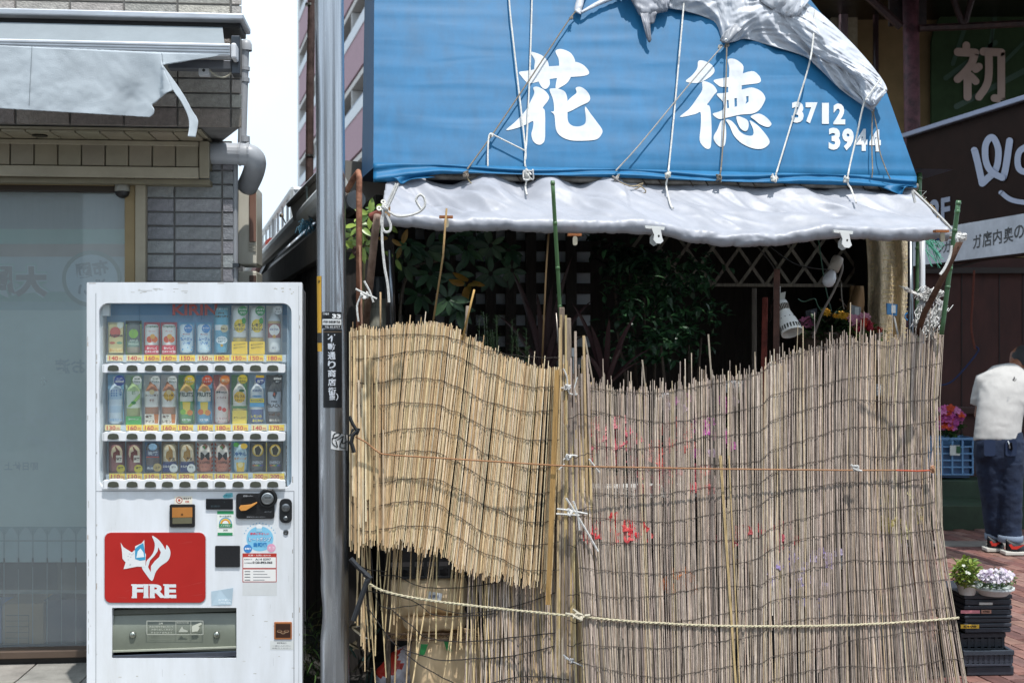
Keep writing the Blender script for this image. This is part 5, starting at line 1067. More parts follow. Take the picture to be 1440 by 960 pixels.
for layer in range(2):
    for i in range(NR):
        s = (i+rnd.uniform(-.45, .45))/NR; s = min(1, max(0, s))
        if layer and rnd.random() < .42: continue
        xt = gx(s, 500); yt = interp(TOPR, xt)+rnd.choice([-1, 1, 1, 1])*abs(rnd.gauss(0, 9))*.8
        ext = rnd.random() < .045
        if ext: yt -= rnd.uniform(15, 42)
        lean = rnd.gauss(0, 2.4); v0 = .009*layer+rnd.uniform(-.004, .004)
        c = vary(rnd.choice(GREY) if rnd.random() < .9 else rnd.choice(['#bca98e', '#c7b499', '#b5a080']), .32); r_ = rnd.uniform(.0013, .0027)
        yb = YB if rnd.random() < .8 else rnd.uniform(830, 1000)
        if layer and rnd.random() < .25: yt = rnd.uniform(620, 800)
        ys = [yt, lerp(yt, 660, .5) if yt < 640 else lerp(yt, yb, .3), max(662, lerp(yt, yb, .5)), 800 if yb > 820 and yt < 780 else lerp(yt, yb, .8), yb]
        ys = sorted(set(ys)); bend = rnd.gauss(0, 1.4)
        P = [SC.pix(gx(s, y)+lean*(y-700)/230+bend*math.sin((y-460)/130), y, gv(y)+v0) for y in ys]
        if ext and len(tall) < 40: tall.append((P, r_, c))
        else: reed(b, P, r_, c)
tag(b.build('reeds', REED, gs), kind='stuff')
for P, r_, c in tall:
    t = MB(); reed(t, P, r_, c, 5); t.build('reed', REED, gs)
for x0, x1, dx, yb in ((1012, 1034, 4, 960), (1014, 1038, 3, 1000), (1025, 1040, 2, 960)):
    t = MB(); reed(t, [SC.pix(lerp(x0, x1, k/4), lerp(640, yb, k/4), gv(lerp(640, yb, k/4))-.012) for k in range(5)], .0030, '#bfa678', 5); t.build('reed', REED, gs)
# binding wires
def wires(name, fr, n_, fy, x0, x1, col, par, fv, amp=1.0, r_=.0019):
    for k_ in range(n_):
        P = []; x = x0; ph = rnd.uniform(0, 6); ph2 = rnd.uniform(0, 6)
        while x <= x1:
            y = fy(k_, x)+amp*(2.2*math.sin(x/37+ph)+2.6*math.sin(x/83+ph2))+rnd.uniform(-.9, .9)
            P.append(fr(x, y)-Vector((SH.n.x, SH.n.y, 0))*(.0052+.002*rnd.random())); x += 6.5
        t = MB(); t.tube(P, r_, col, 4); t.build(name, STRING, par)
def gfy(k_, x):
    base = interp(TOPR, x)
    return (base+8+k_*37.5 if k_ < 1 else lerp(base, 500+ (base-500)*.75, min(1, k_/8))+14+k_*36.5)
def gpt(x, y): return SC.pix(min(x, gx(.995, y)), y, gv(y))
wires('binding_wire', gpt, 13, gfy, 812, 1360, '#564d46', gs, gv, 1.3, .0014)

# the same grey screen goes on beneath the golden one, broken open at its left end
bs = thing('reed_screen', 'broken straw reed screen with gaps over paper sacks beneath golden screen', 'reed screen', SC.pix(650, 990, -.12)*Vector((1, 1, 0)))
b = MB(); few = []
def bv(y): return lerp(-.05, -.16, max(0, (y-700)/300))
for i in range(380):
    x = rnd.uniform(500, 800)
    dens = interp([(500, .3), (530, .2), (550, .12), (636, .09), (662, .5), (680, 1), (800, 1)], x)
    if rnd.random() > dens: continue
    open_ = x < 655
    yb = YB if not open_ or rnd.random() < .12 else rnd.uniform(850, 955)
    lean = rnd.gauss(0, 3 if not open_ else 5)-(6 if open_ and x > 540 else 0)
    col = vary(rnd.choice(STRAW if open_ or rnd.random() < .3 else GREY), .2); v0 = rnd.uniform(-.014, .006)
    yt = 740
    P = [SC.pix(x+lean*(y-760)/100+math.sin(y/60+i)*.5, y, bv(y)+v0) for y in (yt, lerp(yt, yb, .33), lerp(yt, yb, .66), yb)]
    if open_ and len(few) < 60: few.append((P, rnd.uniform(.0024, .0038), col))
    else: reed(b, P, rnd.uniform(.002, .0034), col)
tag(b.build('reeds', REED, bs), kind='stuff')
for P, r_, c in few:
    t = MB(); reed(t, P, r_, c, 5); t.build('reed', REED, bs)
def bw(pts, r_=.0024):
    t = MB(); P = catmull([(x, y, 0) for x, y in pts], 5); t.tube([SC.pix(p.x, p.y+rnd.uniform(-.7, .7), bv(p.y)-.018) for p in P], r_, '#2e2a28', 4); t.build('binding_wire', STRING, bs)
for pts in ([(533, 808), (560, 810), (590, 824), (640, 826), (700, 818), (780, 800)], [(522, 775), (532, 848), (570, 852), (600, 850), (650, 862), (720, 852), (790, 830)], [(508, 828), (560, 838), (588, 848), (610, 864), (650, 866), (700, 862)], [(515, 850), (550, 900), (575, 915), (620, 928), (660, 926), (720, 922), (790, 905)], [(545, 852), (580, 880), (600, 896), (650, 902), (700, 898), (790, 888)], [(570, 918), (600, 940), (640, 960), (690, 975)], [(690, 960), (740, 950), (800, 955)], [(500, 790), (515, 800), (545, 803)]): bw(pts)

# golden screen in front of it
TOPG = [(492, 463), (500, 462), (512, 458), (530, 462), (545, 460), (562, 455), (600, 454), (620, 455), (640, 461), (660, 474), (690, 490), (720, 504), (750, 513), (790, 518)]
BOTG = [(490, 768), (500, 772), (520, 766), (530, 764), (545, 772), (560, 766), (580, 772), (600, 778), (620, 780), (640, 798), (660, 808), (700, 815), (740, 822), (775, 832)]
gg = thing('reed_screen', 'golden reed screen with wavy dark threads, hung left of the wooden post', 'reed screen', SC.pix(640, 830, -.16))
def yv(x, y): return -.17-.018*math.sin((x-490)/46)-.02*max(0, (y-470)/330)
b = MB(); spec = []
for layer in range(2):
    for i in range(240):
        xt = lerp(492, 789, (i+rnd.uniform(-.5, .5))/239); yt = interp(TOPG, xt)+rnd.uniform(-3.5, 5)
        off = -interp([(492, 0), (540, 2), (575, 30), (640, 36), (740, 30), (790, 14)], xt)
        if layer and rnd.random() < .35: continue
        yb = interp(BOTG, xt+off)+rnd.uniform(-12, 6); v0 = layer*.007+rnd.uniform(-.003, .002)
        c = vary(rnd.choice(GOLD), .24)
        if rnd.random() < .04: yt -= rnd.uniform(5, 22)
        P = []
        bd = rnd.gauss(0, 1)
        for k_ in range(5):
            t = k_/4; y = lerp(yt, yb, t); x = xt+off*t+bd*math.sin(t*math.pi); P.append(SC.pix(x, y, yv(x, y)+v0))
        reed(b, P, rnd.uniform(.0018, .003), c)
tag(b.build('reeds', REED, gg), kind='stuff')
for i in range(26):                                              # stray reeds over its lower left fold
    x = rnd.uniform(493, 540); t = MB(); y0, y1 = rnd.uniform(464, 640), rnd.uniform(690, 785)
    reed(t, [SC.pix(x+rnd.uniform(-1, 1), y, yv(x, y)-.012) for y in (y0, lerp(y0, y1, .5), y1)], rnd.uniform(.003, .0046), vary(rnd.choice(GOLD), .14), 5); t.build('reed', REED, gg)
def gwy(k_, x):
    t = (k_+.25)/9.1
    wv = interp([(492, 0), (505, 9), (520, 12), (550, 4), (600, -2), (640, 4), (690, 22), (740, 34), (789, 26)], x)*min(1, .3+t)*(1 if t > .05 else .1)
    top = interp(TOPG, x); bot = interp(BOTG, x)
    return lerp(top+6, bot-4, t)*.55+lerp(462, 768, t)*.45+wv-(8 if k_ else 0)*(1-t)
wires('binding_thread', lambda x, y: SC.pix(x, y, yv(x, y)), 9, gwy, 494, 787, '#3a332d', gg, None, .8, .0016)
for y0 in (712, 735, 756):
    pass
b = MB(); b.hexa([SC.pix(780, 520, -.215), SC.pix(787, 520, -.215), SC.pix(774, 850, -.225), SC.pix(767, 850, -.225)]+[SC.pix(780, 520, -.205), SC.pix(787, 520, -.205), SC.pix(774, 850, -.215), SC.pix(767, 850, -.215)], '#b08a52')
tag(b.build('bamboo_strip', WOOD, fixn=True), 'flat tan bamboo strip along the right edge of golden screen', 'strip')

# posts, bamboo canes and bound bundle between the screens
def stick(name, label, cat, pts, r_, col, mm=WOOD, n=8, extra=None, fr=SC, seg=1):
    P = [fr.pix(*p) for p in pts]
    b = MB(); b.tube(P, r_, col, n); return tag(b.build(name, mm, smooth=n > 6), label, cat)
def plank(name, label, cat, x0, x1, y0, xb0, xb1, y1, v0, v1, col, mm=WOOD, bev=.004):
    b = MB(); b.hexa([SC.pix(xb0, y1, v0), SC.pix(xb1, y1, v0), SC.pix(xb1, y1, v1), SC.pix(xb0, y1, v1), SC.pix(x0, y0, v0), SC.pix(x1, y0, v0), SC.pix(x1, y0, v1), SC.pix(x0, y0, v1)], col)
    return tag(b.build(name, mm, bevel=bev, fixn=True), label, cat)
plank('wooden_post', 'weathered narrow wooden post right of the golden screen', 'post', 786, 794, 432, 790, 800, 1000, -.10, -.06, '#7a6a5c')
plank('wooden_post', 'broader split grey wooden post beside the narrow one', 'post', 793.5, 803, 447, 800, 812, 1000, -.12, -.08, '#8d7e70')
bd = thing('reed_bundle', 'bound bundle of upright reeds between the two screens', 'bundle', SC.pix(815, 1000, -.16)*Vector((1, 1, 0)))
for i in range(66):
    x = rnd.uniform(786, 826); t = MB(); yt = rnd.uniform(500, 620) if i > 6 else rnd.uniform(440, 500)
    xb = x+lerp(-2, 12, (x-800)/26)+4
    reed(t, [SC.pix(lerp(x, xb, k_/3)+rnd.uniform(-.7, .7), lerp(yt, 1000, k_/3), -.135-rnd.uniform(0, .03)-.0*k_) for k_ in range(4)], rnd.uniform(.0035, .0062), vary(rnd.choice(GREY+STRAW+STRAW), .2), 5); t.build('reed', REED, bd)
for y in (585, 640, 715, 770, 838, 872, 905, 930):
    t = MB(); t.tube([SC.pix(x, y+3*math.sin(x/7+y)+rnd.uniform(-1.5, 1.5), -.176) for x in range(798, 836, 4)], .002, '#38332f', 4); t.build('binding_wire', STRING, bd)
def bamboo(name, label, pts, r_, col, nodes):
    P = [SH.pix(*p) for p in pts]; o_ = None
    b = MB(); b.tube([P[0].lerp(P[-1], k/10) for k in range(11)], r_, col, 12); o_ = tag(b.build(name, PLASTIC, smooth=True), label, 'bamboo pole')
    for t in nodes:
        c = P[0].lerp(P[-1], t); d = (P[-1]-P[0]).normalized(); q = MB(); q.tube([c-d*.008, c-d*.003, c+d*.003, c+d*.008], [r_, r_*1.16, r_*1.16, r_], vary(col, .1), 12); q.build('node', PLASTIC, o_, smooth=True)
    return o_
bamboo('bamboo_pole', 'green bamboo pole rising to the pipe above the narrow post', [(777, 254, -.47), (788.5, 450, -.33)], .0088, '#4d6e45', (.02, .3, .62, .9))
bamboo('bamboo_pole', 'leaning green bamboo pole at right end of silver sheet', [(1348, 282, -.47), (1324, 470, -.34)], .0105, '#4f7350', (.02, .08, .22, .38, .5, .64))
bamboo('bamboo_pole', 'short green bamboo pole behind the right end of blue canvas', [(1293, 243, .1), (1289, 480, .1)], .012, '#4a6a48', (.03, .2, .45, .7))
stick('brown_stick', 'thin brown cane left of the green pole under silver sheet', 'cane', [(772, 320, -.0), (768, 380, .0), (762, 515, .0)], .004, '#a08058')
stick('brown_stick', 'thin curved cane clipped to the silver hem near left', 'cane', [(628, 293, -.22), (623, 360, -.18), (608, 460, -.12)], .0042, '#a98a5c')
stick('brown_stick', 'short broken cane leaning over golden screen top', 'cane', [(667, 407, -.2), (659, 440, -.19), (650, 478, -.17)], .0044, '#c09a5c')
stick('brown_stick', 'short grey stake behind the broken cane', 'cane', [(657.5, 430, -.1), (654, 475, -.1)], .007, '#8a7d70')
stick('brown_stick', 'upright thin stake in front of the gas cylinder', 'cane', [(535, 411, -.05), (535, 470, -.1)], .004, '#a58a68')
stick('grey_stake', 'grey metal stake right of the wooden posts', 'stake', [(782, 440, -.12), (789, 530, -.12)], .004, '#77706a', METAL)
pl = thing('plant_label', 'small blank grey plant label by the wooden posts', 'label', SC.pix(806, 520, -.08))
b = MB(); b.pbox(SC, 803, 489, 809.5, 501, -.082, -.079, '#7f868c'); b.build('plate', PLASTIC, pl); b = MB(); b.tube([SC.pix(806, 501, -.08), SC.pix(806, 525, -.08)], .003, '#7f868c', 5); b.build('stem', PLASTIC, pl)
# canes leaning out of the grey screen
for x, y, xb, yb_, lb in ((996, 470, 1001, 540, 'single pale reed sticking up left of the lamp'), (822, 473, 836, 550, 'bent pale reed sticking up near the posts'), (903, 506, 909, 560, 'lone grey reed poking up mid screen')):
    stick('loose_reed', lb, 'reed', [(x, y, -.06), (xb, yb_, -.05)], .004, '#b9ab98', REED, 5)

# ropes over the screens
def twist(name, label, pts, r_, col, v=-.33, parent=None, fv=None):
    P = catmull([(x, y, 0) for x, y in pts], 10); Q = [SC.pix(p.x, p.y, (fv(p.x, p.y) if fv else v)) for p in P]
    b = MB()
    L_ = 0; prev = Q[0]; A, B = [], []
    R_ = []
    for i in range(len(Q)-1):
        n_ = max(1, int((Q[i+1]-Q[i]).length/.006))
        for j in range(n_): R_.append(Q[i].lerp(Q[i+1], j/n_))
    for i, p in enumerate(R_):
        a = i*1.05; off = Vector((0, -math.cos(a), math.sin(a)))*r_*.55; A.append(p+off); B.append(p-off)
    b.tube(A, r_*.72, col, 5); b.tube(B, r_*.72, vary(col, .08), 5)
    return tag(b.build(name, STRING), label, 'rope')
def rv(x, y): return min(gv(y), yv(x, y))-.035
r1 = twist('twisted_rope', 'thick twisted beige rope sagging across the lower reed screens', [(512, 813), (522, 822), (545, 832), (600, 843), (700, 855), (800, 865), (830, 868), (900, 874), (1000, 879), (1100, 880), (1200, 878), (1290, 873), (1352, 868)], .0048, '#c9bda2', fv=lambda x, y: lerp(-.19, gv(y)-.012, min(1, max(0, (x-560)/270))))
b = MB(); P = catmull([(x, y, 0) for x, y in [(500, 614), (515, 622), (530, 634), (545, 639), (620, 644), (700, 649), (800, 655), (900, 657), (1000, 659), (1100, 660), (1195, 661), (1260, 661)]], 6)
b.tube([SC.pix(p.x, p.y, -.235 if p.x < 800 else lerp(-.235, -.17, (p.x-800)/400)) for p in P], .0036, '#a97a56', 6); b.tube([SC.pix(p[0], p[1], -.172) for p in ((1260, 661), (1290, 662), (1312, 661))], .0036, '#c2583a', 6)
tw = tag(b.build('twine', STRING), 'thin orange brown twine stretched across both screens', 'twine')
kn = MB()
for j in range(5): kn.tube(catmull([SC.pix(1313+rnd.uniform(-4, 3), 660+rnd.uniform(-5, 5), -.17-rnd.uniform(0, .02)) for _ in range(4)], 4, True), .0036, '#b98a6c', 5)
kn.build('knot', STRING, tw)
def tie(label, x, y, v, segs, col='#d8d6d2', r_=.0036, loops=4, sp=6):
    t_ = thing('string_tie', label, 'string', SC.pix(x, y, v)); b = MB()
    for j in range(loops): b.tube(catmull([SC.pix(x+rnd.uniform(-sp, sp), y+rnd.uniform(-sp*.8, sp*.8), v-rnd.uniform(.0, .025)) for _ in range(4)], 4, True), r_, col, 5)
    b.build('knot', STRING, t_)
    for s_ in segs: b = MB(); b.tube(catmull([SC.pix(px, py, v-.012) for px, py in s_], 4), r_, col, 5); b.build('loose_end', STRING, t_)
tie('loose white string tied high on the wooden posts', 799, 545, -.15, [[(792, 518), (797, 530), (800, 552), (812, 554)], [(812, 530), (808, 545), (810, 556)], [(788, 545), (800, 546)]], sp=5)
tie('white string knot at twine height on the wooden posts', 800, 642, -.2, [[(792, 646), (804, 640), (812, 641)], [(786, 660), (794, 652)], [(828, 645), (843, 664)]], sp=5)
tie('white strips tied mid height with one long hanging end', 802, 720, -.2, [[(783, 715), (800, 717), (826, 722)], [(796, 700), (812, 725), (828, 752), (841, 775)], [(782, 722), (815, 724)], [(806, 704), (812, 722), (815, 745)]], r_=.0045, loops=3)
tie('beige rope knot binding rope to the reed bundle', 813, 867, -.255, [[(795, 862), (808, 864)], [(806, 856), (814, 862)], [(822, 865), (830, 864)]], col='#c9c0ac', r_=.0055, sp=7)
tie('translucent string end near the bottom of reed bundle', 806, 928, -.22, [[(794, 924), (806, 930), (822, 937)], [(792, 920), (800, 926)]], col='#bfc0c2', r_=.003, loops=2, sp=4)
tie('white knot on the twine right of centre', 1203, 658, -.19, [[(1197, 653), (1203, 660), (1212, 662)]], r_=.0046, loops=3, sp=4)
# black strap tied at the left edge
sp_ = thing('black_strap', 'black rubber strap knotted at left edge of golden screen', 'strap', SC.pix(497, 640, -.24))
for P, w_ in (([(491, 585), (496, 596), (502, 606)], 5), ([(502, 606), (496, 612), (494, 622), (498, 636)], 6), ([(497, 603), (492, 612), (503, 609), (505, 602)], 4)):
    b = MB(); b.tube([SC.pix(x, y, -.24) for x, y in P], w_*.5*5.5/F, '#1a1a1b', 6); b.build('band', BLACKPL, sp_)
sp_ = thing('black_strap', 'black rubber strap slanting down from the beige rope end', 'strap', SC.pix(500, 880, -.26))
for P, w_ in (([(493, 785), (505, 798), (519, 810)], 7), ([(518, 811), (508, 840), (497, 872)], 7), ([(512, 806), (520, 812), (516, 818)], 8)):
    b = MB(); b.tube([SC.pix(x, y, -.26) for x, y in P], w_*.5*5.5/F, '#2a2c30', 6); b.build('band', BLACKPL, sp_)

# ================================================================== WHAT STANDS BEHIND THE SCREENS
def sack(name, label, x0, y0, x1, y1, v, dep, col, seed, prints=None):
    b = MB()
    def fn(s, t):
        a = t*2*math.pi; sx = math.copysign(abs(math.cos(a))**.5, math.cos(a)); sz = math.copysign(abs(math.sin(a))**.6, math.sin(a))
        k_ = (1-abs(2*s-1)**6)**.5*.96+.04; nn = 1+.16*noise.noise(Vector((s*4, math.cos(a)*1.3+seed, math.sin(a)*1.3)))+.07*noise.noise(Vector((s*11, math.cos(a)*3+seed, math.sin(a)*3)))
        (u0, wt), (u1, wb_) = SH.uw(x0, y0, v), SH.uw(x1, y1, v); wc = (wt+wb_)/2; h = (wt-wb_)/2
        return SH.pt(lerp(u0, u1, s), v+dep/2-dep/2*sx*k_*nn, wc+h*sz*k_*nn)
    b.grid(fn, 30, 26, col); o_ = tag(b.build(name, PAPER, smooth=True), label, 'sack')
    if prints: q = MB(); prints(q); q.build('paper_label', PRINT, o_)
    return o_
SV = -.32
sack('paper_sack', 'upper kraft paper sack with small white label behind broken reeds', 543, 812, 662, 868, SV, .34, '#e6cca6', 1.0, lambda q: (q.poly(SH, [(600, 830), (622, 834), (620, 846), (600, 843)], SV-.03, '#e6e6e6'), q.text(SH, '堆肥土', 611, 838, 4.5, SV-.033, '#4a5a80', .02, w=14)))
sack('paper_sack', 'flat folded kraft sack on the wire rack shelf', 565, 866, 660, 890, SV+.01, .36, '#dcbf98', 2.0)
sack('paper_sack', 'large kraft paper sack under wire rack with green tape', 577, 900, 690, 1010, SV+.02, .36, '#dfc29a', 3.0, lambda q: q.poly(SH, [(592, 905), (602, 905), (597, 920), (589, 922)], SV-.0, '#2f8a4a'))
sack('paper_sack', 'crumpled kraft sack at far left behind sparse reeds', 538, 830, 600, 905, SV+.22, .3, '#c8a87e', 5.0)
rk = thing('wire_rack', 'rusty wire rack shelf between the paper sacks', 'rack', SH.pix(620, 1000, .3)*Vector((1, 1, 0)))
for y in (891, 899):
    b = MB(); b.tube([SH.pix(545, y, SV-.01), SH.pix(690, y, SV-.01)], .0042, '#7a6552', 6); b.build('rail', RUST, rk)
b = MB(); b.tube([SH.pix(548+i*6, 891.5 if i % 2 else 898.5, SV-.01) for i in range(24)], .0026, '#6f5a48', 5); b.build('zigzag_wire', RUST, rk)
for y in (892,):
    for i in range(12):
        b = MB(); b.tube([SH.pix(548+i*12, y, SV-.008), SH.pix(548+i*12, y-2, SV+.4)], .002, '#5f5044', 4); b.build('deck_wire', RUST, rk)
for x in (546, 690):
    b = MB(); b.tube([SH.pix(x, 760, SV), SH.pix(x, 1010, SV)], .011, '#4f4438', 8); b.build('upright', RUST, rk)
cr_ = thing('black_crate', 'black plastic crate on top of the paper sacks', 'crate', SH.pix(600, 812, .3))
def crate(par, fr, x0, y0, x1, y1, v, dep, col, nx=7, nz=2, mm=BLACKPL, bars=True):
    (u0, w1), (u1, w0) = fr.uw(x0, (y0+y1)/2, v), fr.uw(x1, y1, v); w1 = fr.uw(x0, y0, v)[1]; w0 = fr.uw(x1, y1, v)[1]
    th = .012
    for nm, a in (('rim', (u0-.006, u1+.006, v-.006, v+th, w1-.022, w1)), ('base', (u0, u1, v, v+dep, w0, w0+.012)), ('rim', (u0-.006, u0+th, v+th+.001, v+dep, w1-.022, w1)), ('rim', (u1-th, u1+.006, v+th+.001, v+dep, w1-.022, w1)), ('rim', (u0-.006, u1+.006, v+dep-th, v+dep+.004, w1-.0215, w1-.0005))):
        b = MB(); b.box(fr, *a, vary(col, .1)); b.build(nm, mm, par, bevel=.002)
    for i in range(nx+1):
        u_ = lerp(u0+.004, u1-.004, i/nx); b = MB(); b.box(fr, u_-.007, u_+.007, v+.001, v+.009, w0+.013, w1-.0225, col); b.build('bar', mm, par)
    for j in range(1, nz+1):
        w_ = lerp(w0+.012, w1-.022, j/(nz+1)); b = MB(); b.box(fr, u0+.001, u1-.001, v+.003, v+.0095, w_-.006, w_+.006, col); b.build('bar', mm, par)
    for uu in (u0, u1-.008):
        b = MB(); b.box(fr, uu+.001, uu+.007, v+.013, v+dep-.013, w0+.013, w1-.0225, vary(col, .1)); b.build('side_panel', mm, par)
    b = MB(); b.box(fr, u0+.01, u1-.01, v+dep-.012, v+dep-.004, w0+.013, w1-.0225, col); b.build('side_panel', mm, par)
crate(cr_, SH, 545, 770, 668, 812, SV, .36, '#1d1d1f')
pb = MB()
def bag(s, t):
    a = t*2*math.pi; k_ = math.sin(s*math.pi)**.6; nn = 1+.22*noise.noise(Vector((s*6, math.cos(a)*2, math.sin(a)*2+4)))+.1*noise.noise(Vector((s*17, math.cos(a)*5, math.sin(a)*5)))
    c = SH.pix(lerp(543, 578, s), lerp(985, 905, s), .03); return c+Vector((math.cos(a)*.10, math.sin(a)*.07, .02*math.sin(a)))*k_*nn
pb.grid(bag, 22, 24, lambda s, t: '#c4382c' if (math.sin(s*11)+math.sin(t*14)) > .2 else '#d9d3dc'); pbo = tag(pb.build('plastic_bag', mat('glossy_bag', .18, amt=.1, scale=30, bump=.9, bscale=35), smooth=True), 'crumpled red and clear plastic bag at the bottom left of screens', 'bag')
b = MB()
for i in range(46):
    p = SH.pix(rnd.uniform(494, 530), rnd.uniform(860, 1000), rnd.uniform(-.02, .1)); d = Vector((rnd.uniform(-.4, .4), rnd.uniform(-.6, .2), rnd.uniform(-.3, 1))); b.leaf(p, d, (0, -1, .3), rnd.uniform(.05, .12), rnd.uniform(.01, .02), vary(rnd.choice(['#2c3a34', '#2a2724', '#3f5a58', '#514a3c']), .2))
tag(b.build('weeds', LEAF), 'dark weeds and dry leaves in corner by the pole', 'weeds', kind='stuff')
b = MB()
for i in range(90):
    p = W3(rnd.uniform(428, 452), rnd.uniform(862, 980), rnd.uniform(5.4, 5.8)); a = rnd.uniform(0, 6.28); b.leaf(p, Vector((math.cos(a)*.6, -.35+math.sin(a)*.3, rnd.uniform(.3, 1.1))), (0, 0, 1), rnd.uniform(.06, .2), rnd.uniform(.006, .011), vary(rnd.choice(['#3d5a2c', '#52703a', '#6b6a44', '#2f4526']), .2), droop=.6)
tag(b.build('grass_tuft', LEAF), 'green grass blades growing between machine and pole', 'grass', kind='stuff')
b = MB(); b.poly(SH, [(624, 900), (631, 900), (636, 915), (628, 914)], SV-.0, '#2f8a4a'); b.build('tape', PRINT, bpy.data.objects['paper_sack.002'])
# flowers and pots that show through the reed gaps
def blossoms(name, label, x0, y0, x1, y1, v, cols, n_, size, leafc=('#2c4a26', '#3a5a2e'), nl=60, dep=.12):
    t_ = thing(name, label, 'flowers', SH.pix((x0+x1)/2, y1+18, v+.05))
    b = MB()
    for _ in range(nl):
        p = SH.pix(rnd.uniform(x0, x1), rnd.uniform(y0, y1+14), v+rnd.uniform(.02, dep)); b.leaf(p, (rnd.uniform(-1, 1), rnd.uniform(-1, .2), rnd.uniform(-.2, .8)), (0, 0, 1), rnd.uniform(.03, .06), rnd.uniform(.014, .026), vary(rnd.choice(leafc), .25))
    tag(b.build('foliage', LEAF, t_), kind='stuff')
    for _ in range(int(n_*1.8)):
        yy = rnd.uniform(y0, y1); c = SH.pix(rnd.uniform(x0, x1), yy, gv(yy)-.27+rnd.uniform(.004, .020)); col = vary(rnd.choice(cols), .12); b = MB(); tw_ = rnd.uniform(0, 1); nrm = Vector((rnd.uniform(-.35, .35), -1, rnd.uniform(-.1, .5))).normalized(); e1 = nrm.orthogonal().normalized(); e2 = nrm.cross(e1)
        for k_ in range(6):
            a = tw_+k_*math.pi/3; d = e1*math.cos(a)+e2*math.sin(a)+nrm*.25; b.leaf(c, d, nrm, size*rnd.uniform(1.0, 1.35), size*.95, col, .1, .25)
        b.lathe([(size*.16, 0), (size*.12, size*.12), (0, size*.14)], c, '#d9b23c', 6, axis=nrm); b.build('blossom', PETAL, t_)
    b = MB(); px = (x0+x1)/2; b.lathe([(.075, 0), (.1, .17), (.108, .17), (.108, .185), (.095, .185), (.09, .17)], SH.pix(px, y1+14, v+.06)-Vector((0, 0, .185)), '#5f3a2c', 18); b.build('pot', PLASTIC, t_)
    return t_
blossoms('flowering_plant', 'pink red blossoms glimpsed through reeds right of the bundle', 820, 590, 895, 652, -.0, ['#d8707c', '#e08a8e', '#cf5f6a'], 20, .026)
blossoms('flowering_plant', 'coral blossoms behind the middle of upper grey reeds', 905, 592, 975, 650, .0, ['#e0766a', '#d98a80', '#c96058'], 14, .024)
blossoms('flowering_plant', 'bright red blossoms low behind reeds beside white shelf strip', 826, 728, 912, 760, -.02, ['#cc343a', '#d84c4c'], 18, .03)
blossoms('flowering_plant', 'red blossoms above white shelf strip behind grey reeds', 900, 655, 1000, 690, .0, ['#cf5a5e', '#d87270', '#c0606a'], 16, .024)
blossoms('flowering_plant', 'magenta and white blossoms high behind the grey reeds', 935, 560, 1040, 640, .02, ['#c86aa8', '#d8c4d0', '#b850a0'], 14, .022)
blossoms('flowering_plant', 'orange blossoms low behind the grey reeds left part', 930, 800, 985, 830, -.04, ['#d98232', '#c86e28'], 9, .022)
blossoms('flowering_plant', 'faded red blossoms low in the middle of grey reeds', 1000, 735, 1120, 770, -.03, ['#b8484a', '#c8606a'], 14, .022)
blossoms('flowering_plant', 'small lilac blossoms behind lower grey reeds', 1085, 775, 1180, 850, -.05, ['#9a86b8', '#a89ac0', '#b8aac8'], 20, .02)
blossoms('flowering_plant', 'yellow leaved plant behind right end of grey reeds', 1240, 690, 1290, 760, -.04, ['#c8b878', '#d6cc9a'], 10, .024, ('#8a8a4a', '#a09a5c'))
sh = thing('plant_shelf', 'white edged plant stand hidden behind the grey reed screen', 'shelf', SH.pix(1000, 1000, .3)*Vector((1, 1, 0)))
for y, x0, x1, c in ((696, 822, 1020, '#d9dad8'), (862, 822, 1300, '#54483c'), (664, 905, 1300, '#4a4036')):
    b = MB(); b.pbox(SH, x0, y-3, x1, y+3, -.405 if y == 696 else .01, .34, c); b.build('board', PLASTIC, sh)
for x in (826, 1015, 1296):
    b = MB(); b.pbox(SH, x-3, 699.5, x+3, 1010, .02, .05, '#3d342c'); b.build('leg', WOOD, sh)
for i, (x0, y0, x1, y1) in enumerate(((1085, 523, 1112, 540), (1020, 535, 1046, 552), (1170, 780, 1190, 800), (1150, 850, 1178, 870), (925, 552, 945, 562), (1232, 540, 1242, 556), (900, 800, 960, 850), (1040, 840, 1070, 880))):
    b = MB(); b.grid(lambda s, t: SH.pix(lerp(x0, x1, s), lerp(y0, y1, t), gv(y0)-.27+.018+.008*math.sin(s*5+t*3)), 5, 4, '#c9cdd2'); tag(b.build('plastic_scrap', CLEARPL if i in (6, 7) else PLASTIC), ['pale plastic scrap high behind grey reeds beneath the white lamp', 'pale plastic scrap behind upper grey reeds left of the lamp', 'pale plastic scrap behind lower grey reeds towards the right end', 'pale plastic scrap just above the beige rope towards the right end', 'pale plastic scrap at the reed tops below the camellia bush', 'narrow plastic scrap at the reed tops below the price sign', 'large clear plastic sheet behind low grey reeds by the bundle', 'clear plastic sheet at beige rope height mid screen'][i], 'plastic wrap', group='plastic wrap scraps behind the reeds')

# ------------------------------------------------------------------ inside the shop
lt = thing('wooden_lattice', 'dark square wooden lattice on the back wall of flower shop', 'lattice', SH.pix(715, 560, 1.3))
b = MB(); b.pbox(SH, 560, 300, 830, 620, 1.36, 1.38, '#c3cad0'); b.build('backing_board', PLAIN, lt)
for i in range(10):
    x = 548+i*28.4; b = MB(); b.pbox(SH, x-7.5, 300, x+7.5, 620, 1.30, 1.325, vary('#332e2a', .15)); b.build('slat', WOOD, lt)
for j in range(10):
    y = 315+j*30; b = MB(); b.pbox(SH, 545, y-7.5, 830, y+7.5, 1.328, 1.35, vary('#2f2a26', .15)); b.build('slat', WOOD, lt)
tr = thing('trellis', 'cream diagonal trellis panel hanging at the back right of shop', 'trellis', SH.pix(1070, 402, 1.2))
(tu0, tw1), (tu1, tw0) = SH.uw(890, 322, 1.2), SH.uw(1217, 404, 1.2)
TC = '#7d7668'
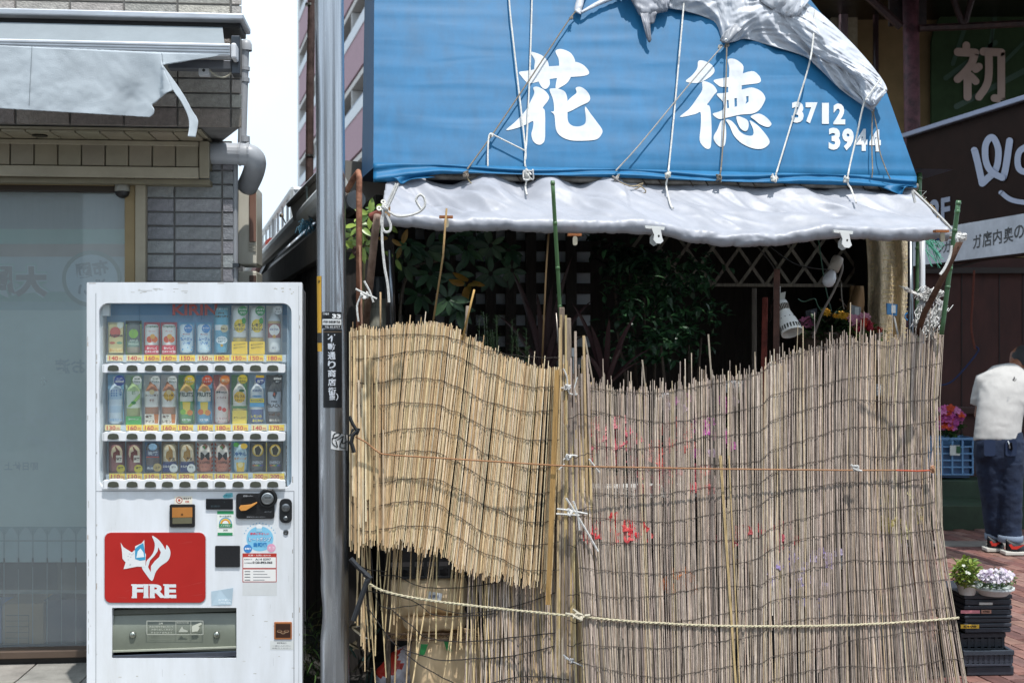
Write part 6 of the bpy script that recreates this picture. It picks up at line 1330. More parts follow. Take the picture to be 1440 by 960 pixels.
for a in ((tu0, tu1, 1.19, 1.215, tw0, tw0+.018), (tu1-.018, tu1, 1.188, 1.215, tw0+.019, tw1+.2)):
    b = MB(); b.box(SH, *a, TC); b.build('frame', WOOD, tr)
H = tw1+.2-tw0; st = .155
for dirn in (1, -1):
    for i in range(-4, 11):
        a0 = tu0+i*st if dirn > 0 else tu0+(i+1)*st; pts = [(a0, tw0+.01), (a0+dirn*H*.72, tw1+.2)]
        (xa, za), (xb, zb) = pts; cl = []
        for (p, q), (p2, q2) in (((xa, za), (xb, zb)), ((xb, zb), (xa, za))):
            if tu0 <= p <= tu1-.01: cl.append((p, q))
            else:
                lim = tu0 if p < tu0 else tu1-.01; k_ = (lim-p)/(p2-p)
                if 0 <= k_ <= 1: cl.append((lim, q+(q2-q)*k_))
        if len(cl) == 2 and math.dist(*cl) > .05:
            (xa, za), (xb, zb) = cl; L_ = math.dist(*cl); nx_, nz_ = -(zb-za)/L_*.009, (xb-xa)/L_*.009; v0 = 1.195 if dirn > 0 else 1.2045
            b = MB(); b.hexa([SH.pt(xa+nx_, v0, za+nz_), SH.pt(xa-nx_, v0, za-nz_), SH.pt(xb-nx_, v0, zb-nz_), SH.pt(xb+nx_, v0, zb+nz_)]+[SH.pt(xa+nx_, v0+.008, za+nz_), SH.pt(xa-nx_, v0+.008, za-nz_), SH.pt(xb-nx_, v0+.008, zb-nz_), SH.pt(xb+nx_, v0+.008, zb+nz_)], vary(TC, .08)); b.build('slat', WOOD, tr)
plank('inner_post', 'dim pale upright post under the trellis', 'post', 1057, 1064, 405, 1057, 1064, 620, 1.1, 1.13, '#6a6258')
plank('inner_post', 'rusty brown post that carries the white lamp', 'post', 1088, 1097, 378, 1086, 1095, 620, .05, .08, '#4a2c20', RUST)
plank('inner_post', 'red painted post left of the white lamp', 'post', 1072, 1080, 418, 1068, 1077, 600, .45, .48, '#7a3428', RUST)
# hanging hessian mesh
b = MB()
def hess(s, t):
    return SH.pix(lerp(lerp(1216, 1226, t), 1275, s)+2*math.sin(t*7), lerp(318, 560, t), .62+.035*math.sin(s*11+1)+.015*noise.noise(Vector((s*6, t*3, 2))))
b.grid(hess, 60, 60, lambda s, t: vary('#cdbb9c', .14))
hm = mat('mesh_cloth', .8, amt=.45, scale=22, stretch=(1, 1, .5), bump=.7, bscale=120)
hs = b.build('hessian_curtain', hm, smooth=True, solid=.003)
for v_ in (): pass
tag(hs, 'golden coarse mesh cloth hanging behind the right end of screen', 'curtain')
b = MB()
for j in range(26):
    y = 342+j*6
    for i in range(7):
        if rnd.random() < .75:
            s = (i+.5+rnd.uniform(-.2, .2))/7; p = hess(s, (y-318)/242)-Vector((0, .006, 0)); b.tube([p, p+Vector((.014, -.002, .003)), p+Vector((.028, 0, 0))], .0024, vary('#e0c890', .2), 4)
tag(b.build('stitches', STRING, hs), kind='stuff')
stick('metal_post', 'grey round steel post right of golden mesh cloth', 'post', [(1280, 335, .32), (1281, 600, .32)], .0125, '#84888c', METAL, 12)
stick('metal_post', 'white painted steel post just behind the frayed string', 'post', [(1297, 300, .28), (1296, 600, .28)], .014, '#b9bcc0', PAINT, 12)
sp2 = stick('prop_pipe', 'rusty brown pipe propping up the end of the silver hem', 'pipe', [(1352, 335, -.34), (1325, 392, -.24), (1300, 440, -.08), (1290, 470, .0)], .0135, '#5c4030', RUST, 12)
b = MB(); b.tube([SH.pix(1330, 331.5, -.36), SH.pix(1352, 333, -.35)], .014, '#a9a49a', 10); tag(b.build('hem_pipe_end', METAL), 'bare metal pipe end beyond the blue sleeve', 'pipe')
tie('white rope wrapped round the pipe joint at silver hem end', 1352, 334, -.37, [[(1284, 268), (1305, 288), (1325, 308), (1338, 322)], [(1338, 345), (1336, 360), (1328, 378), (1322, 386)], [(1283, 268), (1287, 285)]], r_=.0062, loops=9, sp=7)
def frayed(label, x, y, n_, spx, spy, v, col, ln, name='frayed_string'):
    b = MB()
    for _ in range(n_):
        p = SH.pix(x+rnd.gauss(0, spx), y+rnd.gauss(0, spy), v+rnd.uniform(-.05, .05)); d = Vector((rnd.uniform(-1, 1), rnd.uniform(-.5, .5), rnd.uniform(-1, .4)))*ln
        b.tube([p, p+d*.5+Vector((rnd.uniform(-1, 1), 0, rnd.uniform(-1, 1)))*ln*.25, p+d], rnd.uniform(.001, .0022), vary(col, .06), 3)
    return tag(b.build(name, STRING), label, 'string', kind='stuff')
fa = MB()
def fray(x0, y0, x1, y1, n_, w_, col='#e4e2de', v=-.02):
    for _ in range(n_):
        P = []; a, b_ = rnd.gauss(0, w_), rnd.gauss(0, w_)
        for k_ in range(6):
            t = k_/5; P.append(SH.pix(lerp(x0, x1, t)+a*(1-t)+b_*t+rnd.gauss(0, w_*.35), lerp(y0, y1, t)+(a+b_)*.4+rnd.gauss(0, w_*.35), v+rnd.uniform(-.03, .03)))
        fa.tube(P, rnd.uniform(.0012, .0026), vary(col, .05), 3)
fray(1274, 406, 1300, 420, 26, 3); fray(1300, 420, 1322, 410, 34, 4); fray(1308, 408, 1324, 430, 40, 4); fray(1324, 428, 1312, 458, 46, 5); fray(1312, 436, 1296, 462, 40, 5); fray(1296, 430, 1290, 462, 30, 4); fray(1312, 450, 1302, 472, 40, 6); fray(1292, 420, 1312, 408, 26, 4)
tag(fa.build('frayed_rope', STRING), 'bushy frayed white rope knotted on rusty prop pipe', 'rope', kind='stuff')
b = MB()
for _ in range(60):
    p = SH.pix(rnd.uniform(1296, 1306), rnd.uniform(300, 345), .1); b.tube([p, p+Vector((rnd.uniform(.0, .05), 0, -rnd.uniform(.02, .05))), p+Vector((rnd.uniform(.02, .09), 0, -rnd.uniform(.06, .13)))], .0018, vary('#5fae92', .2), 3)
for _ in range(30):
    p = SH.pix(rnd.uniform(1280, 1300), rnd.uniform(268, 310), .05); b.tube([p, p+Vector((rnd.uniform(-.03, .05), 0, -rnd.uniform(.0, .05))), p+Vector((rnd.uniform(-.02, .05), 0, -rnd.uniform(.04, .1)))], .0016, vary(rnd.choice(['#5fae92', '#c9b58a', '#dcdcd8']), .2), 3)
tag(b.build('green_netting', STRING), 'tangle of frayed green net and string at silver sheet corner', 'netting', kind='stuff')
b = MB(); b.tube(catmull([SH.pix(x, y, .0) for x, y in [(1298, 292), (1308, 288), (1317, 298), (1318, 310), (1313, 320)]], 5), .0028, '#b99b6c', 5); tag(b.build('string', STRING), 'loop of tan string between silver sheet and bamboo pole', 'string')
b = MB(); b.tube(circ and [SH.pix(x, y, .2) for x, y in circ(1277, 445, 4.5, 5, 14)+[circ(1277, 445, 4.5, 5, 14)[0]]], .004, '#2f78b4', 6); tag(b.build('blue_hook', PLASTIC), 'blue plastic hook ring on grey steel post', 'hook')
# clips on the silver hem
def clip(label, x, y, kind):
    t_ = thing('bulldog_clip', label, 'clip', SH.pix(x, y+14, -.43), 'clips along the silver hem'); v = -.445
    if kind == 'rust':
        b = MB(); b.pbox(SH, x-9, y-6, x+10, y-2.5, v, v+.03, '#a86a3c'); b.build('jaw', RUST, t_); b = MB(); b.prism(SH, rr(x-2.5, y-2, x+4, y+11, 3, 4), v-.004, v+.004, '#d2c4ac'); b.build('lever', METAL, t_)
    else:
        b = MB(); b.prism(SH, [(x-16, y-8), (x+12, y-6), (x+11, y-1.5), (x-15, y-4)], v, v+.02, '#dfe0de'); b.build('jaw', PAINT, t_, fixn=True)
        b = MB(); b.prism(SH, [(x-7, y-5), (x+6, y-4), (x+8, y+8), (x+10, y+14), (x+6, y+17.5), (x, y+17), (x-4, y+12), (x-3, y+5)], v-.012, v-.006, '#e3e3e1', holes=[circ(x+3.5, y+7, 1.5, 2, 8)]); b.build('lever', PAINT, t_, fixn=True)
        b = MB(); b.prism(SH, [(x-5, y+4), (x-1, y+12), (x+1, y+19), (x-4, y+21), (x-9, y+17), (x-9, y+9)], v+.03, v+.034, '#a9aaa8'); b.build('lever', PAINT, t_, fixn=True)
clip('rusty clip holding the cane at left of silver hem', 627, 309, 'rust')
clip('rusty brass clip near the right end of silver hem', 1325, 329, 'rust')
t_ = clip('small white clip right of the green bamboo pole', 808, 334, 'rust')
clip('large white clip at the middle of silver hem', 923, 325, 'w')
clip('large white clip above the hanging bulb', 1188, 331, 'w')
# lamps
lp = thing('clamp_lamp', 'white vented clamp spot lamp on rusty brown post', 'lamp', SH.pix(1100, 405, .04))
c_ = SH.pix(1099, 424, -.04); d_ = (SH.pix(1114, 468, -.12)-c_).normalized(); LWH = '#efeeea'
L_ = (SH.pix(1114, 468, -.12)-c_).length; k_ = 5.6/F
b = MB(); b.lathe([(0, 0), (7*k_, .0), (8*k_, L_*.08), (7.6*k_, L_*.33), (9*k_, L_*.42), (12*k_, L_*.6), (14.5*k_, L_*.82), (15.5*k_, L_*1.0), (14.8*k_, L_*1.0), (11*k_, L_*.62), (0, L_*.5)], c_, LWH, 30, axis=d_); b.build('lamp_shade', PAINT, lp, smooth=True)
xa = d_.orthogonal().normalized(); 
ya = d_.cross(xa)
for i in range(22):
    a = 2*math.pi*i/22; q = (xa*math.cos(a)+ya*math.sin(a))
    if q.y > .25: continue
    for t0, t1, r0_, r1_, w_ in ((.12, .3, 8.1, 7.9, .8), (.80, .93, 14.5, 15.2, 1.1)):
        if t0 < .5 and i % 1: continue
        sd = d_.cross(q)*w_*k_; p0 = c_+d_*L_*t0+q*(r0_*k_+.0015); p1 = c_+d_*L_*t1+q*(r1_*k_+.0012); b = MB(); b.quad(p0-sd, p0+sd, p1+sd, p1-sd, '#4a3a26' if t0 < .5 else '#26221c'); b.build('vent_slot', PLAIN, lp)
    if i % 2:
        p0 = c_+d_*L_*.56+q*(11.4*k_+.002); b = MB(); sd = d_.cross(q)*1.0*k_; b.quad(p0-sd, p0-d_*1.0*k_, p0+sd, p0+d_*1.0*k_, '#222'); b.build('vent_slot', PLAIN, lp)
b = MB(); b.pbox(SH, 1091, 402, 1098, 421, .0, .04, '#c9c9c4'); b.build('clamp', PAINT, lp, bevel=.003)
b = MB(); b.hexa([SH.pix(1097, 412, -.02), SH.pix(1105, 410, -.02), SH.pix(1103, 424, -.02), SH.pix(1096, 424, -.02)]+[SH.pix(1097, 412, -.002), SH.pix(1105, 410, -.002), SH.pix(1103, 424, -.002), SH.pix(1096, 424, -.002)], '#b9b8b0'); b.build('clamp', PAINT, lp, fixn=True)
b = MB(); b.tube(catmull([SH.pix(1097, 424, .0), SH.pix(1085, 430, .1), SH.pix(1083, 450, .3), SH.pix(1070, 460, .5)]), .004, '#222', 5); b.build('cable', PLASTIC, lp)
bl = thing('hanging_bulb', 'bare white bulb in a socket hanging below the white clip', 'light bulb', SH.pix(1163, 401, .0))
c_ = SH.pix(1179, 362, .0); d_ = (SH.pix(1164, 398, -.02)-c_).normalized(); L_ = (SH.pix(1164, 398, -.02)-c_).length
b = MB(); b.lathe([(0, -.004), (7.5*k_, 0), (8.5*k_, L_*.1), (8.2*k_, L_*.5), (6*k_, L_*.53), (0, L_*.53)], c_, '#a9a298', 20, axis=d_); b.build('socket', PLASTIC, bl, smooth=True)
b = MB(); b.lathe([(4.5*k_, L_*.53), (6*k_, L_*.6), (9*k_, L_*.78), (9.4*k_, L_*.9), (8*k_, L_*1.03), (4*k_, L_*1.12), (0, L_*1.14)], c_, '#cfd0d4', 20, axis=d_); b.build('bulb', mat('bulb_glass', .12, amt=.03, spec=.6), bl, smooth=True)
for i in range(3):
    b = MB(); b.pbox(SH, 1171.5, 374+i*2.6, 1178, 375.2+i*2.6, -.028, -.026, '#3a352e'); b.build('vent_slot', PLAIN, bl)
b = MB(); b.tube(catmull([SH.pix(1182, 364, .0), SH.pix(1184, 380, .0), SH.pix(1172, 410, .02), SH.pix(1156, 440, .05), SH.pix(1143, 475, .1)]), .006, '#77706a', 6); b.build('cable', PLASTIC, bl)
# wires hanging in the dark
WRS = [([(1183, 398), (1184, 420), (1190, 450), (1192, 470)], '#8a8378'), ([(1150, 330), (1160, 400), (1170, 440)], '#2f5a42'), ([(1122, 420), (1130, 424), (1145, 420), (1150, 430), (1160, 445)], '#35604a'), ([(1080, 345), (1120, 372), (1170, 380)], '#2a2622'), ([(1060, 340), (1090, 380), (1085, 400)], '#3a332c'), ([(1180, 420), (1195, 440), (1199, 470)], '#5a4030')]
for i, (P, c) in enumerate(WRS):
    b = MB(); b.tube(catmull([SH.pix(x, y, .5+.05*i) for x, y in P], 5), .0035, c, 5); tag(b.build('cable', PLASTIC), ['grey cable hanging straight beside the bulb', 'green wire hanging left of the hanging bulb', 'curly green wire right of the white lamp', 'dark cable crossing the trellis towards the bulb', 'dark cable hanging down to the rusty lamp post', 'brown cable hanging by the paper bag'][i], 'cable', group='cables dangling below the trellis')
# price signs, paper bag
def psign(label, x, y, col, frame, v, tilt=0, stem=(0, 40)):
    t_ = thing('price_sign', label, 'sign', SH.pix(x+stem[0], y+stem[1], v))
    P = [(x-8, y-8+tilt), (x+8, y-8-tilt), (x+7, y+8-tilt), (x-7, y+8+tilt)]; b = MB(); b.prism(SH, P, v-.006, v, col); b.build('plate', PLASTIC, t_, fixn=True)
    b = MB(); b.rect(SH, x-1, y-6, x+5, y+5, v-.0075, frame); b.build('card', PRINT, t_)
    b = MB(); b.tube([SH.pix(x+2, y+8, v), SH.pix(x+stem[0], y+stem[1], v)], .005, '#c9c8c4', 6); b.build('stem', PLASTIC, t_)
psign('blue framed price sign on white stem above reed tops', 1254.5, 435, '#3f6f9c', '#b9c2c8', .12, -1, (9, 40))
psign('grey framed price sign beside the paper bag', 1203, 438, '#8a8d90', '#c4c6c6', .3, -2, (-5, 38))
psign('dark price sign with red corner left of yellow flowers', 1141, 443, '#3a3d44', '#6a6d74', .35, 2, (4, 34))
b = MB(); b.grid(lambda s, t: SH.pix(lerp(lerp(1198, 1188, t), lerp(1212, 1216, t), s), lerp(402, 455, t), .55+.02*math.sin(s*6+t*4)), 8, 10, '#7a5c38'); tag(b.build('paper_bag', PAPER, solid=.02, smooth=True), 'brown paper bag hanging under the trellis corner', 'bag')
# marigolds, celosia and pink flowers over the reed tops
def potplant(name, label, cx, cy, v, rx, ry, leafc, n_, lsize):
    t_ = thing(name, label, 'plant', SH.pix(cx, cy+ry+22, v)); b = MB()
    for _ in range(n_):
        a, r_ = rnd.uniform(0, 6.28), rnd.random()**.5; p = SH.pix(cx+rx*r_*math.cos(a), cy+ry*r_*math.sin(a), v+rnd.uniform(-.1, .1)); b.leaf(p, (rnd.uniform(-1, 1), rnd.uniform(-1, .3), rnd.uniform(-.3, 1)), (0, 0, 1), lsize*rnd.uniform(.7, 1.2), lsize*.4, vary(rnd.choice(leafc), .3))
    tag(b.build('foliage', LEAF, t_), kind='stuff')
    b = MB(); b.lathe([(.06, 0), (.085, .13), (.09, .13), (.09, .145), (.08, .145)], SH.pix(cx, cy+ry+22, v), '#4a3a30', 16); b.build('pot', PLASTIC, t_); return t_
def flower(par, x, y, v, size, col, layers=2, n_=9, up=.6):
    c = SH.pix(x, y, v); nrm = Vector((rnd.uniform(-.3, .3), -1, up)).normalized(); e1 = nrm.orthogonal().normalized(); e2 = nrm.cross(e1); b = MB()
    for l in range(layers):
        for k_ in range(n_):
            a = 2*math.pi*(k_+.5*l)/n_; d = e1*math.cos(a)+e2*math.sin(a)+nrm*(.2+.5*l); b.leaf(c, d, nrm, size*(1-.25*l), size*.55, vary(col, .12), .1, .2)
    return b.build('blossom', PETAL, par)
pm = potplant('marigold_plant', 'potted marigolds with orange yellow blossoms above reed tops', 1172, 462, .3, 32, 24, ['#24391f', '#2e4726', '#1d2f1b'], 260, .05)
for x, y, c in ((1162, 439, '#d29a1c'), (1183, 443, '#d3a122'), (1189, 444, '#cc951c'), (1175, 444, '#d8981c')): flower(pm, x, y, .2, .027 if x != 1175 else .016, c)
pk = potplant('pink_flower_plant', 'pink flowers left of the marigolds behind lamp', 1140, 468, .35, 20, 16, ['#2c4226', '#37502c'], 90, .045)
for k_ in range(7): flower(pk, rnd.uniform(1128, 1148), rnd.uniform(448, 458), .28, .026, '#c8749a', 1, 6)
ce = potplant('celosia_plant', 'pink and red celosia flowers beside the marigolds', 1215, 470, .26, 26, 14, ['#3f5a2c', '#527038', '#6a8a3c'], 160, .045)
for k_ in range(13): flower(ce, rnd.uniform(1197, 1220), rnd.uniform(444, 456), .18, .026, '#cf8aa0', 1, 6)
for x, y, h, c in ((1215, 452, 15, '#d0452c'), (1223.5, 457, 17, '#a81f38'), (1206, 460, 11, '#a82a4a'), (1236, 464, 7, '#b03030')):
    b = MB(); p = SH.pix(x, y+h*.6, .16); hh = h*k_*.0 if False else h*5.9/F
    b.lathe([(.006, 0), (.017, hh*.25), (.015, hh*.6), (.007, hh*.9), (0, hh*1.05)], p, c, 10)
    for _ in range(40): a = rnd.uniform(0, 6.28); z = rnd.uniform(0, 1); r_ = .017*math.sin(math.pi*min(1, .25+z*.75)); q = p+Vector((math.cos(a)*r_, math.sin(a)*r_, z*hh)); b.leaf(q, (math.cos(a), math.sin(a), 1.2), (0, 0, 1), .014, .006, vary(c, .2))
    b.build('plume', PETAL, ce)
# broad leaved bush in the middle
def bush(name, label, cx, cy, v, rx, ry, n_, lsize, leafc, stems=4, cat='bush', dep=.35, lw=.5):
    t_ = thing(name, label, cat, SH.pix(cx, cy, v)*Vector((1, 1, 0))); b = MB(); clumps = [(cx+rx*rnd.uniform(-.8, .8), cy+ry*rnd.uniform(-.8, .8), v+rnd.uniform(-dep*.6, dep)) for _ in range(int(n_/14))]
    for x, y, vv in clumps:
        for _ in range(14):
            p = SH.pix(x+rnd.gauss(0, rx*.15), y+rnd.gauss(0, ry*.14), vv+rnd.gauss(0, .06)); b.leaf(p, (rnd.uniform(-1, 1), rnd.uniform(-1, .5), rnd.uniform(-.7, .6)), (rnd.uniform(-.4, .4), -.4, 1), lsize*rnd.uniform(.7, 1.3), lsize*lw, vary(rnd.choice(leafc), .3), .18, .25)
    tag(b.build('foliage', LEAF, t_), kind='stuff')
    for k_ in range(stems):
        a = SH.pix(cx+rnd.uniform(-.3, .3)*rx, cy+ry+300, v); a.z = .05; x, y, vv = rnd.choice(clumps); b = MB(); b.tube([a, a.lerp(SH.pix(x, y, vv), .5)+Vector((.05, 0, .03)), SH.pix(x, y, vv)], [.016, .012, .006], '#4a3f34', 7); b.build('branch', WOOD, t_)
    return t_
bush('camellia_bush', 'dense glossy dark green bush in the middle of shop', 930, 430, .42, 82, 82, 1150, .052, ['#2b4a2f', '#36593a', '#243f29', '#41683f'])
bush('climbing_plant', 'dim leaves under the silver hem left of trellis', 880, 360, .9, 60, 30, 260, .06, ['#1e3a22', '#1a2f1e'])
# rosemary
rs = thing('rosemary_plant', 'upright rosemary sprigs behind the golden screen', 'plant', SH.pix(705, 530, -.02))
for k_ in range(17):
    x = rnd.choice([rnd.uniform(672, 700), rnd.uniform(700, 748)]); y0 = rnd.uniform(436, 470)+(x-680)*.35; p0 = SH.pix(x+rnd.uniform(-6, 6), y0+70, -.02); p1 = SH.pix(x, y0, -.02+rnd.uniform(-.05, .05)); b = MB(); b.tube([p0, p1], .0022, '#4f5f3c', 4)
    for j in range(34):
        p = p0.lerp(p1, rnd.uniform(.1, 1)); a = rnd.uniform(0, 6.28); b.leaf(p, (math.cos(a), math.sin(a), 1.0), (0, 0, 1), .026, .0045, vary('#4f6b45', .25))
    b.build('sprig', LEAF, rs)
# strap leaved cordylines
def strap(name, label, cx, cy, v, blades, col):
    t_ = thing(name, label, 'plant', SH.pix(cx, cy, v)); p0 = SH.pix(cx, cy, v)
    for dx, dy, w_ in blades:
        p1 = SH.pix(cx+dx, cy+dy, v-.1); n_ = 9; b = MB(); L_ = (p1-p0).length; sd0 = Vector((1, .25, 0)).normalized(); vs = []
        for i in range(n_+1):
            t = i/n_; c = p0.lerp(p1, t)+Vector((0, 0, .12*L_*math.sin(t*math.pi))); w = w_*math.sin(math.pi*min(1, .18+t*.82))**.8*(1 if t < .98 else .1); vs += [c-sd0*w, c+Vector((0, .006, 0)), c+sd0*w]
        b.add(vs, [(3*i, 3*i+1, 3*i+4, 3*i+3) for i in range(n_)]+[(3*i+1, 3*i+2, 3*i+5, 3*i+4) for i in range(n_)], vary(col, .2)); b.build('leaf', LEAF, t_, smooth=True)
strap('cordyline_plant', 'purple strap leaved cordyline left of the green pole', 765, 530, .35, [(-45, -150, .016), (-28, -110, .016), (-10, -120, .015), (12, -130, .016), (40, -170, .013), (70, -110, .014), (-70, -90, .014), (28, -90, .015), (-60, -50, .013), (60, -60, .013)], '#3f2c2e')
strap('cordyline_plant', 'purple strap leaved cordyline right of the wooden posts', 852, 545, .2, [(-48, -120, .013), (-22, -90, .014), (5, -100, .014), (44, -105, .013), (25, -60, .014), (65, -40, .012), (-30, -50, .013), (80, -60, .01)], '#432b2e')
# schefflera: palmate clusters, every leaflet its own piece
def leafmesh(col, L_=.1, w_=.042):
    b = MB(); b.leaf((0, 0, 0), (1, 0, 0), (0, 0, 1), L_, w_, col, .12, .22)
    b2 = MB(); n_ = 6; vs = []
    for i in range(n_+1):
        t = i/n_; w = w_*.5*math.sin(math.pi*(.08+.9*t))**.75; z = -.22*L_*t*t; vs += [(L_*t, -w, z+.12*w_), (L_*t, 0, z), (L_*t, w, z+.12*w_)]
    b2.add(vs, [(3*i, 3*i+1, 3*i+4, 3*i+3) for i in range(n_)]+[(3*i+1, 3*i+2, 3*i+5, 3*i+4) for i in range(n_)], col); me = b2.mesh('leaf', smooth=True); me.materials.append(LEAF); return me
DKG = [leafmesh(vary(c, .1)) for c in ('#314f33', '#3a5a3b', '#294531', '#45623f')]; LTG = [leafmesh(vary(c, .1)) for c in ('#7f9a48', '#9bb356', '#5f8240', '#8aa650')]; YEL = [leafmesh(vary(c, .1)) for c in ('#8f6c2c', '#7f6a2c', '#96702c')]
def palm_cluster(par, P, meshes, n_=7, sc_=1.0, face=Vector((0, -.8, .3))):
    f = face+Vector((rnd.uniform(-.5, .5), rnd.uniform(-.2, .2), rnd.uniform(-.5, .5))); f.normalize(); e1 = f.orthogonal().normalized(); e2 = f.cross(e1); a0 = rnd.uniform(0, 6)
    for k_ in range(n_):
        a = a0+2*math.pi*k_/n_+rnd.uniform(-.2, .2); x = (e1*math.cos(a)+e2*math.sin(a)+f*.15+Vector((0, 0, -.35))).normalized(); z = (f-x*f.dot(x)).normalized(); y = z.cross(x); s = sc_*rnd.uniform(.75, 1.15)
        M_ = Matrix((x*s, y*s, z*s)).transposed().to_4x4(); M_.translation = P+x*.012; place(rnd.choice(meshes), 'leaf', par, M_)
s1 = thing('schefflera_plant', 'dark umbrella leaved plant under the left of silver sheet', 'plant', SH.pix(590, 620, .35))
for x, y, v in ((600, 350, .3), (625, 345, .35), (655, 350, .4), (640, 385, .3), (605, 385, .3), (570, 372, .28), (690, 345, .45), (715, 352, .5), (668, 330, .5), (690, 385, .45), (630, 420, .22), (645, 435, .3), (575, 345, .2), (720, 380, .5), (590, 415, .4)): palm_cluster(s1, SH.pix(x, y, v), DKG, 7, .88)
for x, y, v in ((655, 400, .25), (662, 395, .26)): palm_cluster(s1, SH.pix(x, y, v), YEL, 3, .8, Vector((0, -1, -.6)))
b = MB(); b.tube(catmull([SH.pix(560, 600, .4), SH.pix(563, 430, .38), SH.pix(580, 380, .36), SH.pix(620, 365, .33)]), .009, '#6b6258', 8); b.build('stem', WOOD, s1)
s2 = thing('schefflera_plant', 'bright green umbrella leaved plant by rusty pipe behind pole', 'plant', SH.pix(512, 400, .0))
for x, y, v in ((520, 302, -.06), (505, 318, -.05), (498, 330, .0), (512, 345, -.04), (530, 295, .02), (505, 350, 0), (540, 312, .05)): palm_cluster(s2, SH.pix(x, y, v), LTG, 6, .62)
for x, y, v in ((549, 335, .05), (565, 345, .08), (556, 362, .06)): palm_cluster(s2, SH.pix(x, y, v), YEL if x != 556 else LTG, 2, .62, Vector((0, -1, 0)))
b = MB(); b.tube(catmull([SH.pix(512, 480, .05), SH.pix(511, 400, .0), SH.pix(514, 350, -.02), SH.pix(520, 305, -.03)]), .006, '#6f6a4a', 7); b.build('stem', WOOD, s2)
# rusty pipes, gas cylinder and white string at the left end
stick('rusty_pipe', 'upright rusty pipe with bent top behind the bright green leaves', 'pipe', [(488, 268, .15), (497, 252, .06), (504, 242, .0), (505, 250, .0), (505, 300, .0), (505, 480, .0)], .0135, '#9a6a52', RUST, 12)
slp = stick('rusty_pipe', 'slanting rusty pipe with capped top at left of silver sheet', 'pipe', [(531, 303, -.2), (527, 330, -.15), (514, 460, .0)], .0165, '#7f6a5c', RUST, 12)
b = MB(); b.tube([SH.pix(534, 301, -.21), SH.pix(522, 306, -.19)], .021, '#8c4f42', 14); b.build('end_cap', RUST, slp)
b = MB(); b.tube([SH.pix(503, 352, -.02), SH.pix(506, 362, .06)], .026, '#4a2f28', 14); tag(b.build('pipe_joint', RUST), 'open rusty pipe joint below the bright green leaves', 'pipe')
stick('thin_stick', 'thin reddish cane standing before the rusty pipe', 'cane', [(506, 345, -.08), (509, 462, -.1)], .0045, '#b98a72', WOOD, 6)
stick('aluminium_tube', 'thin grey metal tube beside gas cylinder', 'tube', [(548, 352, .1), (552, 470, .08)], .0085, '#8a8f96', METAL, 10)
gc = thing('gas_cylinder', 'grey gas cylinder with pale lower band behind golden screen', 'gas cylinder', SH.pix(531, 560, .3))
k_ = 5.9/F; b = MB(); P0 = SH.pix(531, 470, .3)
b.lathe([(16*k_, -.3), (16*k_, .02, '#8f8f84'), (16*k_, .17, '#44494e'), (15.6*k_, .25), (13*k_, .275), (0, .28)], P0, '#44494e', 24); b.build('tank', PAINT, gc, smooth=False)
b = MB(); b.lathe([(16.3*k_, .035), (16.3*k_, .125)], P0, '#a9a89a', 24); b.build('label_band', PRINT, gc)
stick('wooden_stud', 'dark corrugated upright board behind the gas cylinder', 'board', [(548, 330, .5), (550, 480, .5)], .03, '#2d2521', WOOD, 4)
tie('white string bow tied round the rusty pipe', 512, 415, -.12, [[(500, 406), (512, 412), (530, 420)], [(512, 395), (520, 410), (525, 425)], [(508, 416), (502, 430), (504, 452)]], r_=.0045, loops=3, sp=6)
tie('white rope bow at left corner of silver sheet', 541, 292, -.4, [[(557, 258), (552, 270), (543, 290)], [(560, 258), (553, 275), (545, 292)], [(541, 294), (560, 304), (585, 300), (597, 290), (596, 278), (590, 274), (585, 282), (593, 296)], [(541, 294), (536, 310), (540, 325), (548, 325), (549, 315), (542, 300)], [(539, 300), (537, 330), (540, 370), (545, 400), (547, 425)]], r_=.0055, loops=4, sp=4)
cp_ = thing('bulldog_clip', 'brass clip with two white rings at sheet left corner', 'clip', SH.pix(536, 292, -.4), 'clips along the silver hem')
for x, y in ((533, 293), (539, 284)):
    b = MB(); b.lathe([(.004, -.002), (.011, -.002), (.011, .002), (.004, .002)], SH.pix(x, y, -.42), '#d9d2c4', 12, axis=Vector((.3, -1, .3))); b.build('lever', METAL, cp_)
b = MB(); b.pbox(SH, 541, 290, 549, 304, -.41, -.40, '#a5855c'); b.build('jaw', RUST, cp_)
# ================================================================== RIGHT: MARKET BUILDING BEYOND
RB = Fr(0, 11.3, 0)
mk = thing('market_building', 'shaded old market building with dark brown wall beyond flower shop', 'building', RB.pt(5, .2, 0))
def mbx(name, x0, y0, x1, y1, v0, v1, col, mm=PLAIN, bevel=0, par=mk):
    b = MB(); b.pbox(RB, x0, y0, x1, y1, v0, v1, col); return b.build(name, mm, par, bevel=bevel)
mbx('upper_wall', 1040, -140, 1560, 362, .0, .3, '#8a7450', mat('old_plaster', .9, amt=.3, scale=2.5, bump=.2, bscale=40))
mbx('lower_wall', 1230, 363, 1560, 748, -.06, .3, '#44241f', mat('brown_board', .75, amt=.4, scale=4, stretch=(2, 2, .6)))
for x in (1352, 1405, 1438): mbx('board_joint', x, 385, x+1.2, 670, -.066, -.0605, '#1c1110')
mbx('ledge', 1300, 572, 1560, 582, -.13, -.061, '#3a2420', PAINT, .005)
mbx('cable_tray', 1300, 376, 1560, 384, -.14, -.065, '#2a201c')
mbx('pale_pillar', 1169, -140, 1206, 362, -.08, -.001, '#a89f86', STONE)
mbx('window', 1090, -60, 1166, 40, -.03, -.001, '#2c333c', PAINT)
for y in (12, 30): mbx('window_bar', 1090, y, 1166, y+3.5, -.05, -.031, '#8d98a2')
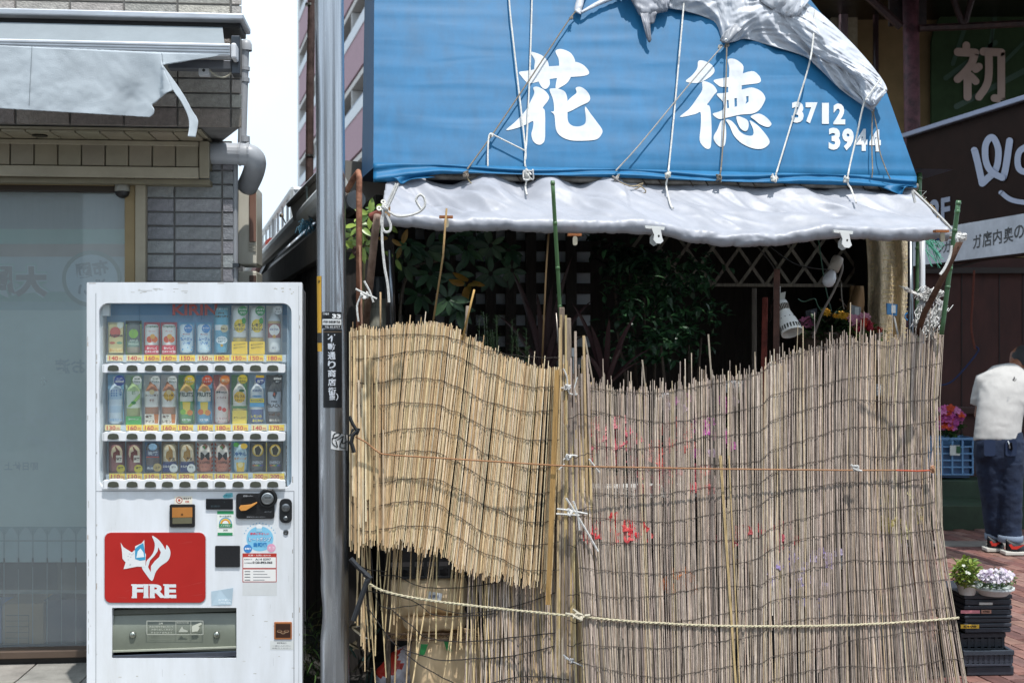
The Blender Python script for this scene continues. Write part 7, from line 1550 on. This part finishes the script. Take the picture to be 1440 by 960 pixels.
for x, w_, c in ((1186, 6.5, '#84747a'), (1231.5, 4, '#3a2a2c')):
    b = MB(); b.tube([RB.pix(x, -140, -.16), RB.pix(x, 362, -.16)], w_*11.2/F, c, 12); tag(b.build('wall_pipe', PAINT, smooth=True), 'mauve grey pipe on the pale pillar beyond drape' if x < 1200 else 'thin dark pipe left of the red brown column', 'pipe')
# banner with its character on a green panel
bn = thing('green_banner', 'dark green rounded banner with pale character above the sign', 'banner', RB.pix(1400, 190, -.1))
ban = [(1310, 200), (1310, 60), (1314, 40), (1324, 20), (1345, -6), (1380, -40), (1440, -70), (1560, -90), (1560, 200)]
b = MB(); b.prism(RB, ban, -.1, -.06, '#34472f'); b.build('panel', DULL, bn, fixn=True)
for x0, y0, x1, y1, w_ in ((1330, 110, 1400, 60, 7), (1345, 150, 1440, 100, 8), (1360, 30, 1340, 90, 6), (1400, 20, 1390, 80, 6), (1440, 60, 1410, 90, 5)):
    b = MB(); b.stroke(RB, [(x0, y0), (x1, y1)], w_, -.1025-.0006*(x0 % 7), '#2f4a38'); b.build('leaf_print', PRINT, bn)
for x in (1395,): mbx('panel_joint', x, -60, x+1, 60, -.104, -.1, '#14201a', par=bn)
k7 = lambda P: [(1240+x/4.8, y/4.8) for x, y in P]
for i, (P, w_) in enumerate((([(570, 308), (570, 345)], 52), ([(514, 352), (630, 358)], 56), ([(628, 362), (606, 430), (560, 490), (512, 535)], 54), ([(579, 500), (579, 655)], 54), ([(655, 452), (634, 468)], 52), ([(600, 515), (634, 550)], 50), ([(686, 350), (805, 356)], 54), ([(806, 356), (806, 640), (800, 665), (760, 664)], 52), ([(722, 360), (722, 500), (705, 580), (655, 655)], 52))):
    b = MB(); b.stroke(RB, [tuple(p)[:2] for p in catmull([(x, y, 0) for x, y in k7(P)], 5)], w_/4.8, -.112-.001*i, '#b8a296', 10); b.build('character_stroke', PRINT, bn)
# iron column and roof truss
tc_ = thing('iron_column', 'flaking red brown iron column beside the green banner', 'column', RB.pt(*RB.uw(1284, 400, -1.2)[:1], -1.2, 0) if False else W3(1284, 490, 10.1)*Vector((1, 1, 0)))
CR_ = mat('flaking_paint', .6, amt=.75, scale=13, tint=(.75, .6, .6), bump=.5, bscale=60)
b = MB(); b.tube([W3(1279, -140, 10.1), W3(1283, 200, 10.1), W3(1286, 490, 10.1)*Vector((1, 1, 0))+Vector((0, 0, .0))], .065, '#5a3038', 16); b.build('shaft', CR_, tc_, smooth=True)
b = MB(); b.pbox(Fr(0, 10.1, 0), 1251, -60, 1303, 36, .09, .13, '#2e1c1a'); b.build('head_plate', CR_, tc_)
tr_ = thing('roof_truss', 'rusty dark iron roof truss with diagonal braces at top right', 'truss', W3(1380, 40, 10.1))
for P, w_ in (([(1292, 40), (1360, 37.5), (1480, 31)], .03), ([(1267, 38), (1215, -10), (1190, -32)], .034), ([(1354, 36), (1334, -20)], .026), ([(1356, 36), (1372, -20)], .026), ([(1470, 34), (1445, -20)], .026), ([(1295, -25), (1480, -30)], .03)):
    b = MB(); b.tube([W3(x, y, 10.05) for x, y in P], w_, '#3c2320', 6); b.build('bar', CR_, tr_)
b = MB(); b.box(Fr(0, 8.3, 0), 2.62, 8.5, 0, 3.3, 4.62, 4.68, '#5a5450'); tag(b.build('arcade_roof', METAL), 'flat metal arcade roof over the market passage', 'roof')
# brown sign board running towards the street
a_ = math.atan2(-1, .238); RS = Fr(W3(1275, 490, 10).x, 10, a_)
sg = thing('shop_sign', 'large dark brown sign board with pale lettering and white lower strip', 'sign', RS.pt(.7, .1, 2.2))
u1 = 2.2; zt_, zb_ = RS.uw(1275, 190, 0)[1], RS.uw(1283, 376, 0)[1]
zs = RS.uw(1440, 290, 0)[1]; 
b = MB(); b.box(RS, .0, u1, 0, .12, zb_, zt_, '#2c1c16'); b.build('board', DULL, sg)
b = MB(); b.box(RS, -.05, u1, -.05, .0, zt_-.03, zt_+.012, '#8d92a4'); b.build('top_rail', ALU, sg, bevel=.008)
s0 = RS.uw(1366, 313, 0)[1]
b = MB(); b.box(RS, .0, u1, -.006, -.0005, zb_+.01, s0, '#d2d4da'); b.build('lower_strip', DULL, sg)
k8 = lambda P: [(1240+x/4.365, 180+y/4.365) for x, y in P]
SC_ = '#a9afc4'
for i, (P, w_) in enumerate((([(570, 138), (592, 225), (618, 340)], 42), ([(618, 340), (655, 305), (690, 278)], 42), ([(690, 280), (712, 215), (716, 130), (690, 65), (662, 65), (640, 110), (640, 180), (655, 235), (690, 278), (745, 305)], 40), ([(745, 305), (762, 240), (786, 80)], 42), ([(736, 398), (775, 430), (820, 448), (900, 458), (990, 450), (1040, 420)], 30), ([(900, 110), (850, 140), (835, 190), (845, 250), (890, 270), (930, 230)], 38), ([(935, 110), (935, 290)], 38))):
    Q = [tuple(p)[:2] for p in catmull([(x, y, 0) for x, y in k8(P)], 5)]
    b = MB(); b.stroke(RS, Q, w_/4.365, -.004-.0008*i, SC_, 10); b.build('letter_stroke', PRINT, sg)
b = MB(); b.text(RS, '2F', 1321.5, 297, 36, -.006, '#8e94a8', .03, w=29, mp=lambda x, y: RS.pix(x, y-.21*(x-1321), -.006)); b.build('floor_lettering', PRINT, sg)
for ch, x, y, h, w_ in (('ン', 1321, 350, 15, 13), ('ガ', 1332, 347, 16, 12), ('ガ', 1374, 339.5, 20, 12), ('店', 1388, 336, 22, 13), ('内', 1402.5, 333, 21, 12.5), ('奥', 1418, 330, 22, 14), ('の', 1433, 326, 19, 14), ('階', 1448, 322, 22, 14)):
    b = MB(); b.text(RS, ch, x, y, h, -.0075, '#1e1c20', .018, w=w_, mp=lambda X, Y: RS.pix(X, Y-.22*(X-x), -.0075)); b.build('letter', PRINT, sg)

for P, lb in (([(1300, 368), (1350, 366), (1400, 352), (1470, 342)], 'black cable sagging under the brown sign'),):
    b = MB(); b.tube(catmull([W3(x, y+8, 9.6) for x, y in P]), .012, '#15110f', 6); tag(b.build('cable', PLASTIC), lb, 'cable')
b = MB(); b.tube(catmull([W3(x, y, 10.9) for x, y in [(1370, 380), (1368, 420), (1366, 460), (1371, 490), (1369, 480)]]), .01, '#6f3a2c', 5); b.tube(catmull([W3(x, y, 10.9) for x, y in [(1372, 487), (1374, 496), (1340, 535), (1318, 542)]]), .008, '#20305a', 5)
o_ = tag(b.build('cord', STRING), 'red and blue cords hanging on the dark brown wall', 'cord')
# green steps with the crate of flowers
stp = thing('market_steps', 'two dark green painted concrete steps before the brown wall', 'steps', Vector((4.2, 10.7, 0)))
b = MB(); b.box(RB, 2.9, 7, -1.0, -.42, 0, .215, '#2c3f2c'); b.build('step', mat('green_paint', .6, amt=.4, scale=6, tint=(.9, .85, .8)), stp, bevel=.008)
b = MB(); b.box(RB, 2.9, 7, -.42, -.062, 0, .365, '#2f4330'); b.build('step', bpy.data.materials['green_paint'], stp, bevel=.008)
bc = thing('blue_crate', 'light blue plastic crate with flowers on the green steps', 'crate', W3(1340, 668, 10.95))
crate(bc, Fr(0, 10.95, 0), 1310, 615, 1369, 668, 0, .3, '#6f9cc8', 4, 4, PLASTIC)
b = MB(); b.pbox(Fr(0, 10.93, 0), 1336, 626, 1350, 640, 0, .004, '#d9dad6'); b.pbox(Fr(0, 10.925, 0), 1345, 627, 1351, 637, 0, .004, '#2c5a3c'); b.build('tag', PRINT, bc)
b = MB(); b.box(Fr(0, 10.95, 0), *[Fr(0, 10.95, 0).uw(x, 640)[0]+o for x, o in ((1311, .02), (1368, -.02))], .03, .28, .38, .66, '#3f5f84'); b.build('liner', PLASTIC, bc)
def farplant(name, label, cx, cy, Y, rx, ry, leafc, n_, ls, fl, nf, fs_, pot=None):
    fr = Fr(0, Y, 0); t_ = thing(name, label, 'plant', W3(cx, cy+ry, Y)); b = MB()
    for _ in range(n_):
        a, r_ = rnd.uniform(0, 6.28), rnd.random()**.5; p = W3(cx+rx*r_*math.cos(a), cy+ry*r_*math.sin(a), Y+rnd.uniform(-.1, .1)); b.leaf(p, (rnd.uniform(-1, 1), rnd.uniform(-1, .3), rnd.uniform(-.2, 1)), (0, 0, 1), ls*rnd.uniform(.7, 1.2), ls*.45, vary(rnd.choice(leafc), .25))
    tag(b.build('foliage', LEAF, t_), kind='stuff')
    for _ in range(nf):
        a, r_ = rnd.uniform(0, 6.28), rnd.random()**.5; c = W3(cx+rx*r_*math.cos(a), cy-ry*.45+ry*.75*r_*math.sin(a), Y-.1-rnd.uniform(0, .04)); nrm = Vector((rnd.uniform(-.5, .5), -1, rnd.uniform(.2, 1.2))).normalized(); e1 = nrm.orthogonal().normalized(); e2 = nrm.cross(e1); b = MB(); col = rnd.choice(fl)
        for k_ in range(5): a = k_*1.2566+rnd.uniform(-.2, .2); b.leaf(c, e1*math.cos(a)+e2*math.sin(a)+nrm*.2, nrm, fs_, fs_*.8, vary(col, .1), .1, .2)
        b.build('blossom', PETAL, t_)
    return t_
farplant('pink_geranium', 'pink and orange flowers growing in the light blue crate', 1334, 597, 11.05, 19, 20, ['#3a5a2c', '#4a6a34'], 260, .06, ['#d86ab0', '#e08ac0', '#d8542c', '#c85aa8'], 40, .045)
# brick paving, laid at a slant
m = MB(); m.quad((1.5, 3.4, .004), (8, 3.4, .004), (8, 10.32, .004), (1.5, 10.32, .004), '#5a423a')
bp = tag(m.build('brick_pavement', mat('brick_bed', .9, amt=.3, scale=30, col='#5f463e')), kind='structure')
BA = R(-79); be = Vector((math.cos(BA), math.sin(BA), 0)); bn_ = Vector((-math.sin(BA), math.cos(BA), 0)); bm_ = []
for k_ in range(7):
    b = MB(); c = vary(['#80564d', '#724a44', '#876459', '#684640', '#815c54', '#765750', '#8d6a60'][k_], .1); x, y, t = .0985, .0485, .012
    b.hexa([Vector((sx, sy, z)) for z, q in ((0, 0), (t, .004)) for sx, sy in ((-x+q, -y+q), (x-q, -y+q), (x-q, y-q), (-x+q, y-q))], c); me = b.mesh('brick'); me.materials.append(BRICKM); bm_.append(me)
cnt = 0; cand = []
for j in range(-80, 120):
    for i in range(-40, 60):
        p = Vector((3.2, 7, .0045))+be*(i*.2+(.1 if j % 2 else 0))+bn_*(j*.1)
        if not (5.3 < p.y < 10.25): continue
        px = 720+p.x*F/p.y
        if 1318+ (960-(HY+EYE*F/p.y))*-.0 < px < 1452 and HY+EYE*F/p.y < 985: cand.append((p.y, p))
cand.sort(key=lambda q: q[0])
for _, p in cand[:300]:
    M_ = Matrix.Rotation(BA+rnd.uniform(-.01, .01), 4, 'Z'); M_.translation = p+Vector((0, 0, rnd.uniform(-.001, .002))); place(rnd.choice(bm_), 'brick', bp, M_)
if len(cand) > 300:
    b = MB()
    for _, p in cand[300:]:
        me = rnd.choice(bm_); M_ = Matrix.Rotation(BA, 4, 'Z'); M_.translation = p
        b.add([M_ @ v_.co for v_ in me.vertices], [tuple(f.vertices) for f in me.polygons], tuple(me.attributes['col'].data[0].color)[:3])
    tag(b.build('distant_bricks', BRICKM, bp), kind='stuff')
b = MB(); b.hexa([Vector(p) for p in ((3.0, 9.35, .0175), (7, 9.35, .0175), (7, 9.62, .0175), (3.0, 9.62, .0175), (3.0, 9.35, .0215), (7, 9.35, .0215), (7, 9.62, .0215), (3.0, 9.62, .0215))], '#77706a'); b.build('kerb_strip', STONE, bp)

# black trays stacked at the end of the reed screen
CF = Fr(0, 5.56, R(3)); 
def tray(label, x0, y0, x1, y1, nx, nz, col='#30343c', dep=.36, v=0, extra=None, tags=()):
    t_ = thing('plastic_tray', label, 'tray', CF.pix((x0+x1)/2, y1, v), 'black trays stacked at the screen end'); crate(t_, CF, x0, y0, x1, y1, v, dep, col, nx, nz)
    for a in tags: b = MB(); b.rect(CF, *a[:4], v-.0075, a[4]); b.build('sticker', PRINT, t_)
    return t_
def flat(label, x0, y0, x1, y1, v=0, tags=()):
    t_ = thing('plastic_tray', label, 'tray', CF.pix((x0+x1)/2, y1, v), 'black trays stacked at the screen end')
    for a, b_, o_ in ((y0, y0+(y1-y0)*.42, .0), (y0+(y1-y0)*.46, y1, .006)):
        b = MB(); b.pbox(CF, x0+o_*200, a, x1-o_*200, b_, v+o_, v+.36, vary('#353a43', .12)); b.build('shell' if o_ else 'rim', BLACKPL, t_, bevel=.004)
    for a in tags:
        b = MB(); b.rect(CF, *a[:4], v-.0035, a[4])
        if len(a) > 5: b.text(CF, a[5], (a[0]+a[2])/2, (a[1]+a[3])/2, (a[3]-a[1])*.6, v-.005, '#3a2a24', .02, w=(a[2]-a[0])*.7)
        b.build('sticker', PRINT, t_)
flat('topmost black tray with white scuffed mark, under the flower pots', 1356, 836, 1424, 850, 0, [(1377, 846.5, 1396, 850, '#c9c9c6')])
flat('black tray with pink sticker, second from the top', 1356, 851, 1424, 864, .003, [(1351, 857.5, 1378, 862, '#d98a94'), (1380, 857, 1394, 862, '#b98a78', '4980')])
flat('plain black tray, third from the top', 1356, 865, 1424, 875, .0)
flat('black tray with yellow sticker, fourth from the top', 1356, 876, 1423, 889, .004, [(1351, 877.5, 1377, 883, '#e0b43c', '6498')])
tray('black slotted basket between the flat trays', 1352, 889.5, 1412, 914, 6, 3, dep=.3, v=.04)
tt = tray('grey black tray with square grid of holes near bottom', 1356, 914.5, 1424, 936, 9, 3, '#3a404b', dep=.34, v=-.02)
flat('lowest black tray on the brick paving', 1360, 937, 1426, 966, -.01, [(1366, 955, 1382, 957, '#d9d9d6')])
p1 = farplant('bushy_green_plant', 'small bushy green plant in white pot on the black trays', 1358, 806, 5.70, 17, 21, ['#7f9440', '#93a84c', '#65803a', '#a3b45c'], 360, .036, ['#e6e8dc'], 3, .009)
b = MB(); b.lathe([(.035, 0), (.048, .045), (.052, .045), (.052, .052), (.046, .052), (.043, .04), (0, .04)], W3(1360, 835, 5.70), '#d9dcda', 20); b.build('pot', PLASTIC, p1)
p2 = farplant('lilac_flower_plant', 'pale lilac flowering plant in an oval white bowl on black trays', 1401, 815, 5.69, 26, 13, ['#4f6a3a', '#62803f', '#3f5a30'], 330, .026, ['#e0d6e4', '#ece6ee', '#d3c4d8', '#f0ecf0'], 150, .0095)
b = MB(); b.lathe([(.06, 0), (.088, .028), (.094, .03), (.094, .038), (.086, .038), (.08, .026), (0, .026)], W3(1397, 835.5, 5.68), '#d6dcdc', 24); b.build('bowl', PLASTIC, p2)

# ================================================================== PERSON, seen from behind, bending forward
PY = 9.15; kp = PY/F
per = thing('person', 'person seen from behind in white T-shirt and blue jeans, bending forward', 'person', Vector((W3(1408, 490, PY).x, PY, 0.02)))
def pp_(px, py, dy=0.0): return W3(px, py, PY+dy)
def rings(b, C_, R_, n=14):
    """loft of ellipses: centre, (half width across the view, half depth), across and deep axes stay level or tilt with the limb"""
    vs = []; m_ = len(C_)
    for i, c in enumerate(C_):
        t = (C_[min(i+1, m_-1)]-C_[max(i-1, 0)]).normalized(); x = Vector((1, 0, 0)); x = (x-t*x.dot(t)).normalized(); y = t.cross(x)
        for k_ in range(n): a = 2*math.pi*k_/n; vs.append(c+x*math.cos(a)*R_[i][0]+y*math.sin(a)*R_[i][1])
    b.add(vs, [(i*n+k_, i*n+(k_+1) % n, (i+1)*n+(k_+1) % n, (i+1)*n+k_) for i in range(m_-1) for k_ in range(n)]+[tuple(reversed(range(n))), tuple((m_-1)*n+k_ for k_ in range(n))], '#fff')
def fuse(name, b, m_, vox, smooth_it=8, parent=per, disp=0, dscale=.1):
    o_ = b.build(name, m_, parent, smooth=True, fixn=True)
    md = o_.modifiers.new('remesh', 'REMESH'); md.mode = 'VOXEL'; md.voxel_size = vox; md.use_smooth_shade = True
    md = o_.modifiers.new('smooth', 'SMOOTH'); md.factor = .5; md.iterations = smooth_it
    if disp:
        tx = bpy.data.textures.new(name, 'CLOUDS'); tx.noise_scale = dscale; tx.noise_depth = 2
        md = o_.modifiers.new('folds', 'DISPLACE'); md.texture = tx; md.strength = disp; md.mid_level = .5; md.texture_coords = 'LOCAL'
    return o_
SHIRT = mat('shirt_cloth', .85, amt=.1, scale=8, col='#b9b7b4', bump=.5, bscale=9, stretch=(1.6, 1.6, .8))
crumple(SHIRT, 5, .55, .03, (1, 1, 1.8))
JEAN = mat('denim', .85, amt=.45, scale=7, col='#17263f', bump=.9, bscale=16, tint=(.85, .9, 1))
crumple(JEAN, 6, .5, .03, (1.2, 1.2, 1.6))
SK = mat('tan_skin', .5, amt=.12, scale=25, col='#8a5a42')
HAIR = mat('grey_hair', .6, amt=.4, scale=60, col='#2a2a2c', bump=.6, bscale=160)
ca = .0
b = MB()   # body: head, neck, trunk core, arms with hands
hd = pp_(1437, 507, .28)
rings(b, [pp_(1407, 615, 0), pp_(1408, 585, .03), pp_(1412, 550, .1), pp_(1420, 528, .18), pp_(1427, 519, .22), pp_(1431, 512, .25)], [(.15, .1), (.14, .09), (.17, .1), (.15, .08), (.06, .06), (.055, .06)])
b.lathe([(0, -.115), (.045, -.105), (.07, -.06), (.078, 0), (.075, .06), (.05, .1), (0, .118)], hd, '#fff', 16, axis=Vector((.22, .35, 1)), sy=1.22)
b.lathe([(0, -.02), (.012, -.01), (.014, .012), (0, .02)], hd+Vector((.03, .115, -.02)), '#fff', 8)
for sx in (-1, 1): b.lathe([(0, -.03), (.012, -.018), (.016, .012), (0, .03)], hd+Vector((sx*.079, .0, -.01)), '#fff', 8)
SHL, SHR = pp_(1387, 537, .15), pp_(1448, 535, .2)
EL, ER = pp_(1377, 584, .2), pp_(1462, 585, .3); HL, HR = pp_(1387, 604, .44), pp_(1450, 608, .52)
for s_, e_, h_ in ((SHL, EL, HL), (SHR, ER, HR)):
    rings(b, [s_, s_.lerp(e_, .5), e_, e_.lerp(h_, .4), h_], [(.05, .05), (.046, .046), (.04, .04), (.039, .037), (.026, .03)], 10)
    d = (h_-e_).normalized(); q = d.cross(Vector((0, 0, 1))).normalized()
    rings(b, [h_, h_+d*.05, h_+d*.09], [(.026, .02), (.04, .017), (.036, .014)], 10)
    for k_ in range(4):
        f0_ = h_+d*.085+q*(k_-1.5)*.019; L_ = (.07, .08, .075, .058)[k_]; b.tube([f0_, f0_+d*L_*.5+Vector((0, 0, -.006)), f0_+d*L_*.85+Vector((0, 0, -.028))], [.0095, .0088, .0072], '#fff', 7)
    th0 = h_+d*.03+q*.03; b.tube([th0, th0+d*.03+q*.022, th0+d*.06+q*.024+Vector((0, 0, -.012))], [.011, .010, .008], '#fff', 7)
fuse('body', b, SK, .009, 4)
b = MB()   # T-shirt
rings(b, [pp_(1403, 621, -.01), pp_(1403, 606, 0), pp_(1406, 580, .03), pp_(1412, 555, .08), pp_(1417, 540, .12), pp_(1422, 529, .16), pp_(1427, 520, .2)], [(.18, .13), (.168, .13), (.172, .125), (.185, .125), (.19, .115), (.16, .095), (.08, .075)], 24)
rings(b, [pp_(1397, 534, .13), SHL, pp_(1381, 556, .175), pp_(1378, 571, .185)], [(.085, .085), (.088, .085), (.082, .08), (.08, .078)], 14)
rings(b, [pp_(1437, 532, .17), SHR, pp_(1454, 555, .23), pp_(1457, 572, .25)], [(.085, .085), (.088, .085), (.082, .08), (.08, .078)], 14)
fuse('tshirt', b, SHIRT, .011, 6, disp=.014, dscale=.2)
b = MB(); b.stroke(Fr(0, PY, 0), [(1426, 531), (1424, 534), (1427, 536), (1429, 533)], .9, -.10, '#3a3a3c'); b.text(Fr(0, PY, 0), '♪', 1426, 532, 7, -.115, '#3a3a3c', .01); b.build('shirt_print', PRINT, per)
b = MB()   # jeans
rings(b, [pp_(1405, 606, .0), pp_(1405, 622, -.01), pp_(1405, 640, -.01), pp_(1406, 655, .0)], [(.168, .12), (.185, .135), (.19, .14), (.17, .13)], 22)
rings(b, [pp_(1391, 636, 0), pp_(1392, 660, 0), pp_(1393, 690, .01), pp_(1395, 715, .02), pp_(1397, 740, .03), pp_(1399, 755, .04)], [(.11, .125), (.1, .115), (.08, .095), (.07, .085), (.064, .08), (.061, .075)], 16)
rings(b, [pp_(1418, 636, -.02), pp_(1419, 660, -.03), pp_(1420, 690, -.05), pp_(1421, 715, -.06), pp_(1421, 740, -.07), pp_(1421, 758, -.08)], [(.108, .125), (.104, .12), (.092, .1), (.085, .092), (.08, .086), (.077, .082)], 16)
fuse('jeans', b, JEAN, .011, 4, disp=.014, dscale=.1)
for (x, y, dy, r_) in ((1399, 753, .04, .068), (1421, 756, -.08, .084)):
    b = MB(); c = pp_(x, y, dy); b.lathe([(r_, -.03), (r_+.006, -.025), (r_+.006, .018), (r_, .022), (r_-.006, .0)], c, '#7d8a9c', 18); b.build('cuff', CLOTH, per, smooth=True)
for x in (1385, 1415):
    b = MB(); P = rr(x-1, 618, x+15, 641, 3, 3); b.prism(Fr(0, PY, 0), P, -.158, -.15, '#1b2c4a'); b.build('pocket', CLOTH, per, fixn=True)
b = MB(); b.tube([pp_(1417, 619, -.15), pp_(1419, 624, -.165), pp_(1420, 630, -.165)], .007, '#a9adb0', 6); b.tube([pp_(1421, 622, -.16), pp_(1422, 632, -.16)], .012, '#15161a', 6); b.build('key_ring', METAL, per)
# shoes
for (hx_, hy_, tx_, ty_, dy) in ((1390, 775, 1408, 776, .03), (1416, 780, 1441, 782, -.12)):
    b = MB(); Yg = PY+dy-.05; x0, x1 = W3(hx_-1, 0, Yg).x, W3(tx_+4, 0, Yg).x
    def shoe(s, t):
        a = t*math.pi; w = .046*(1-.25*abs(2*s-1)**3)*(1 if s > .05 else .7); h = lerp(.105, .05, s**.8) if s < .85 else lerp(.06, .03, (s-.85)/.15)
        return Vector((lerp(x0, x1, s), Yg+math.cos(a)*w*math.sin(math.pi*min(1, max(.04, s*.96+.04)))**.3, .036+math.sin(a)**.8*h))
    b.grid(shoe, 18, 12, '#17161a'); so_ = b.build('shoe', PLASTIC, per, smooth=True)
    b = MB(); b.prism(Fr(0, Yg, 0), [(720+x*F/Yg, HY+(EYE-z)*F/Yg) for x, z in ((x0-.005, .018), (x1+.006, .018), (x1+.008, .032), (x1-.01, .042), (lerp(x0, x1, .5), .04), (x0-.006, .044))], -.05, .05, '#d9d6cc'); b.build('sole', PLASTIC, so_, bevel=.004, fixn=True)
    b = MB(); L_ = x1-x0; Q = [(x0+L_*.12, .095), (x0+L_*.26, .062), (x0+L_*.5, .06), (x0+L_*.95, .1), (x0+L_*.55, .084), (x0+L_*.34, .082), (x0+L_*.24, .1)]
    b.poly(Fr(0, Yg, 0), [(720+x*F/Yg, HY+(EYE-z)*F/Yg) for x, z in Q], -.0515, '#c8362a'); b.build('side_stripe', PRINT, so_)
b = MB()   # hair cap
def hair(s, t):
    a = s*2*math.pi; th = t*1.75; ax_ = Vector((.22, .35, 1)).normalized(); x = ax_.orthogonal().normalized(); y = ax_.cross(x)
    lim = .9+.5*max(0, -(x*math.cos(a)+y*math.sin(a)).y); r_ = .084+.005*noise.noise(Vector((math.cos(a)*3, math.sin(a)*3, th*4)))
    d_ = (x*math.cos(a)+y*math.sin(a))*math.sin(th*lim*.9)
    return hd+Vector((d_.x*r_, d_.y*r_*1.22, d_.z*r_))+ax_*math.cos(th*lim*.9)*.124
b.grid(hair, 28, 12, '#fff'); b.build('hair', HAIR, per, smooth=True)
